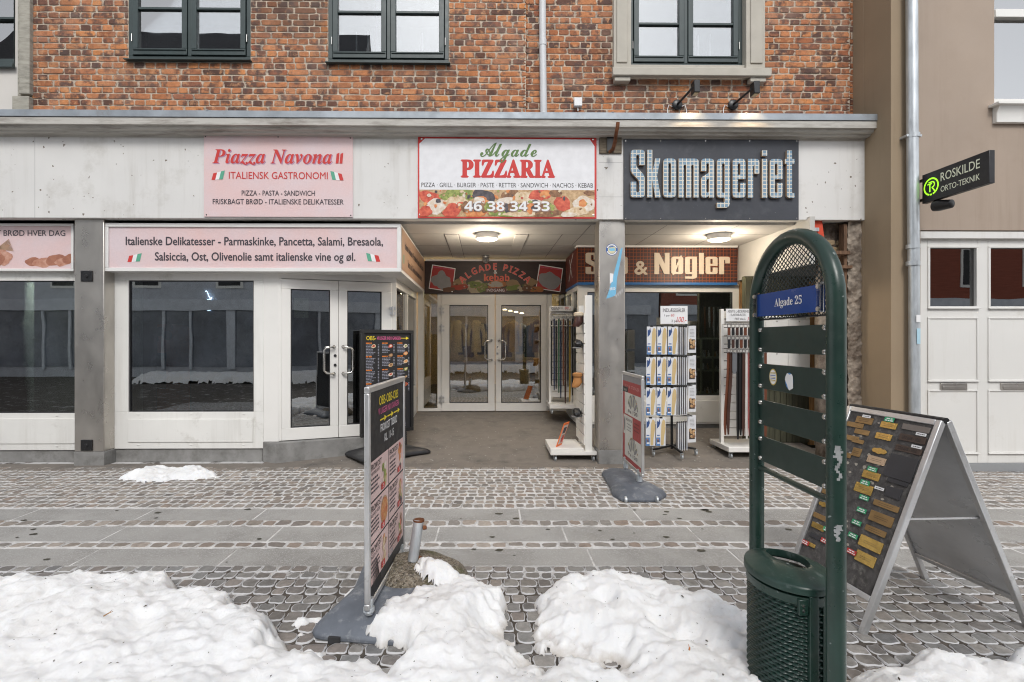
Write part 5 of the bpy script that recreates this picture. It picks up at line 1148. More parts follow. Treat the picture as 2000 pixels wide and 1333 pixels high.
# ================================================================== poster stands
M_pwhite = flat('poster_cream', (.66, .52, .48)); M_pblack = flat('poster_black', (.014, .014, .016)); M_ppink = flat('poster_light_pink', (.68, .50, .48)); M_pgrey = flat('poster_dim_white', (.42, .42, .45))
M_pizza = two_tone('pizza_print', (.50, .10, .03), (.62, .33, .10), 30)
def greek(a, u0, u1, v, h, m, lay=3, words=None):
    """a line of print too fine to read: short dashes"""
    u = u0
    while u < u1:
        w = random.uniform(1.2, 4) * h; a.rect(u, v, min(u + w, u1), v + h, m, lay); u += w + h * .6
def spring_stand(name, label, far, near, z0, z1, face_right, mats, base_poly, base_mat, art_fn, bar=.032, th=.028, legs_in=(.16, .84), hb=.09, wheels=True, base_in=.5):
    """poster board between two ground points (far, near), read from one side, on springs over a heavy base"""
    far, near = Vector((*far, 0)), Vector((*near, 0)); e = (near - far); W = e.length; e.normalize()
    t = thing(name, label, 'poster stand', ((far.x + near.x) / 2, (far.y + near.y) / 2, 0))
    # reading direction: on the face towards the reader
    U = -e if face_right else e; O = (near if face_right else far) + UP * z0; N = U.cross(UP)
    H_ = z1 - z0
    b = MB(); frame_bars(b, O, U, UP, N, W, H_, bar, -th / 2, th / 2); b.build('frame', mats, t, bevel=.005)
    b = MB(); b.obox(O, U, UP, N, bar, W - bar, bar, H_ - bar, -.006, .006); b.build('poster_panel', M_pblack, t)
    a = Art(O + N * .0065, U, UP); art_fn(a, W, H_, bar); a.build('poster', t)
    c = (far + near) / 2
    for q in legs_in:
        p = far + e * (W * q); b = MB(); pts = [p + UP * hb, p + UP * (z0 + .05)]
        b.tube(pts, .022, 12)
        for k in range(7): zz = hb + .01 + k * (z0 - hb - .01) / 7; b.lathe([(.027, 0), (.029, .004), (.027, .008)], p + UP * zz, 12)
        b.build('spring_leg', M_black if base_mat is M_black else M_galv, t)
    # base: low loaf with bevelled rim and raised ridge
    b = MB(); n = len(base_poly); cx = sum(q[0] for q in base_poly) / n; cy = sum(q[1] for q in base_poly) / n
    rings = [(1.0, .0), (1.0, .028), (.93, .052), (.62, hb), (.25, hb + .004)]
    vs_ = []
    for s_, zz in rings:
        for (x, y) in base_poly: vs_.append((cx + (x - cx) * s_, cy + (y - cy) * s_, zz + .006))
    F = [list(range(n - 1, -1, -1))]
    for i in range(len(rings) - 1):
        for k in range(n): F.append([i * n + k, i * n + (k + 1) % n, (i + 1) * n + (k + 1) % n, (i + 1) * n + k])
    F.append([(len(rings) - 1) * n + k for k in range(n)])
    if sum(base_poly[i][0] * base_poly[(i + 1) % n][1] - base_poly[(i + 1) % n][0] * base_poly[i][1] for i in range(n)) < 0: F = [f[::-1] for f in F]
    b.add(vs_, F); b.build('base', base_mat, t, bevel=.008, angle=50)
    return t
def rounded(poly, r=.06): return rnd(poly, r, 3)
# -- near stand, between two snow heaps
def art_lunch(a, W, H_, b):
    m_y = M_tex_yellow; w = W - 2 * b
    a.rect(b, b, W - b, H_ - b, M_pblack, 0)
    cx = W / 2 + .01
    def T_(s, v, h, m, ww): a.text(s, cx, v, h, m, 2, w=ww, off=.012)
    top = H_ - b
    T_('OBS-OBS-OBS', top - .085, .048, m_y, w * .58); T_('VI LIGGER IND I GANGEN', top - .135, .033, M_tex_pink, w * .62)
    for k in range(3):
        u = W * .27 + k * w * .21; a.line([(u, top - .168), (u + w * .13, top - .168)], .008, m_y, 2); a.poly([(u + w * .12, top - .185), (u + w * .19, top - .168), (u + w * .12, top - .151)], m_y, 2)
    T_('FROKOST TILBUD', top - .235, .042, M_tex_white, w * .50); T_('KL. 11-15', top - .30, .042, M_tex_white, w * .28)
    y0 = top - .36; ch = .205; items = [('FROKOST', 'HJEMMELAVET', 3, '75'), ('FROKOST', 'HJEMMELAVET', 5, '75'), ('FROKOST', 'ALLE ALM. PIZZA', 9, '60'), ('FROKOST', 'KEBAB', 7, '65'), ('FROKOST', 'PIZZA SLICE', 0, '35'), ('FROKOST', 'BURGER', 4, '65')]
    for i, (h1, h2, fm, pr) in enumerate(items):
        c, r_ = i % 2, i // 2; u0 = b + .006 + c * (w / 2 + .002); u1 = u0 + w / 2 - .010; v1 = y0 - r_ * (ch + .010); v0 = v1 - ch
        if i >= 4: v0 += 0
        a.rect(u0, v0, u1, v1, M_ppink, 1); a.text(h1, u0 + .012, v1 - .045, .03, M_tex_black, 2, w=(u1 - u0) * .55, align='L', off=.01); a.text(h2, u0 + .012, v1 - .072, .018, M_tex_dark, 2, w=(u1 - u0) * .45, align='L')
        for k in range(4): greek(a, u0 + .012, u0 + (u1 - u0) * random.uniform(.35, .5), v1 - .098 - k * .022, .010, M_tex_dark, 2)
        uc, vc = u0 + (u1 - u0) * .74, (v0 + v1) / 2
        if fm == 9: a.ell(uc, vc, .075, .075, food[7], 2); a.ell(uc, vc, .066, .066, M_pizza, 2.4)
        else:
            for k in range(9): a.ell(uc + random.uniform(-.02, .03), vc + random.uniform(-.07, .07), random.uniform(.015, .04), random.uniform(.012, .03), food[(fm + k) % 8 if k % 3 else fm], 2 + k * .1, random.uniform(0, 3), 12, .3, k)
        a.rect(u0 + (u1 - u0) * .55, v0 + .012, u0 + (u1 - u0) * .74, v0 + .045, M_tex_red, 4); a.text(pr, u0 + (u1 - u0) * .645, v0 + .018, .022, M_tex_white, 5)
    a.poly([(b, b), (b + w * .28, b), (b + w * .18, b + .17), (b, b + .2)], M_pblack, 1); a.text('PIZZA', W * .55, b + .07, .03, M_pgrey, 2, off=.01)
    a.rect(W * .3, b + .02, W - b, b + .21, flat('poster_wet_black', (.045, .045, .047)), .5)
XN1 = (X(716, 2.57), 2.57); XF1 = (X(787.5, 3.36), 3.36)
bp = rounded([(-.92, 2.55), (-.40, 2.48), (-.26, 2.75), (-.25, 3.33), (-.42, 3.42), (-.83, 3.40), (-.80, 3.0)], .09)
lst = spring_stand('poster_stand', 'grey framed lunch poster stand on a grey base half buried in snow', XF1, XN1, .135, 1.262, True, M_alu, bp, pbr('slate_rubber_base', (.13, .145, .17), .6, var=.2, scale=7, dirt=((.36, .37, .38), .36, 12), bmp=.12, bscale=90), art_lunch, hb=.105, legs_in=(.10, .95))
for x in (-.80, -.47): b = MB(); b.box(x, x + .06, 2.515, 2.56, .004, .034); b.build('wheel_slot', M_dark, lst)
# -- tall black menu stand by the shop door
def art_menu(a, W, H_, b):
    a.rect(b, b, W - b, H_ - b, M_pblack, 0); w = W - 2 * b; top = H_ - b
    a.text('OBS-', b + .03, top - .085, .05, M_tex_yellow, 2, w=w * .2, align='L', off=.012); a.text('VI LIGGER IND I GANGEN', b + .03 + w * .22, top - .08, .04, M_tex_pink, 2, w=w * .52, align='L', off=.012)
    a.line([(b + w * .78, top - .06), (b + w * .92, top - .06)], .008, M_tex_yellow, 2); a.poly([(b + w * .9, top - .08), (b + w * .97, top - .06), (b + w * .9, top - .04)], M_tex_yellow, 2)
    lightbl = flat('menu_text', (.30, .31, .38))
    for c in range(3):
        u0 = b + .025 + c * w * .335; u1 = u0 + w * .29; v = top - .13; k = 0
        while v > top - .80:
            if k % 9 == 0: greek(a, u0, u0 + w * .12, v, .014, M_orange, 2)
            elif c and k % 9 > 6: pass
            else:
                greek(a, u0, u0 + w * random.uniform(.10, .18 if c else .2), v, .008, lightbl, 2); a.rect(u1 - .03, v, u1 - .012, v + .008, lightbl, 2)
            v -= .0185; k += 1
        for q in range(1 if c == 0 else 4 + c):
            vv = top - .16 - q * (.14 - .02 * c); a.ell(u1 - .07 if c else u0 + w * .16, vv, .034, .022, food[(q * 3 + c) % 8], 3, .3, 14, .3, q); a.ell(u1 - .068 if c else u0 + w * .16, vv + .002, .02, .012, food[(q * 5 + c + 1) % 8], 3.3, .3, 12, .3, q)
    a.text('PIZZA', W * .72, b + .40, .045, M_orange, 2, off=.01)
    a.ell(W * .62, b + .26, .17, .17, food[7], 1.5); a.ell(W * .62, b + .26, .155, .155, M_pizza, 2)
    for k in range(16): a.ell(W * .62 + random.uniform(-.11, .11), b + .26 + random.uniform(-.11, .11), .02, .018, food[random.choice((1, 2, 4, 5))], 2.5 + k * .02, 0, 10)
    for k in range(4): greek(a, W * .55, W * .85, b + .05 - k * .014 + .02, .007, lightbl, 2)
FM, NM = (X(806, 6.75), 6.75), (X(704, 6.22), 6.22)
_u = (Vector(FM) - Vector(NM)).normalized(); _p = Vector((_u.y, -_u.x)); _c = (Vector(FM) + Vector(NM)) / 2
def q_(du, dp): v = _c + _u * du + _p * dp; return (v.x, v.y)
bp = rounded([q_(-.42, -.36), q_(-.2, -.30), q_(.2, -.30), q_(.42, -.36), q_(.46, .33), q_(.2, .26), q_(-.2, .26), q_(-.46, .33)], .06)
mnu = spring_stand('menu_stand', 'tall black menu stand with pizza picture beside the angled glass door', NM, FM, .27, 1.585, False, M_blackm, bp, M_black, art_menu, bar=.045, th=.05)
mnu.location.z += .04; ORG[mnu.name] = (0, 0, 0)
# -- small stand in front of the shoe shop
def art_shoe(a, W, H_, b):
    m_r = flat('shoe_poster_red', (.36, .06, .06)); m_w = flat('shoe_poster_white', (.60, .60, .56)); m_g = flat('shoe_poster_grey', (.24, .24, .25)); w = W - 2 * b; h = H_ - 2 * b
    a.rect(b, b, W - b, H_ - b, m_r, 0); a.rect(b, b + h * .93, W - b, b + h, m_g, 1)
    a.text('SKO & STØVLER', W * .52, b + h * .855, .032, flat('shoe_poster_pink', (.6, .3, .3)), 2, w=w * .8)
    a.rect(b, b + h * .80, b + w * .30, b + h * .865, M_tex_black, 2); a.text('TILBUD', b + w * .15, b + h * .815, .022, m_w, 3, w=w * .2)
    a.rect(b + w * .12, b + h * .545, W - b - .004, b + h * .80, m_w, 1); a.rect(b + w * .04, b + h * .30, b + w * .56, b + h * .53, m_w, 1); a.rect(b + w * .12, b + h * .05, W - b - .004, b + h * .30, m_w, 1)
    m_s = flat('shoe_poster_shell', (.42, .42, .36)); m_c = flat('shoe_poster_speck', (.42, .25, .13))
    for base in (.57, .08):
        for k in range(7):
            an = -60 + k * 20; a.ell(W * .56 + .13 * math.sin(R(an)), b + h * (base + .03) + .15 * math.cos(R(an)) * .8, .022, .07, m_s if k % 2 else m_g, 2 + k * .1, -R(an), 12)
        for k in range(14): an = R(random.uniform(-80, 80)); a.ell(W * .56 + .19 * math.sin(an), b + h * (base + .03) + .17 * math.cos(an), .012, .012, random.choice((m_c, m_g, food[3])), 3, 0, 8)
        a.text('fra 120', W * .56, b + h * base + .005, .035, M_tex_dark, 4, w=w * .5)
    a.text('SKOSTØTTER', b + w * .36, b + h * .47, .024, M_tex_dark, 2, w=w * .34); a.ell(b + w * .12, b + h * .42, .018, .08, M_tex_dark, 2, 0)
    for k in range(3): greek(a, b + w * .24, b + w * .48, b + h * (.43 - k * .035), .009, m_g, 2); greek(a, b + w * .62, b + w * .9, b + h * (.48 - k * .04), .012, flat('shoe_poster_dark', (.16, .04, .04)), 2)
FS_, NS_ = (X(1216.5, 5.72), 5.72), (X(1256, 4.94), 4.94)
bp = rounded([(1.22, 5.75), (1.48, 5.80), (1.62, 5.62), (1.60, 5.2), (1.66, 4.74), (1.52, 4.66), (1.24, 4.66), (1.16, 4.78), (1.20, 5.1), (1.10, 5.55)], .06)
bp = rounded([(X(1172, 5.72), 5.66), (1.36, 5.82), (1.58, 5.74), (1.55, 5.2), (X(1306, 4.86), 4.88), (X(1284, 4.70), 4.70), (X(1216, 4.70), 4.70), (X(1195, 4.9), 4.88), (1.20, 5.2)], .05)
shs = spring_stand('poster_stand', 'small grey framed red and white poster stand on a dark wheeled base by the pillar', FS_, NS_, .17, 1.15, False, M_alu, bp, M_rubber, art_shoe)
for x in (X(1222, 4.70), X(1283, 4.70)):
    b = MB(); b.lathe([(.02, -.012), (.03, -.008), (.03, .008), (.02, .012)], (x, 4.70, .032), 16, axis=(1, 0, 0)); b.build('wheel', M_galv, shs)
# ================================================================== concrete foot with a steel tube
t = thing('tube_socket', 'round pebbled concrete foot with a leaning galvanised steel tube, capped by snow', 'concrete foot', (-.5, 2.98, 0))
cx, cy = -.44, 3.08
b = MB(); b.ball((cx, cy, .03), (.30, .26, .165), 18, irr=.16, seed=4); m_, nt, p = nodes_of('pebbled_concrete'); co = coords(nt)
vo = nt.nodes.new('ShaderNodeTexVoronoi'); vo.inputs['Scale'].default_value = 85; nt.links.new(co, vo.inputs['Vector'])
sc_ = nt.nodes.new('ShaderNodeSeparateColor'); nt.links.new(vo.outputs['Color'], sc_.inputs[0])
col = ramp(nt, sc_.outputs[0], [(0, (.10, .085, .06)), (.4, (.24, .20, .15)), (.7, (.33, .29, .23)), (1, (.16, .14, .12))]); col = mixc(nt, ramp(nt, noise_n(nt, co, 6, 6), [(.5, 0), (.7, .8)]), col, (.08, .085, .03))
nt.links.new(col, p.inputs['Base Color']); p.inputs['Roughness'].default_value = .9; bump(nt, p, vo.outputs['Distance'], 1.0, -.012)
b.build('concrete_foot', m_, t, angle=180)
b = MB(); b.tube([(X(806, 3.05), 3.05, .18), (X(818, 3.1), 3.1, Z(1016, 3.1))], .031, 18, caps=False); b.tube([(X(806, 3.05), 3.05, .18), (X(818, 3.1), 3.1, Z(1018, 3.1))], .027, 18); b.build('steel_tube', M_galv, t)
b = MB(); b.lathe([(.032, 0), (.034, .004), (.034, .012), (.028, .014)], (X(818, 3.1), 3.1, Z(1019, 3.1)), 18); b.build('rusty_rim', M_rust, t)
b = MB(); b.lathe([(.014, 0), (.012, .02)], (X(818, 3.1) + .028, 3.09, Z(1030, 3.1)), 10, axis=(1, 0, .1)); b.lathe([(.016, 0), (.012, .014)], (X(810, 3.1) + .03, 3.08, Z(1088, 3.1)), 10, axis=(1, -.4, .1)); b.build('bolt', M_rust, t)
_bl = lambda x, y: .03 + .165 * np.sqrt(np.clip(1 - ((x + .44) / .33) ** 2 - ((y - 3.08) / .29) ** 2, 0, 1)) - .01
snow_field('snow_cap', [([(-.44, 2.93), (-.42, 3.04), (-.30, 3.09), (-.19, 3.04), (-.15, 2.95), (-.20, 2.88), (-.36, 2.88)], .05, .05)], -.6, -.05, 2.7, 3.12, .011, seed=51, thin=.1, base=_bl)
# ================================================================== green street frame with slats
XG, YN, YFa, rt = 1.225, 1.815, 2.356, .031
t = thing('street_frame', 'dark green arched tube frame with four slats and a blue address plate', 'street frame', (XG, (YN + YFa) / 2, 0))
cr_ = (YFa - YN) / 2; yc = (YN + YFa) / 2; zc = 1.646
pts = [(XG, YN, -.05), (XG, YN, 1.2)] + [(XG, yc - cr_ * math.cos(R(q)), zc + cr_ * math.sin(R(q))) for q in range(0, 181, 9)] + [(XG, YFa, 1.2), (XG, YFa, -.05)]
b = MB(); b.tube(pts, rt, 20); b.build('tube', M_gpaint, t, angle=60)
ch = MB()                                                            # bare patches on the near tube
def chip(z0, z1, a0, a1, seed):
    n_, k_ = 6, 14
    for i in range(k_):
        zz0, zz1 = z0 + (z1 - z0) * i / k_, z0 + (z1 - z0) * (i + 1) / k_
        c0 = a0 + (a1 - a0) * (.5 + .5 * mnoise.noise(Vector((i * .35, seed, 0)))); w0 = (a1 - a0) * (.28 + .3 * abs(mnoise.noise(Vector((i * .5, seed + 5, 0))))) * (1 if i > k_ * .55 else .6)
        for j in range(3):
            q0, q1 = R(c0 - w0 + 2 * w0 * j / 3), R(c0 - w0 + 2 * w0 * (j + 1) / 3); r_ = rt + .0006
            ch.add([(XG + r_ * math.cos(q0), YN + r_ * math.sin(q0), zz0), (XG + r_ * math.cos(q1), YN + r_ * math.sin(q1), zz0), (XG + r_ * math.cos(q1), YN + r_ * math.sin(q1), zz1), (XG + r_ * math.cos(q0), YN + r_ * math.sin(q0), zz1)], [(0, 1, 2, 3)])
chip(Z(935, YN), Z(868, YN), 222, 275, 1); chip(Z(1052, YN), Z(1020, YN), 215, 275, 3)
ch.build('bare_patch', pbr('bare_zinc', (.30, .31, .31), .6, metal=.3, var=.25, scale=30), t)
ya, yb = YN + .012, YFa - .012
M_slat = pbr('slat_green', (.012, .03, .024), .38, var=.2, scale=6, dirt=((.03, .05, .043), .32, 6))
for k in range(4):
    z1 = 1.556 - .163 * k; b = MB(); b.box(XG - .004, XG + .004, ya, yb, z1 - .112, z1); sl_ = b.build('slat', M_slat, t, bevel=.0015)
    bo = MB()
    for y in (YN + .05, YFa - .045):
        for zz in (z1 - .012, z1 - .10): bo.lathe([(.011, 0), (.011, .005), (.007, .010)], (XG - .004, y, zz), 10, axis=(-1, 0, 0)); bo.tube([(XG + .0, y, zz), (XG + .0, y - .04 if y < yc else y + .04, zz)], .005, 6)
    bo.build('bolt', M_chrome, sl_)
    if k == 1:
        a = Art((XG - .0052, YFa, z1 - .112), (0, -1, 0)); W_ = YFa - YN
        c = W_ * .27; a.ell(c, .058, .030, .036, flat('sticker_ochre', (.55, .42, .10)), 0, n=24); a.ell(c, .058, .026, .031, M_tex_white, .6, n=22)
        for q in range(7): a.line([(c - .02, .04 + q * .006), (c + .02, .042 + q * .006 + random.uniform(-.004, .004))], .0025, random.choice((flat('sticker_ochre', (.55, .42, .10)), M_tex_blue)), 1.2)
        c = W_ * .49; a.ell(c, .05, .028, .034, flat('sticker_blue_ring', (.08, .25, .55)), 0, n=24); a.ell(c + .003, .05, .026, .036, M_tex_white, .6, .3, 20, .35, 3)
        a.build('sticker', sl_)
b = MB(); b.tube([(XG, YN + .01, .918), (XG, YFa - .01, .922)], .012, 12); b.build('rail', M_gpaint, t)
# expanded metal filling the arch
mesh_ = MB(); zl = 1.59
def inside(y, z): return (z >= zl) and (abs(y - yc) < cr_ - .02 if z < zc else math.hypot(y - yc, z - zc) < cr_ - .02)
cw, chh = .027, .0108
for j in range(int((zc + cr_ - zl) / chh) + 1):
    for i in range(int(.6 / cw)):
        y = yc - .3 + i * cw + (cw / 2 if j % 2 else 0); z = zl + j * chh
        for dy in (-cw / 2, cw / 2):
            p0, p1 = (y, z), (y + dy, z + chh)
            if inside(*p0) and inside(*p1): mesh_.tube([(XG, *p0), (XG - .002, *p1)], .0022, 4, caps=False)
mesh_.build('expanded_mesh', pbr('mesh_dark_green', (.014, .022, .019), .5), t, smooth=False)
b = MB(); b.tube([(XG, YN + .03, zl), (XG, YFa - .03, zl)], .004, 6); b.build('mesh_edge', M_blackm, t)
b = MB(); b.box(XG - .022, XG - .018, YN + .055, YFa - .045, 1.603, 1.703); pl_ = b.build('address_plate', pbr('enamel_blue', (.014, .055, .24), .2, var=.05), t, bevel=.0015)
a = Art((XG - .0225, YFa - .045, 1.603), (0, -1, 0)); a.text(SERIF('Algade 25'), .24, .037, .032, M_tex_white, 1, w=.19); a.build('lettering', pl_)
b = MB()
for y in (YN + .035, YFa - .055): b.box(XG - .03, XG - .016, y, y + .028, 1.60, 1.71)
b.build('clear_clip', glass('clear_plastic', .12, (.9, .92, .95)), pl_)
bo = MB()
for y in (YN + .05, YFa - .04):
    for zz in (1.612, 1.694): bo.lathe([(.009, 0), (.009, .006)], (XG - .03, y, zz), 10, axis=(-1, 0, 0))
bo.build('bolt', M_chrome, pl_)
# litter bin hung inside the frame
bx, by = 1.21, 2.085
t = bin_ = thing('litter_bin', 'round dark green wicker patterned litter bin with domed open lid inside the frame', 'litter bin', (bx, by, .04))
b = MB(); nA, nZ = 240, 33; rB, z0, z1 = .172, .05, .52
vs_ = []
for j in range(nZ):
    for zz, dr in ((.02, -.008), (.25, .0), (.5, .003), (.75, .0), (.98, -.008)):
        for i in range(nA):
            q = 2 * math.pi * i / nA; r_ = rB + dr + (.0032 * math.cos(i * math.pi / 4 + j * math.pi) if dr > -.005 else 0)
            vs_.append((bx + r_ * math.cos(q), by + r_ * math.sin(q), z0 + (z1 - z0) * (j + zz) / nZ))
F = [(j * nA + i, j * nA + (i + 1) % nA, (j + 1) * nA + (i + 1) % nA, (j + 1) * nA + i) for j in range(nZ * 5 - 1) for i in range(nA)]
b.add(vs_, F); b.build('body', pbr('bin_green', (.013, .034, .027), .36, var=.25, scale=20, dirt=((.03, .035, .03), .35, 10)), t, angle=70)
b = MB(); b.lathe([(rB - .012, z0), (rB - .012, .5)], (bx, by, 0), 40); b.build('liner', M_blackm, t)
b = MB(); b.lathe([(rB + .002, .50), (rB + .008, .505), (rB + .008, .535), (rB - .004, .54)], (bx, by, 0), 48); b.build('body_rim', M_gpaint, t)
b = MB(); b.lathe([(rB + .002, .045), (rB + .006, .05), (rB + .004, .07)], (bx, by, 0), 48); b.build('bottom_rim', M_gpaint, t)
# lid: dome with an oval opening
b = MB(); nL = 64; ro = .19; hx, hy = bx + .028, by + .045
def lidz(x, y): d = math.hypot(x - bx, y - by) / ro; return .575 + .032 * (1 - d ** 2.4)
rows = []
for q in range(nL):
    an = 2 * math.pi * q / nL
    ix, iy = hx + .078 * math.cos(an), hy + .115 * math.sin(an)
    ix, iy = bx + (ix - bx), by + (iy - by)
    ox, oy = bx + ro * math.cos(an), by + ro * math.sin(an)
    col_ = [(ix, iy, lidz(ix, iy) - .03), (ix, iy, lidz(ix, iy) - .004)]
    for s_ in (.03, .25, .5, .75, .92, .98):
        x, y = ix + (ox - ix) * s_, iy + (oy - iy) * s_; col_.append((x, y, lidz(x, y)))
    col_ += [(ox, oy, .566), (ox, oy, .548), (bx + (ro - .012) * math.cos(an), by + (ro - .012) * math.sin(an), .545)]
    rows.append(col_)
nc = len(rows[0]); b.add([v for c in rows for v in c], [(q * nc + k, q * nc + k + 1, ((q + 1) % nL) * nc + k + 1, ((q + 1) % nL) * nc + k) for q in range(nL) for k in range(nc - 1)])
b.v = b.v; lid = b.build('lid', pbr('bin_lid_green', (.015, .04, .031), .38, var=.2, scale=12, dirt=((.16, .19, .18), .30, 13), bmp=.1), t, angle=60)
b = MB(); b.ball((hx - .02, hy - .02, .515), (.055, .07, .025), 8, irr=.6, seed=3); b.ball((hx + .02, hy + .03, .51), (.05, .05, .03), 8, irr=.7, seed=9); b.build('rubbish', pbr('plastic_bag', (.45, .45, .46), .35, var=.6, scale=18), t)
b = MB(); b.box(bx - .03, bx + .012, by - rB - .014, by - rB + .01, .06, .545); b.box(bx + .04, bx + .055, by - rB - .002, by - rB + .02, .06, .54); b.build('hinge_bar', M_gpaint, t, bevel=.003)
b = MB(); b.box(bx - .075, bx - .03, by - rB - .006, by - rB + .012, .47, .53); hp = b.build('hinge_plate', M_gpaint, t, bevel=.004)
b = MB()
for zz in (.49, .508): b.lathe([(.006, 0), (.005, .004)], (bx - .055, by - rB - .006, zz), 10, axis=(0, -1, 0))
b.build('screw', M_chrome, hp)
bin_.scale = (.8, 1, 1)
# ================================================================== A-board with engraved plates
TR, TL = Vector((2.30, 2.60, 1.087)), Vector((2.232, 3.188, 1.087))
F2 = Vector((1.895, 2.596, 0)); F1 = F2 + (TL - TR); F1.z = 0
B2 = Vector((2.80, 2.64, 0)); B1 = B2 + (TL - TR); B1.z = 0
t = thing('sandwich_board', 'aluminium sandwich board covered with brass and bronze name plates', 'sandwich board', ((F1.x + B2.x) / 2, 2.9, 0))
M_felt = pbr('worn_felt', (.075, .07, .068), .95, var=.35, scale=26, dirt=((.22, .21, .19), .36, 22), bmp=.5, bscale=120)
def board_side(top0, top1, ft0, ft1, nm, face_mat):
    """U from top0 to top1, V up the slope; N outwards"""
    U = (top1 - top0); W = U.length; U.normalize(); V = (top0 - ft0); L = V.length; V.normalize(); N = U.cross(V)
    O = ft0
    f = MB(); t_ = .03
    f.obox(O, U, V, N, 0, t_, 0, L, -.02, .012); f.obox(O, U, V, N, W - t_, W, 0, L, -.02, .012); f.obox(O, U, V, N, t_, W - t_, L - t_, L, -.02, .012); f.obox(O, U, V, N, t_, W - t_, L * .14, L * .14 + t_, -.02, .012)
    f.obox(O, U, V, N, t_, t_ + .008, L * .14 + t_, L - t_, .0, .016)
    fo = f.build(nm, M_alu, t, bevel=.004)
    p_ = MB(); p_.obox(O, U, V, N, t_, W - t_, L * .14 + t_, L - t_, -.008, .004); p_.build('panel', face_mat, fo)
    return O, U, V, N, W, L, fo
O_, U_, V_, N_, W_, L_, fo_ = board_side(TL, TR, F1, F2, 'front_frame', M_felt)
M_galvd = pbr('dull_sheet_metal', (.62, .63, .64), .32, metal=.25, var=.3, scale=3, stretch=(1, .5, 1), dirt=((.5, .5, .5), .33, 3))
Ob, Ub, Vb, Nb, Wb, Lb, fob = board_side(TR + Vector((.035, 0, 0)), TL + Vector((.035, 0, 0)), B2, B1, 'back_frame', M_galvd)
b = MB(); b.tube([F2.lerp(TR, .53) + Vector((.0, .04, 0)), B2.lerp(TR, .53) + Vector((.0, .04, 0))], .007, 4, sq=True); b.build('stay', M_alu, t)
b = MB(); b.tube([TL + Vector((.017, 0, .0)), TR + Vector((.017, 0, .0))], .016, 10); b.build('ridge', M_blackm, t)
def on_board(px, py):
    d = Vector(((px - 958) / 1000, 1, -(py - 664) / 1000)); c = Vector((0, 0, 1.5)); k = (O_ - c).dot(N_) / d.dot(N_); h = c + d * k - O_
    return h.dot(U_), h.dot(V_)
PM = {'bronze': pbr('bronze_plate', (.30, .19, .08), .40, metal=.45, var=.2, scale=12), 'brass': pbr('polished_brass', (.66, .44, .13), .22, metal=.7, var=.2, scale=10), 'silver': pbr('pale_bronze', (.60, .46, .32), .3, metal=.6), 'grey': pbr('grey_plate', (.20, .175, .16), .5, metal=.3), 'dark': pbr('dark_brown_plate', (.055, .035, .027), .4, var=.3), 'black': pbr('black_plate', (.035, .035, .04), .5, var=.3)}
plates = [(672, 100, .115, .040, 'bronze'), (662, 155, .10, .03, 'bronze'), (645, 198, .08, .024, 'bronze'), (640, 250, .06, .05, 'bronze'), (782, 128, .10, .036, 'brass'), (760, 180, .10, .036, 'brass'), (742, 248, .10, .040, 'oval'), (730, 292, .115, .042, 'silver'), (708, 363, .11, .044, 'brass'), (675, 425, .115, .054, 'brass'),
          (918, 150, .155, .032, 'grey'), (905, 200, .15, .038, 'dark'), (885, 250, .15, .034, 'dark'), (868, 340, .16, .13, 'black'), (828, 400, .12, .022, 'black'), (810, 450, .09, .056, 'black'), (778, 511, .15, .032, 'bronze'), (757, 572, .14, .056, 'bronze'), (733, 630, .125, .032, 'bronze'), (712, 692, .14, .060, 'brass'), (690, 762, .12, .058, 'brass'),
          (495, 495, .08, .034, 'oval'), (478, 552, .13, .03, 'bronze'), (472, 600, .10, .032, 'brass'), (460, 645, .08, .03, 'black'), (440, 685, .07, .022, 'brass'), (520, 440, .11, .03, 'bronze'), (560, 250, .11, .03, 'bronze'), (575, 170, .12, .03, 'bronze'), (590, 110, .12, .03, 'bronze')]
plate_ids = 0
for zx, zy, w, h, k in plates:
    u, v = on_board(1400 + zx / 2.41, 780 + zy / 2.41)
    if not (.03 < u < W_ - .03): u = min(max(u, .03 + w / 2), W_ - .03 - w / 2)
    u = min(max(u, .04 + w / 2), W_ - .042 - w / 2)
    pts = rnd([(u - w / 2, v - h / 2), (u + w / 2, v - h / 2), (u + w / 2, v + h / 2), (u - w / 2, v + h / 2)], .004 if k != 'oval' else h * .5, 4)
    if k == 'oval': pts = rnd([(u - w / 2, v), (u - w * .35, v - h * .36), (u - w * .2, v - h * .3), (u, v - h / 2), (u + w * .2, v - h * .3), (u + w * .35, v - h * .36), (u + w / 2, v), (u + w * .35, v + h * .36), (u + w * .2, v + h * .3), (u, v + h / 2), (u - w * .2, v + h * .3), (u - w * .35, v + h * .36)], .012, 3)
    b = MB(); P_ = [O_ + U_ * a_ + V_ * c_ + N_ * .0045 for a_, c_ in pts]; b.prism(P_, N_ * .005); b.build('name_plate', PM['brass' if k == 'oval' else k], fo_, bevel=.0012)
    if k == 'dark':
        a = Art(O_ + N_ * .0103, U_, V_); a.text('27/7 67/8 - 1923', u - .005, v - .009, .017, M_tex_black, 0, w=w * .7); a.build('engraving', fo_)
    else:
        a = Art(O_ + N_ * .0102, U_, V_, .0004)
        if k in ('brass', 'bronze', 'silver') and h > .03:
            for q in range(2): a.rect(u - w * .3, v - .006 + q * .010, u + w * .3, v - .0045 + q * .010, PM['dark'], 0)
        if a.mats: a.build('engraving', fo_)
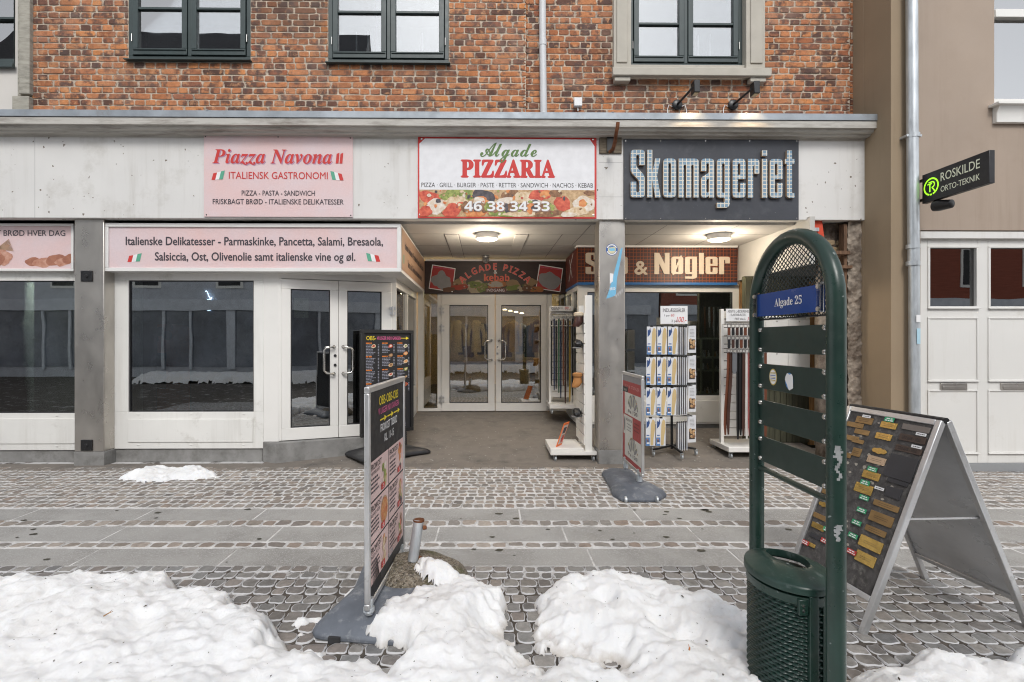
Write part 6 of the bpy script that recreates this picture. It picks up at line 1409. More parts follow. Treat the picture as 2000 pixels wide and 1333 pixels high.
for zx, zy, c in ((788, 102, 'g'), (716, 335, 'g'), (685, 398, 'g'), (682, 470, 'g'), (672, 530, 'g'), (650, 588, 'g'), (635, 650, 'g'), (398, 663, 'r'), (508, 672, 'r'), (630, 728, 'r'), (518, 618, 'g'), (685, 83, 'w'), (943, 180, 'w'), (928, 240, 'w'), (750, 428, 'w')):
    u, v = on_board(1400 + zx / 2.41, 780 + zy / 2.41); w, h = (.062, .026) if c != 'w' else (.058, .016)
    u = min(max(u, .06), W_ - .075)
    m_ = {'g': flat('tag_green', (.03, .32, .14)), 'r': flat('tag_red', (.52, .04, .035)), 'w': M_tex_white}[c]
    a = Art(O_ + N_ * .0125, U_, V_, .0005); a.rect(u - w / 2, v - h / 2, u + w / 2, v + h / 2, m_, 0)
    if c == 'w': greek(a, u - w * .35, u + w * .35, v - .002, .004, M_tex_dark, 1)
    else: greek(a, u - w * .3, u + w * .3, v + .002, .006, M_tex_white, 1); greek(a, u - w * .4, u + w * .4, v - .009, .006, M_tex_white, 1)
    a.build('price_tag', fo_)
b = MB()                                                              # glue left where plates came off
for k in range(34):
    u, v = random.uniform(.06, W_ - .06), random.uniform(.26, L_ - .06); q = random.uniform(.004, .012); n_ = 9
    b.add([O_ + U_ * (u + q * 1.4 * math.cos(s_) * random.uniform(.6, 1.1)) + V_ * (v + q * math.sin(s_) * random.uniform(.6, 1.1)) + N_ * .0043 for s_ in [2 * math.pi * i / n_ for i in range(n_)]], [list(range(n_))])
b.build('glue_spot', pbr('old_glue', (.36, .33, .28), .7, var=.3), fo_)
# ================================================================== goods in front of the shoe shop
def caster(mb_parent, c, name='caster', r=.032):
    x, y, z = c; b = MB(); b.lathe([(r * .6, -.011), (r, -.008), (r, .008), (r * .6, .011)], (x, y, z + r), 14, axis=(1, .2, 0))
    b.box(x - .018, x - .014, y - .012, y + .012, z + r, z + 2 * r + .012); b.box(x + .014, x + .018, y - .012, y + .012, z + r, z + 2 * r + .012); b.box(x - .018, x + .018, y - .016, y + .016, z + 2 * r + .012, z + 2 * r + .018)
    return b.build(name, M_galv, mb_parent)
def floor_z(y): return .006 + max(0, (y - 6.22) / 2.8 * (ZR - .006))
M_rack = pbr('white_rack', (.76, .74, .70), .42, var=.04, scale=3)
# --- slat board on castors, seen edge on
xs, xe, y0, y1 = X(1143, 6.30), X(1157, 6.30), 6.30, 6.78
zt_, zb_ = Z(577, 6.3), Z(890, 6.3)
t = thing('slat_board_rack', 'white slat board rack on castors, edge on, beside the middle pillar', 'display rack', ((xs + xe) / 2, 6.4, .0))
b = MB(); b.box(xs, xe, y0, y0 + .05, .09, zt_); b.box(xs, xe, y1 - .05, y1, .09, zt_ - .1); b.build('upright', M_rack, t, bevel=.004)
b = MB(); n = 13; zz0, zz1 = .2, zt_ - .22
for i in range(n): a_, c_ = zz0 + (zz1 - zz0) * i / n, zz0 + (zz1 - zz0) * (i + 1) / n; b.box(xs - .012, xs + .002, y0 + .012, y1 + .12, a_ + .006, c_ - .006)
b.box(xs + .003, xs + .03, y0 + .05, y1 + .12, zz0, zz1); b.build('slat_panel', M_rack, t)
b = MB(); bx0, bx1 = X(1075, 6.28), X(1167, 6.28); b.box(bx0, bx1, 6.26, y1 + .1, .085, .13); b.box(bx0, xs - .02, 6.275, y1 + .1, .13, .165); b.build('base', M_rack, t, bevel=.006)
for c in ((bx0 + .06, 6.3, .004), (bx1 - .05, 6.3, .004), (bx0 + .03, y1 + .04, .05), (bx1 - .05, y1 + .04, .05)): caster(t, c)
def soft(name, label, cat, c, rad, mat, group=None, extra=None):
    t = thing(name, label, cat, c, group); b = MB(); b.ball(c, rad, 10, irr=.35, seed=c[2] * 7); b.build('body', mat, t)
    if extra: extra(t, c)
    return t
M_fur = pbr('fleece', (.62, .53, .40), .95, var=.15, scale=40, bmp=.8, bscale=160); M_leather = pbr('brown_leather', (.055, .02, .015), .4, var=.3); M_tanl = pbr('tan_suede', (.42, .19, .06), .8, var=.2, bmp=.3)
def slipper(label, px, py, mat, fur, y=6.42, up=True):
    x, z = X(px, y), Z(py, y)
    t = thing('slipper', label, 'slipper', (x, y, z - .1), group='shoes hung on the white slat board')
    pr = [(.034, -.095), (.047, -.07), (.05, -.03), (.043, .02), (.04, .045)]
    b = MB(); b.lathe(pr, (x, y, z), 18); 
    b.v = [(x + (p[0] - x) * 1.15 - .03 * max(0, -(p[2] - z) - .03) / .06, y + (p[1] - y) * 1.5, p[2]) for p in b.v]; b.build('upper', mat, t)
    b = MB(); b.lathe([(.04, .03), (.054, .045), (.056, .075), (.04, .088)], (x, y, z), 18); b.v = [(x + (p[0] - x) * 1.1, y + (p[1] - y) * 1.5, p[2]) for p in b.v]; b.build('collar', fur, t)
    b = MB(); b.tube([(x + .02, y, z + .06), (xs - .01, y, z + .06)], .003, 6); b.build('hook', M_chrome, t)
slipper('brown leather slipper with cream fleece collar at the top of the slat board', 1130, 624, M_leather, M_fur)
slipper('tan suede slipper halfway down the slat board', 1128, 742, M_tanl, M_tanl)
def cap(label, px, py, y):
    x, z = X(px, y), Z(py, y); t = thing('felt_slipper', label, 'slipper', (x, y, z - .06), group='shoes hung on the white slat board')
    b = MB(); b.ball((x, y, z), (.055, .09, .055), 10, irr=.3, seed=px); b.build('upper', M_black, t)
    b = MB(); b.lathe([(.045, 0), (.066, .004), (.06, .016), (.03, .02)], (x - .01, y, z - .058), 16); b.build('sole', pbr('grey_sole', (.14, .14, .14), .8), t)
    b = MB(); b.tube([(x, y, z + .03), (xs - .01, y, z + .035)], .003, 6); b.build('hook', M_chrome, t)
cap('black felt slipper between the fleece slipper and the tan slipper', 1129, 672, 6.42); cap('black felt slipper lowest on the slat board above the orange card', 1127, 806, 6.5)
t = thing('orange_card', 'bright orange framed card leaning on the base of the slat board rack', 'card', (X(1101, 6.4), 6.4, .166))
b = MB(); O = Vector((X(1086, 6.36), 6.36, .167)); U = Vector((.088, .157, 0)).normalized(); V = Vector((.105, 0, .30)).normalized(); N = U.cross(V)
b.obox(O, U, V, N, 0, .18, 0, .31, -.004, .004); b.build('card', flat('neon_orange', (.8, .17, .03)), t)
a = Art(O + N * .005, U, V); a.rect(.02, .03, .16, .28, flat('card_paper', (.62, .55, .5)), 0); a.rect(.04, .17, .14, .25, M_tex_dark, 1); a.ell(.11, .09, .04, .05, M_tex_red, 1)
for k in range(3): greek(a, .05, .17, .14 - k * .02, .008, M_tex_dark, 1)
a.build('print', t)
# --- belts
def belt(name, label, x, y, ztop, L, w, mat, group, buckle=True, bend=0., loc_f=True):
    t = thing(name, label, 'belt', (x, y, ztop - L), group); b = MB(); n = 8; vs_ = []
    for i in range(n + 1):
        q = i / n; z = ztop - .035 - (L - .035) * q; xx = x + bend * math.sin(q * 2.2) * q
        for sx in (-1, 1): 
            for sy in (0, 1): vs_.append((xx + sx * w / 2 * (1 if q < .97 else .55), y + sy * .004 + bend * .3 * q, z))
    F = []
    for i in range(n):
        k = i * 4; F += [(k, k + 2, k + 6, k + 4), (k + 1, k + 5, k + 7, k + 3), (k, k + 4, k + 5, k + 1), (k + 2, k + 3, k + 7, k + 6)]
    F += [(0, 1, 3, 2), (n * 4, n * 4 + 2, n * 4 + 3, n * 4 + 1)]
    b.add(vs_, F); b.build('strap', mat, t)
    bk = MB(); frame_bars(bk, (x - w * .62, y - .002, ztop - .045), (1, 0, 0), (0, 0, 1), (0, -1, 0), w * 1.24, .045, .006, -.003, .003); bk.build('buckle', M_chrome, t); return t
BM = {'black': pbr('belt_black', (.012, .012, .013), .4), 'dark brown': pbr('belt_dark_brown', (.05, .02, .013), .4, var=.2), 'brown': pbr('belt_brown', (.13, .04, .018), .4, var=.2), 'red': pbr('belt_red', (.42, .02, .02), .4), 'green': pbr('belt_green', (.03, .09, .05), .5), 'yellow': pbr('belt_yellow', (.45, .28, .02), .5), 'grey': pbr('belt_grey', (.13, .135, .145), .4), 'white': pbr('belt_white', (.6, .58, .55), .4), 'navy': pbr('belt_navy', (.02, .03, .07), .5)}
def belt_rack(label, x0, x1, y, px_top, zb, zt, cardfn, rows):
    t = thing('belt_rack', label, 'display rack', ((x0 + x1) / 2, y, floor_z(y)))
    b = MB(); b.box(x0, x0 + .04, y, y + .05, zb, zt); b.box(x1 - .04, x1, y, y + .05, zb, zt); b.build('upright', M_rack, t, bevel=.003)
    b = MB(); n = 15
    for i in range(n): a_, c_ = zb + .12 + (zt - zb - .14) * i / n, zb + .12 + (zt - zb - .14) * (i + 1) / n; b.box(x0 + .04, x1 - .04, y + .012, y + .035, a_ + .005, c_ - .005)
    b.build('slat_panel', M_rack, t)
    b = MB(); b.box(x0 - .02, x1 + .02, y - .26, y + .3, zb - .03, zb + .035); b.build('base', M_rack, t, bevel=.006)
    for c in ((x0 + .02, y - .22), (x1 - .02, y - .22), (x0 + .02, y + .25), (x1 - .02, y + .25)): caster(t, (*c, zb - .03 - .085))
    for z, yy in rows:
        b = MB(); b.box(x0 + .01, x1 - .01, yy - .004, yy + .004, z - .008, z + .008); b.box(x0 + .02, x0 + .03, yy + .004, y, z - .006, z + .006); b.box(x1 - .03, x1 - .02, yy + .004, y, z - .006, z + .006)
        k = x0 + .03
        while k < x1 - .02: b.tube([(k, yy - .004, z), (k, yy - .05, z + .006)], .003, 6); k += .03
        b.build('hook_bar', M_chrome, t)
    return t
# rear rack right of the entrance doors
yb = 8.20; rx0, rx1 = X(1073, yb), X(1119, yb); zr = floor_z(yb)
belt_rack('white belt rack on castors at the rear right of the entrance doors', rx0, rx1, yb + .06, 0, Z(792, yb), Z(600, yb), None, ((Z(613, yb), yb - .02), (Z(637, yb), yb - .08)))
t = thing('price_card', 'long narrow price card on top of the rear belt rack', 'price card', ((rx0 + rx1) / 2, yb, Z(612, yb)))
a = Art((rx0, yb + .0, Z(608, yb))); w = rx1 - rx0; b = MB(); b.box(rx0, rx1, yb + .002, yb + .006, Z(608, yb), Z(598, yb)); b.build('card', M_tex_white, t); a.text('SMALBÆLTE', w * .06, .035, .03, M_tex_dark, 1, align='L', w=w * .5); greek(a, w * .1, w * .4, .015, .01, M_tex_dark); a.text('99,-', w * .78, .022, .045, M_tex_red, 1, w=w * .24); a.build('print', t)
cols_ = ['black', 'navy', 'black', 'green', 'navy', 'brown', 'dark brown', 'black', 'yellow', 'black']
ends = [752, 765, 758, 770, 776, 756, 792, 758, 783, 775]
posn = ['far left of the rear rack', 'second from the left on the rear rack', 'left of the green one on the rear rack', 'on the rear rack', 'right of the green one on the rear rack', 'in the middle of the rear rack', 'hanging lowest on the rear rack', 'left of the yellow one on the rear rack', 'on the rear rack', 'far right of the rear rack']
for i, c in enumerate(cols_):
    y = yb - (.09 if i % 2 else .05); x = rx0 + .03 + (rx1 - rx0 - .05) * i / 9
    belt('belt', f'narrow {c} belt {posn[i]}', x, y, Z(618 if i % 2 else 622, y), (ends[i] - 620) / 1000 * y, .026, BM[c], 'belts hanging on the rear rack')
# right rack
yb = 6.62; rx0, rx1 = X(1408, yb), X(1484, yb)
belt_rack('white wheeled belt rack in front of the mailbox niche, partly behind the green frame', rx0, rx1, yb, 0, Z(868, yb) - .02, Z(604, yb), None, ((Z(634, yb), yb - .10), (Z(657, yb), yb - .16), (Z(681, yb), yb - .22)))
t = thing('price_card', 'white handwritten price card on top of the right belt rack', 'price card', (X(1450, yb), yb - .02, Z(630, yb)))
b = MB(); yy = yb - .03; cx0, cx1, cz0, cz1 = X(1418, yy), X(1475, yy), Z(628, yy), Z(603.5, yy); b.box(cx0, cx1, yy, yy + .004, cz0, cz1); b.build('card', M_tex_white, t)
a = Art((cx0, yy - .001, cz0)); w, h = cx1 - cx0, cz1 - cz0; a.text('ÆGTE LÆDERBÆLTER', w * .5, h * .70, h * .2, M_tex_dark, 1, w=w * .9, shear=.1); a.text('- ELASTIKBÆLTER', w * .12, h * .43, h * .17, M_tex_dark, 1, w=w * .55, align='L'); a.text('FRIT VALG', w * .3, h * .1, h * .18, M_tex_dark, 1, w=w * .36, align='L'); a.text('349,-', w * .72, h * .08, h * .26, M_tex_red, 1, w=w * .24, align='L', shear=.2); a.build('print', t)
seq = ['brown', 'dark brown', 'grey', 'black', 'black', 'dark brown', 'white', 'red', 'black', 'brown', 'dark brown', 'black', 'brown']
wh = ['outermost left on the right rack', 'second from the left on the right rack', 'with a wide tongue, left part of the right rack', 'right of the grey one on the right rack', 'second right of the grey one on the right rack', 'left of the white one on the right rack', 'on the right rack', 'on the right rack beside the frame tube', 'right of the red one on the right rack', 'behind the frame tube on the right rack', 'second behind the frame tube on the right rack', 'near the right upright of the right rack', 'outermost right on the right rack']
for i, c in enumerate(seq):
    y = yb - .25 - .02 * (i % 3); x = X(1423 + 6 * i, y)
    belt('belt', f'wide {c} leather belt {wh[i]}', x, y, Z(683, y), (.30 if c == 'grey' else random.uniform(1.02, 1.14)), .055 if c == 'grey' else .036, BM[c], 'belts hanging on the right rack', bend=-.06 if i < 2 else random.uniform(-.01, .01))
for r_, (z, yy) in enumerate(((Z(634, yb), yb - .14), (Z(657, yb), yb - .19))):
    for i in range(7):
        x = X(1424 + 8 * i, yy); c = ('brown', 'black', 'dark brown', 'black')[(i + r_) % 4]
        belt('belt', f'short {c} belt on the {"top" if r_ == 0 else "second"} hook bar of the right rack, {("first", "second", "third", "fourth", "fifth", "sixth", "seventh", "eighth")[i]} from left', x, yy, z - .004, .15, .036, BM[c], 'belts hanging on the right rack')
# --- spinner with insole packets
ys = 6.55; xc = X(1312, ys); zf = floor_z(ys)
t = thing('spinner_rack', 'black wheeled spinner rack full of insole packets under a price card', 'display rack', (xc, ys, zf))
b = MB(); b.tube([(xc, ys, zf + .07), (xc, ys, Z(640, ys) + .02)], .016, 12); b.build('pole', M_blackm, t)
for k in range(5):
    q = R(-90 + k * 72 + 4); p = (xc + .29 * math.cos(q), ys + .29 * math.sin(q)); b = MB(); b.tube([(xc, ys, zf + .115), (p[0], p[1], zf + .085)], .016, 4, sq=True); b.build('leg', M_blackm, t); caster(t, (p[0], p[1], zf + .004), r=.026)
rowz = [Z(637.5 + 59.4 * k, 6.34) for k in range(4)]
b = MB()
for z in rowz:
    for q in range(4):
        dx, dy = ((-1, -1), (1, -1), (1, 1), (-1, 1))[q], ((1, -1), (1, 1), (-1, 1), (-1, -1))[q]
        b.tube([(xc + dx[0] * .2, ys + dx[1] * .16, z + .01), (xc + dy[0] * .2, ys + dy[1] * .16, z + .01)], .005, 6)
    b.tube([(xc - .2, ys - .16, z + .01), (xc + .2, ys + .16, z + .01)], .004, 6); b.tube([(xc - .2, ys + .16, z + .01), (xc + .2, ys - .16, z + .01)], .004, 6)
b.build('wire_cage', M_blackm, t)
pk0 = thing('insole_packet', 'insole packet', 'insole packet', (0, 0, 0)); PW, PH = .118, .345
b = MB(); b.box(-PW / 2, PW / 2, -.004, .004, -PH, 0); b.build('packet', flat('packet_white', (.66, .67, .69)), pk0)
a = Art((-PW / 2, -.0045, -PH)); a.rect(.0, .0, PW * .42, PH * .30, flat('packet_ski_blue', (.10, .22, .45)), 1); a.ell(PW * .2, PH * .16, .013, .03, flat('packet_figure', (.12, .10, .13)), 2, .2, 14, .4, 2); a.ell(PW * .24, PH * .1, .02, .009, M_tex_white, 2.2); a.ell(PW * .17, PH * .235, .008, .008, food[5], 2.4)
a.poly([(.008, PH * .62), (PW * .3, PH * .70), (PW * .42, PH * .82), (PW * .34, PH * .97), (PW * .22, PH * .86), (.01, PH * .9)], flat('packet_navy', (.03, .07, .2)), 1); greek(a, PW * .08, PW * .4, PH * .36, .012, M_tex_blue, 1)
M_sole = pbr('insole_beige', (.56, .42, .21), .85, var=.08)
a.poly(rnd([(PW * .5, PH * .02), (PW * .78, PH * .02), (PW * .82, PH * .3), (PW * .98, PH * .62), (PW * .93, PH * .9), (PW * .72, PH * .97), (PW * .54, PH * .8), (PW * .5, PH * .4)], .03, 4), M_sole, 1.5)
a.build('print', pk0)
b = MB(); b.box(-.018, .018, -.006, .006, -.006, .012); b.build('hanger', M_blackm, pk0)
pk1 = thing('insole_packet', 'insole packet', 'insole packet', (0, 0, 0))
b = MB(); b.box(-PW / 2, PW / 2, -.004, .004, -PH, 0); b.build('packet', flat('packet_white', (.66, .67, .69)), pk1)
a = Art((-PW / 2, -.0045, -PH)); a.rect(.02, PH * .12, PW * .86, PH * .5, flat('packet_photo', (.05, .035, .03)), 1)
for k in range(7): a.ell(random.uniform(.03, PW * .8), random.uniform(PH * .16, PH * .46), .016, .022, random.choice((food[4], food[0], M_tex_dark, food[7])), 2 + k * .1, k, 12, .4, k)
for k in range(6): greek(a, .03, PW * .8, PH * (.85 - k * .05), .006, M_tex_gray, 1)
a.build('print', pk1)
used_ = []
def place_packet(x, y, z, rz, label, tilt=0, src=None):
    src = src or pk0; c = src if src not in used_ else copy_tree(src); used_.append(src)
    c.location = (x, y, z); c.rotation_euler = (R(tilt), 0, rz); c['label'] = label; c['group'] = 'insole packets hanging on the spinner'
rn, cn = ('top', 'second', 'third', 'bottom'), ('left', 'middle', 'right')
for r_ in range(4):
    for c in range(3):
        if r_ == 3 and c == 2: continue
        place_packet(X(1272.5 + 20.6 * c - r_ * .7, 6.33), 6.33 + random.uniform(-.006, .006), rowz[r_] - .005, R(random.uniform(-3, 3)), f'white packet with beige insole, {cn[c]} of the {rn[r_]} front row on the spinner', random.uniform(-1, 2))
    for k in range(5):
        place_packet(X(1327.5, 6.36) + k * .03, 6.44 + .008 * k, rowz[r_] - .01 - (.07 if r_ == 3 else 0), R(80 + random.uniform(-5, 5)), f'edge on packet, {("first", "second", "third", "fourth", "fifth")[k]} of the {rn[r_]} side stack on the spinner')
    place_packet(X(1352, 6.5), 6.52, rowz[r_] + (.01 if r_ < 3 else .0), R(12), f'packet with dark photograph at the right corner of the {rn[r_]} spinner row', 0, pk1)
t = thing('price_card', 'white handwritten price card standing on the insole spinner', 'price card', (X(1316, 6.4), 6.4, Z(638, 6.4)))
yy = 6.40; cx0, cx1, cz0, cz1 = X(1290, yy), X(1343, yy), Z(633, yy), Z(598, yy); b = MB(); b.box(cx0, cx1, yy, yy + .004, cz0, cz1); b.box((cx0 + cx1) / 2 - .003, (cx0 + cx1) / 2 + .003, yy + .004, yy + .008, cz0 - .06, cz1); b.build('card', M_tex_white, t)
a = Art((cx0, yy - .001, cz0)); w, h = cx1 - cx0, cz1 - cz0; a.text('INDLÆGSSÅLER', w * .5, h * .66, h * .2, M_tex_dark, 1, w=w * .82, off=.005); a.text('1 par', w * .14, h * .42, h * .11, M_tex_dark, 1, align='L'); a.text('60', w * .38, h * .41, h * .14, M_tex_red, 1, align='L'); a.text('2 par', w * .40, h * .1, h * .13, M_tex_dark, 1, align='L'); a.text('100,-', w * .58, h * .09, h * .30, M_tex_red, 1, w=w * .36, align='L', shear=.2); a.build('print', t)
# ================================================================== inside the shops
def lampglow(name, label, loc, energy, col, r=.05, mat=None):
    t = thing(name, label, 'lamp', loc); b = MB(); b.lathe([(.05, .04), (.06, .02), (.04, 0)], loc, 12); b.build('bulb', mat or pbr('warm_bulb', (1, .8, .5), emit=((1, .75, .42), 9)), t)
    ld = bpy.data.lights.new('bulb_light', 'POINT'); ld.energy = energy; ld.color = col; ld.shadow_soft_size = r; lo = bpy.data.objects.new('bulb_light', ld); COL.objects.link(lo); lo.parent = t; lo.location = (0, 0, -.1)
for i, (x, y, z, e) in enumerate(((-.9, 10.1, 2.55, 14), (.1, 11.2, 2.6, 14), (.9, 12.4, 2.6, 16))): lampglow('indoor_light', ('warm ceiling spot nearest behind the left entrance door', 'warm ceiling spot behind the middle of the entrance doors', 'warm ceiling spot farthest behind the right entrance door')[i], (x, y, z), e, (1, .76, .42))
for i in range(4):
    x, y, z = X(986 + i * 11, 13), 13., Z(606 + i * 2.3, 13); t = thing('indoor_light', ('small ceiling spot at the left end of the row seen through the right door', 'second small ceiling spot of the row seen through the right door', 'third small ceiling spot of the row seen through the right door', 'small ceiling spot at the right end of the row seen through the right door')[i], 'lamp', (x, y, z)); b = MB(); b.lathe([(.03, .03), (.06, .0), (.03, -.005)], (x, y, z), 12); b.build('bulb', pbr('warm_bulb', (1, .8, .5), emit=((1, .75, .42), 9)), t)
cl = [pbr('coat_cream', (.6, .5, .32), .9, var=.2), pbr('coat_grey', (.2, .19, .18), .9, var=.2), pbr('coat_brown', (.2, .11, .05), .9, var=.2), pbr('coat_black', (.02, .02, .02), .9), pbr('coat_ochre', (.45, .3, .08), .9)]
for i, (px, y, k) in enumerate(((893, 12.2, 0), (905, 12.4, 1), (916, 12.3, 2), (930, 12.2, 0), (942, 12.5, 3), (990, 12.6, 2), (1003, 12.4, 4), (1018, 12.6, 1), (1034, 12.4, 3), (1050, 12.2, 2))):
    x = X(px, y); z = 1.95 - .06 * (i % 3); t = thing('hanging_coat', f'{("cream", "grey", "brown", "black", "ochre")[k]} coat hanging behind the {"left" if px < 970 else "right"} entrance door, {("first", "second", "third", "fourth", "fifth")[i % 5]} from its left', 'coat', (x, y, .4), group='clothes hung inside the entrance')
    b = MB(); b.lathe([(.13, -.75), (.11, -.5), (.095, -.25), (.12, -.1), (.11, -.03), (.04, .02)], (x, y, z), 14); b.v = [(p[0], y + (p[1] - y) * .5, p[2]) for p in b.v]; b.build('coat_body', cl[k], t)
    for s_ in (-1, 1): b = MB(); b.tube([(x + s_ * .13, y, z - .07), (x + s_ * .19, y, z - .35), (x + s_ * .17, y - .03, z - .6)], [.05, .045, .035], 10); b.build('sleeve', cl[k], t)
t = thing('clothes_table', 'dark low display table behind the entrance doors', 'table', (0, 11.6, ZR))
b = MB(); b.box(-1.1, 1.0, 11.3, 11.9, .95, 1.0); b.build('table_top', M_woodd, t, bevel=.005)
for x in (-1.05, .95):
    for y in (11.35, 11.85): b = MB(); b.box(x - .03, x + .03, y - .03, y + .03, ZR, .95); b.build('leg', M_woodd, t)
# orange machine and curtain behind the middle window, green curtain behind the left one
t = thing('orange_machine', 'rounded orange machine with dark dials behind the middle shop window', 'machine', (X(308, 7.5), 7.5, .2))
x0, x1 = X(276, 7.5), X(340, 7.5); b = MB(); pts = rnd([(x0, .2), (x1, .2), (x1, 1.74), (x0, 1.70)], .12, 5); b.prism([(p, 7.4, q) for p, q in pts], (0, .5, 0)); b.build('cabinet', pbr('dull_orange', (.38, .09, .035), .45, var=.15), t, bevel=.006)
for px, py, r_ in ((283, 655, .05), (300, 662, .07), (313, 648, .07), (327, 655, .07), (330, 640, .06)): b = MB(); b.lathe([(r_, 0), (r_ * .8, .02)], (X(px, 7.4), 7.4, Z(py, 7.4)), 18, axis=(0, -1, 0)); b.build('dial', M_dark, t)
b = MB(); b.box(X(305, 7.4), X(325, 7.4), 7.385, 7.4, Z(760, 7.4), Z(690, 7.4)); b.build('hatch', M_dark, t)
def curtain(label, x0, x1, y, z0, z1, mat):
    t = thing('curtain', label, 'curtain', ((x0 + x1) / 2, y, z0)); b = MB(); n = 40
    vs_ = [(x0 + (x1 - x0) * i / n, y + .03 * math.sin(i * 1.3), z) for z in (z0, z1) for i in range(n + 1)]; b.add(vs_, [(i, i + 1, n + 2 + i, n + 1 + i) for i in range(n)]); b.build('cloth', mat, t)
    b = MB(); b.tube([(x0 - .05, y, z1 + .02), (x1 + .05, y, z1 + .02)], .012, 8); b.build('rod', M_chrome, t)
M_cur = pbr('pale_green_cloth', (.52, .60, .55), .9, var=.1)
curtain('pale green curtain strip at the left of the middle window', X(254, 6.6), X(276, 6.6), 6.6, .3, 2.5, M_cur); curtain('wide pale green curtain behind the left shop window', -7.9, X(62, 6.9), 6.9, .3, 2.6, M_cur)
for i in range(5): lx, ly = -5.6 - i * .38, 6.62 + (i % 2) * .06; lampglow('indoor_light', ('first', 'second', 'third', 'fourth', 'fifth')[i] + ' warm ceiling spot from the left inside the left shop window', (lx, ly, 2.58), 7, (1, .95, .85))
# white notice and blue sign on the angled door (behind its pane)
a = Art(A1 + dU * .16 + UP * (zdo + 1.5) - dN * .04, dU, UP); t = thing('door_notice', 'small white certificate behind the left pane of the angled door', 'notice', (A1.x + .2, A1.y, 1.7))
a.rect(0, .02, .17, .27, flat('certificate', (.55, .58, .48)), 0); a.ell(.085, .22, .022, .022, flat('certificate_seal', (.3, .35, .25)), 1)
for k in range(6): greek(a, .04, .13, .17 - k * .02, .006, M_tex_gray, 1)
a.build('paper', t)
# goods inside the right shop
lampglow('indoor_light', 'added fill light behind the shoe shop window', (3.3, 8.7, 2.55), 9, (1, .92, .8))  # fill light added to brighten the cabinet, not a fitting of the shop
t = thing('glass_cabinet', 'pale green glass cabinet with small goods behind the shoe shop window', 'cabinet', (X(1384, 9), 9, .2))
x0, x1 = X(1364, 9), X(1408, 9); b = MB()
M_gcab = pbr('pale_green_frame', (.42, .46, .38), .5)
for x in (x0, x1 - .03): b.box(x, x + .03, 8.9, 8.93, .2, Z(660, 9)); b.box(x, x + .03, 9.27, 9.3, .2, Z(660, 9))
b.build('frame', M_gcab, t)
for py in (660, 697, 722, 768): b = MB(); b.box(x0, x1, 8.89, 9.3, Z(py, 9) - .03, Z(py, 9)); b.build('shelf', M_gcab, t)
random.seed(5)
for i in range(26):
    x, z = random.uniform(x0 + .04, x1 - .04), random.choice((Z(697, 9), Z(722, 9), Z(768, 9))); b = MB(); h = random.uniform(.05, .12); b.lathe([(.02, 0), (.022, h * .6), (.01, h * .7), (.01, h)], (x, 8.98, z), 8); b.build('small_jar', random.choice((M_tex_gray, M_pgrey, food[7], M_tex_white)), t)
for i in range(16):
    px = 1372 + i * 4.4; y = 9.3; x = X(px, y); z = Z(600, y); h = random.uniform(.35, .6); t = thing('hanging_goods', f'dangling bunch of straps and keys {("first", "second", "third", "fourth", "fifth", "sixth", "seventh", "eighth", "ninth", "tenth", "eleventh", "twelfth", "thirteenth", "fourteenth", "fifteenth", "sixteenth")[i]} from left inside the shoe shop', 'hanging goods', (x, y, z - h), group='goods hung inside the shoe shop window')
    b = MB(); b.tube([(x, y, z), (x + random.uniform(-.02, .02), y, z - h * .6), (x, y - .02, z - h)], [.012, .022, .006], 7); b.build('strap', random.choice((M_dark, M_tex_gray, BM['brown'], M_pgrey)), t)
# candles in the upper windows
for i, (px, py0, py1, where) in enumerate(((697, 65, 107, 'left white candle in the middle upper window'), (719.5, 62, 107, 'right white candle in the middle upper window'), (1364, 70, 122, 'left white candle in the right upper window'), (1387, 68, 122, 'right white candle in the right upper window'), (825, 66, 108, 'thick white candle behind the right sash of the middle upper window'))):
    d = DB + .13; t = thing('candle', where, 'candle', (FX(px, d), d, FZ(py1, d, px)), group='candles on the upper window sills', fac=True)
    x, z0, z1 = FX(px, d), FZ(py1, d, px), FZ(py0, d, px); b = MB(); b.lathe([(.011, 0), (.010, z1 - z0), (.002, z1 - z0 + .012)], (x, d, z0), 10); b.build('wax', M_tex_white, t)
    b = MB(); b.lathe([(.02, -.02), (.024, .01), (.014, .02)], (x, d, z0), 12); b.lathe([(.012, -.1), (.012, -.02)], (x, d, z0), 8); b.build('holder', PM['brass'], t)
# ================================================================== small litter
def twig(label, px, py, z, dx, dy, r, mat):
    y = YG(py, z); x = X(px, y); t = thing('twig', label, 'twig', (x, y, z)); b = MB(); b.tube([(x, y, z), (x + dx * .5, y + dy * .5, z + .008), (x + dx, y + dy, z + .012)], [r, r * .8, r * .3], 6); b.build('stem', mat, t)
    b = MB(); b.tube([(x + dx * .5, y + dy * .5, z + .006), (x + dx * .7, y + dy * .5 + .015, z + .016)], [r * .6, r * .2], 6); b.build('side_shoot', mat, t)
twig('thin straw coloured twig lying on the left snow heap', 202, 1204, .235, .03, .02, .003, M_wood)
twig('short orange brown twig standing in the right snow heap', 1346, 1270, .17, .004, .0, .004, pbr('twig_orange', (.45, .16, .04), .8))
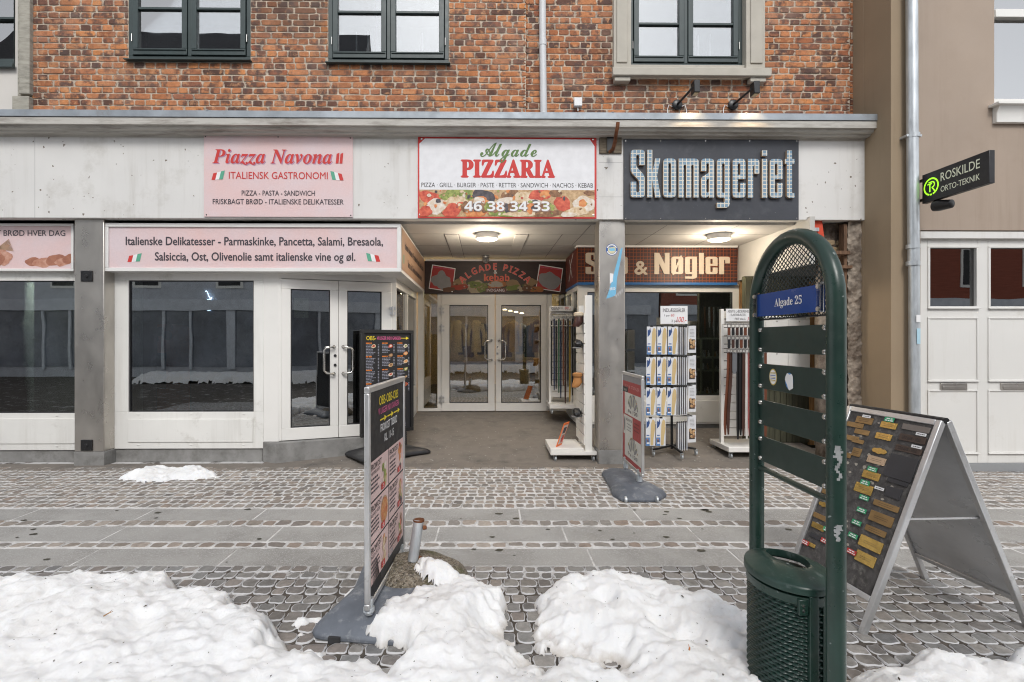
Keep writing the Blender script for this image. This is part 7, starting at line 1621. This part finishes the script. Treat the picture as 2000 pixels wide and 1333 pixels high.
# ================================================================== the other side of the street (mirrored in the glass)
def opposite(label, x0, x1, y, h, wallm, roofm, ridge, shop, n):
    t = thing('opposite_house', label, 'building', ((x0 + x1) / 2, y, 0)); b = MB(); b.box(x0, x1, y - 7, y, 0, h); b.build('wall', wallm, t)
    b = MB(); b.prism([(x0, y + .3, h), (x0, y - 3.5, h + ridge), (x0, y - 7.2, h)], (x1 - x0, 0, 0)); b.build('roof', roofm, t)
    b = MB(); b.box(x0 + .5, x1 - .5, y - .1, y + .03, .4, 2.7); sw = b.build('shop_window', shop, t)
    b = MB(); k = x0 + .5; j = 0
    while k < x1 - .6: w_ = (.10, .35, .10)[j % 3]; b.box(k, k + w_, y + .031, y + .10, .3, 2.75); k += (1.5, 2.2, 1.1)[j % 3]; j += 1
    b.box(x0 + .4, x1 - .4, y + .03, y + .16, 2.7, 3.15); b.build('shop_frame', M_frontg, sw)
    for i in range(n):
        xx = x0 + (x1 - x0) * (i + .5) / n
        for z in (3.6, 6.1):
            if z + 1.6 < h: b = MB(); b.box(xx - .55, xx + .55, y, y + .04, z, z + 1.6); w = b.build('window', M_white, t); b = MB(); b.box(xx - .45, xx + .45, y + .041, y + .05, z + .1, z + 1.5); b.build('pane', M_dark, w)
M_frontg = pbr('blue_grey_front', (.58, .61, .66), .6, var=.1)
M_slate = pbr('dark_slate', (.045, .045, .05), .7, var=.3, scale=6, stretch=(1, 1, 5)); M_redw = pbr('red_brick_far', (.26, .075, .045), .9, var=.15, scale=5, stretch=(.4, 1, 4)); M_greyw = pbr('grey_render_far', (.48, .50, .54), .9); M_shopd = pbr('dark_shop_glass', (.15, .165, .20), .25, var=.5, scale=.7, dirt=((.30, .32, .36), .38, .45))  # dark shop glass: its pale patches paint in reflections of snow
opposite('low grey house with slate roof across the street, mirrored in the left windows', -22, -5.3, -8.5, 10.3, M_greyw, M_slate, 5.7, M_shopd, 5)
opposite('grey shop house across the street, mirrored in the entrance doors', -5.1, 8.4, -8.5, 5.2, pbr('blue_grey_render', (.46, .49, .55), .9), M_slate, 2.6, M_shopd, 6)
opposite('red brick house across the street, mirrored in the gate panes', 8.5, 26, -8.5, 6.2, M_redw, M_slate, 1.8, M_shopd, 7)
t = thing('neon_swirl', 'pale blue neon swirl mirrored in the middle shop window', 'neon sign', (-10.6, -8.4, 2.6))
Yv = 2 * (DS - .05) + 8.4; cx, cz = X(427, Yv), Z(590, Yv)
b = MB(); pts = [(cx - .12 * math.cos(q * .5) * (1 - q / 40) , -8.42, cz + .42 - q * .042 + .10 * math.sin(q * 1.1)) for q in range(20)]; b.tube(pts, .014, 6)
for r_ in (.1, .16, .22): b.tube([(cx + r_ * math.cos(q), -8.42, cz - .12 + r_ * 1.1 * math.sin(q)) for q in [k * .45 for k in range(15)]], .012, 6)
b.build('tube', pbr('neon_blue', (.5, .75, 1), emit=((.55, .75, 1), 5)), t)
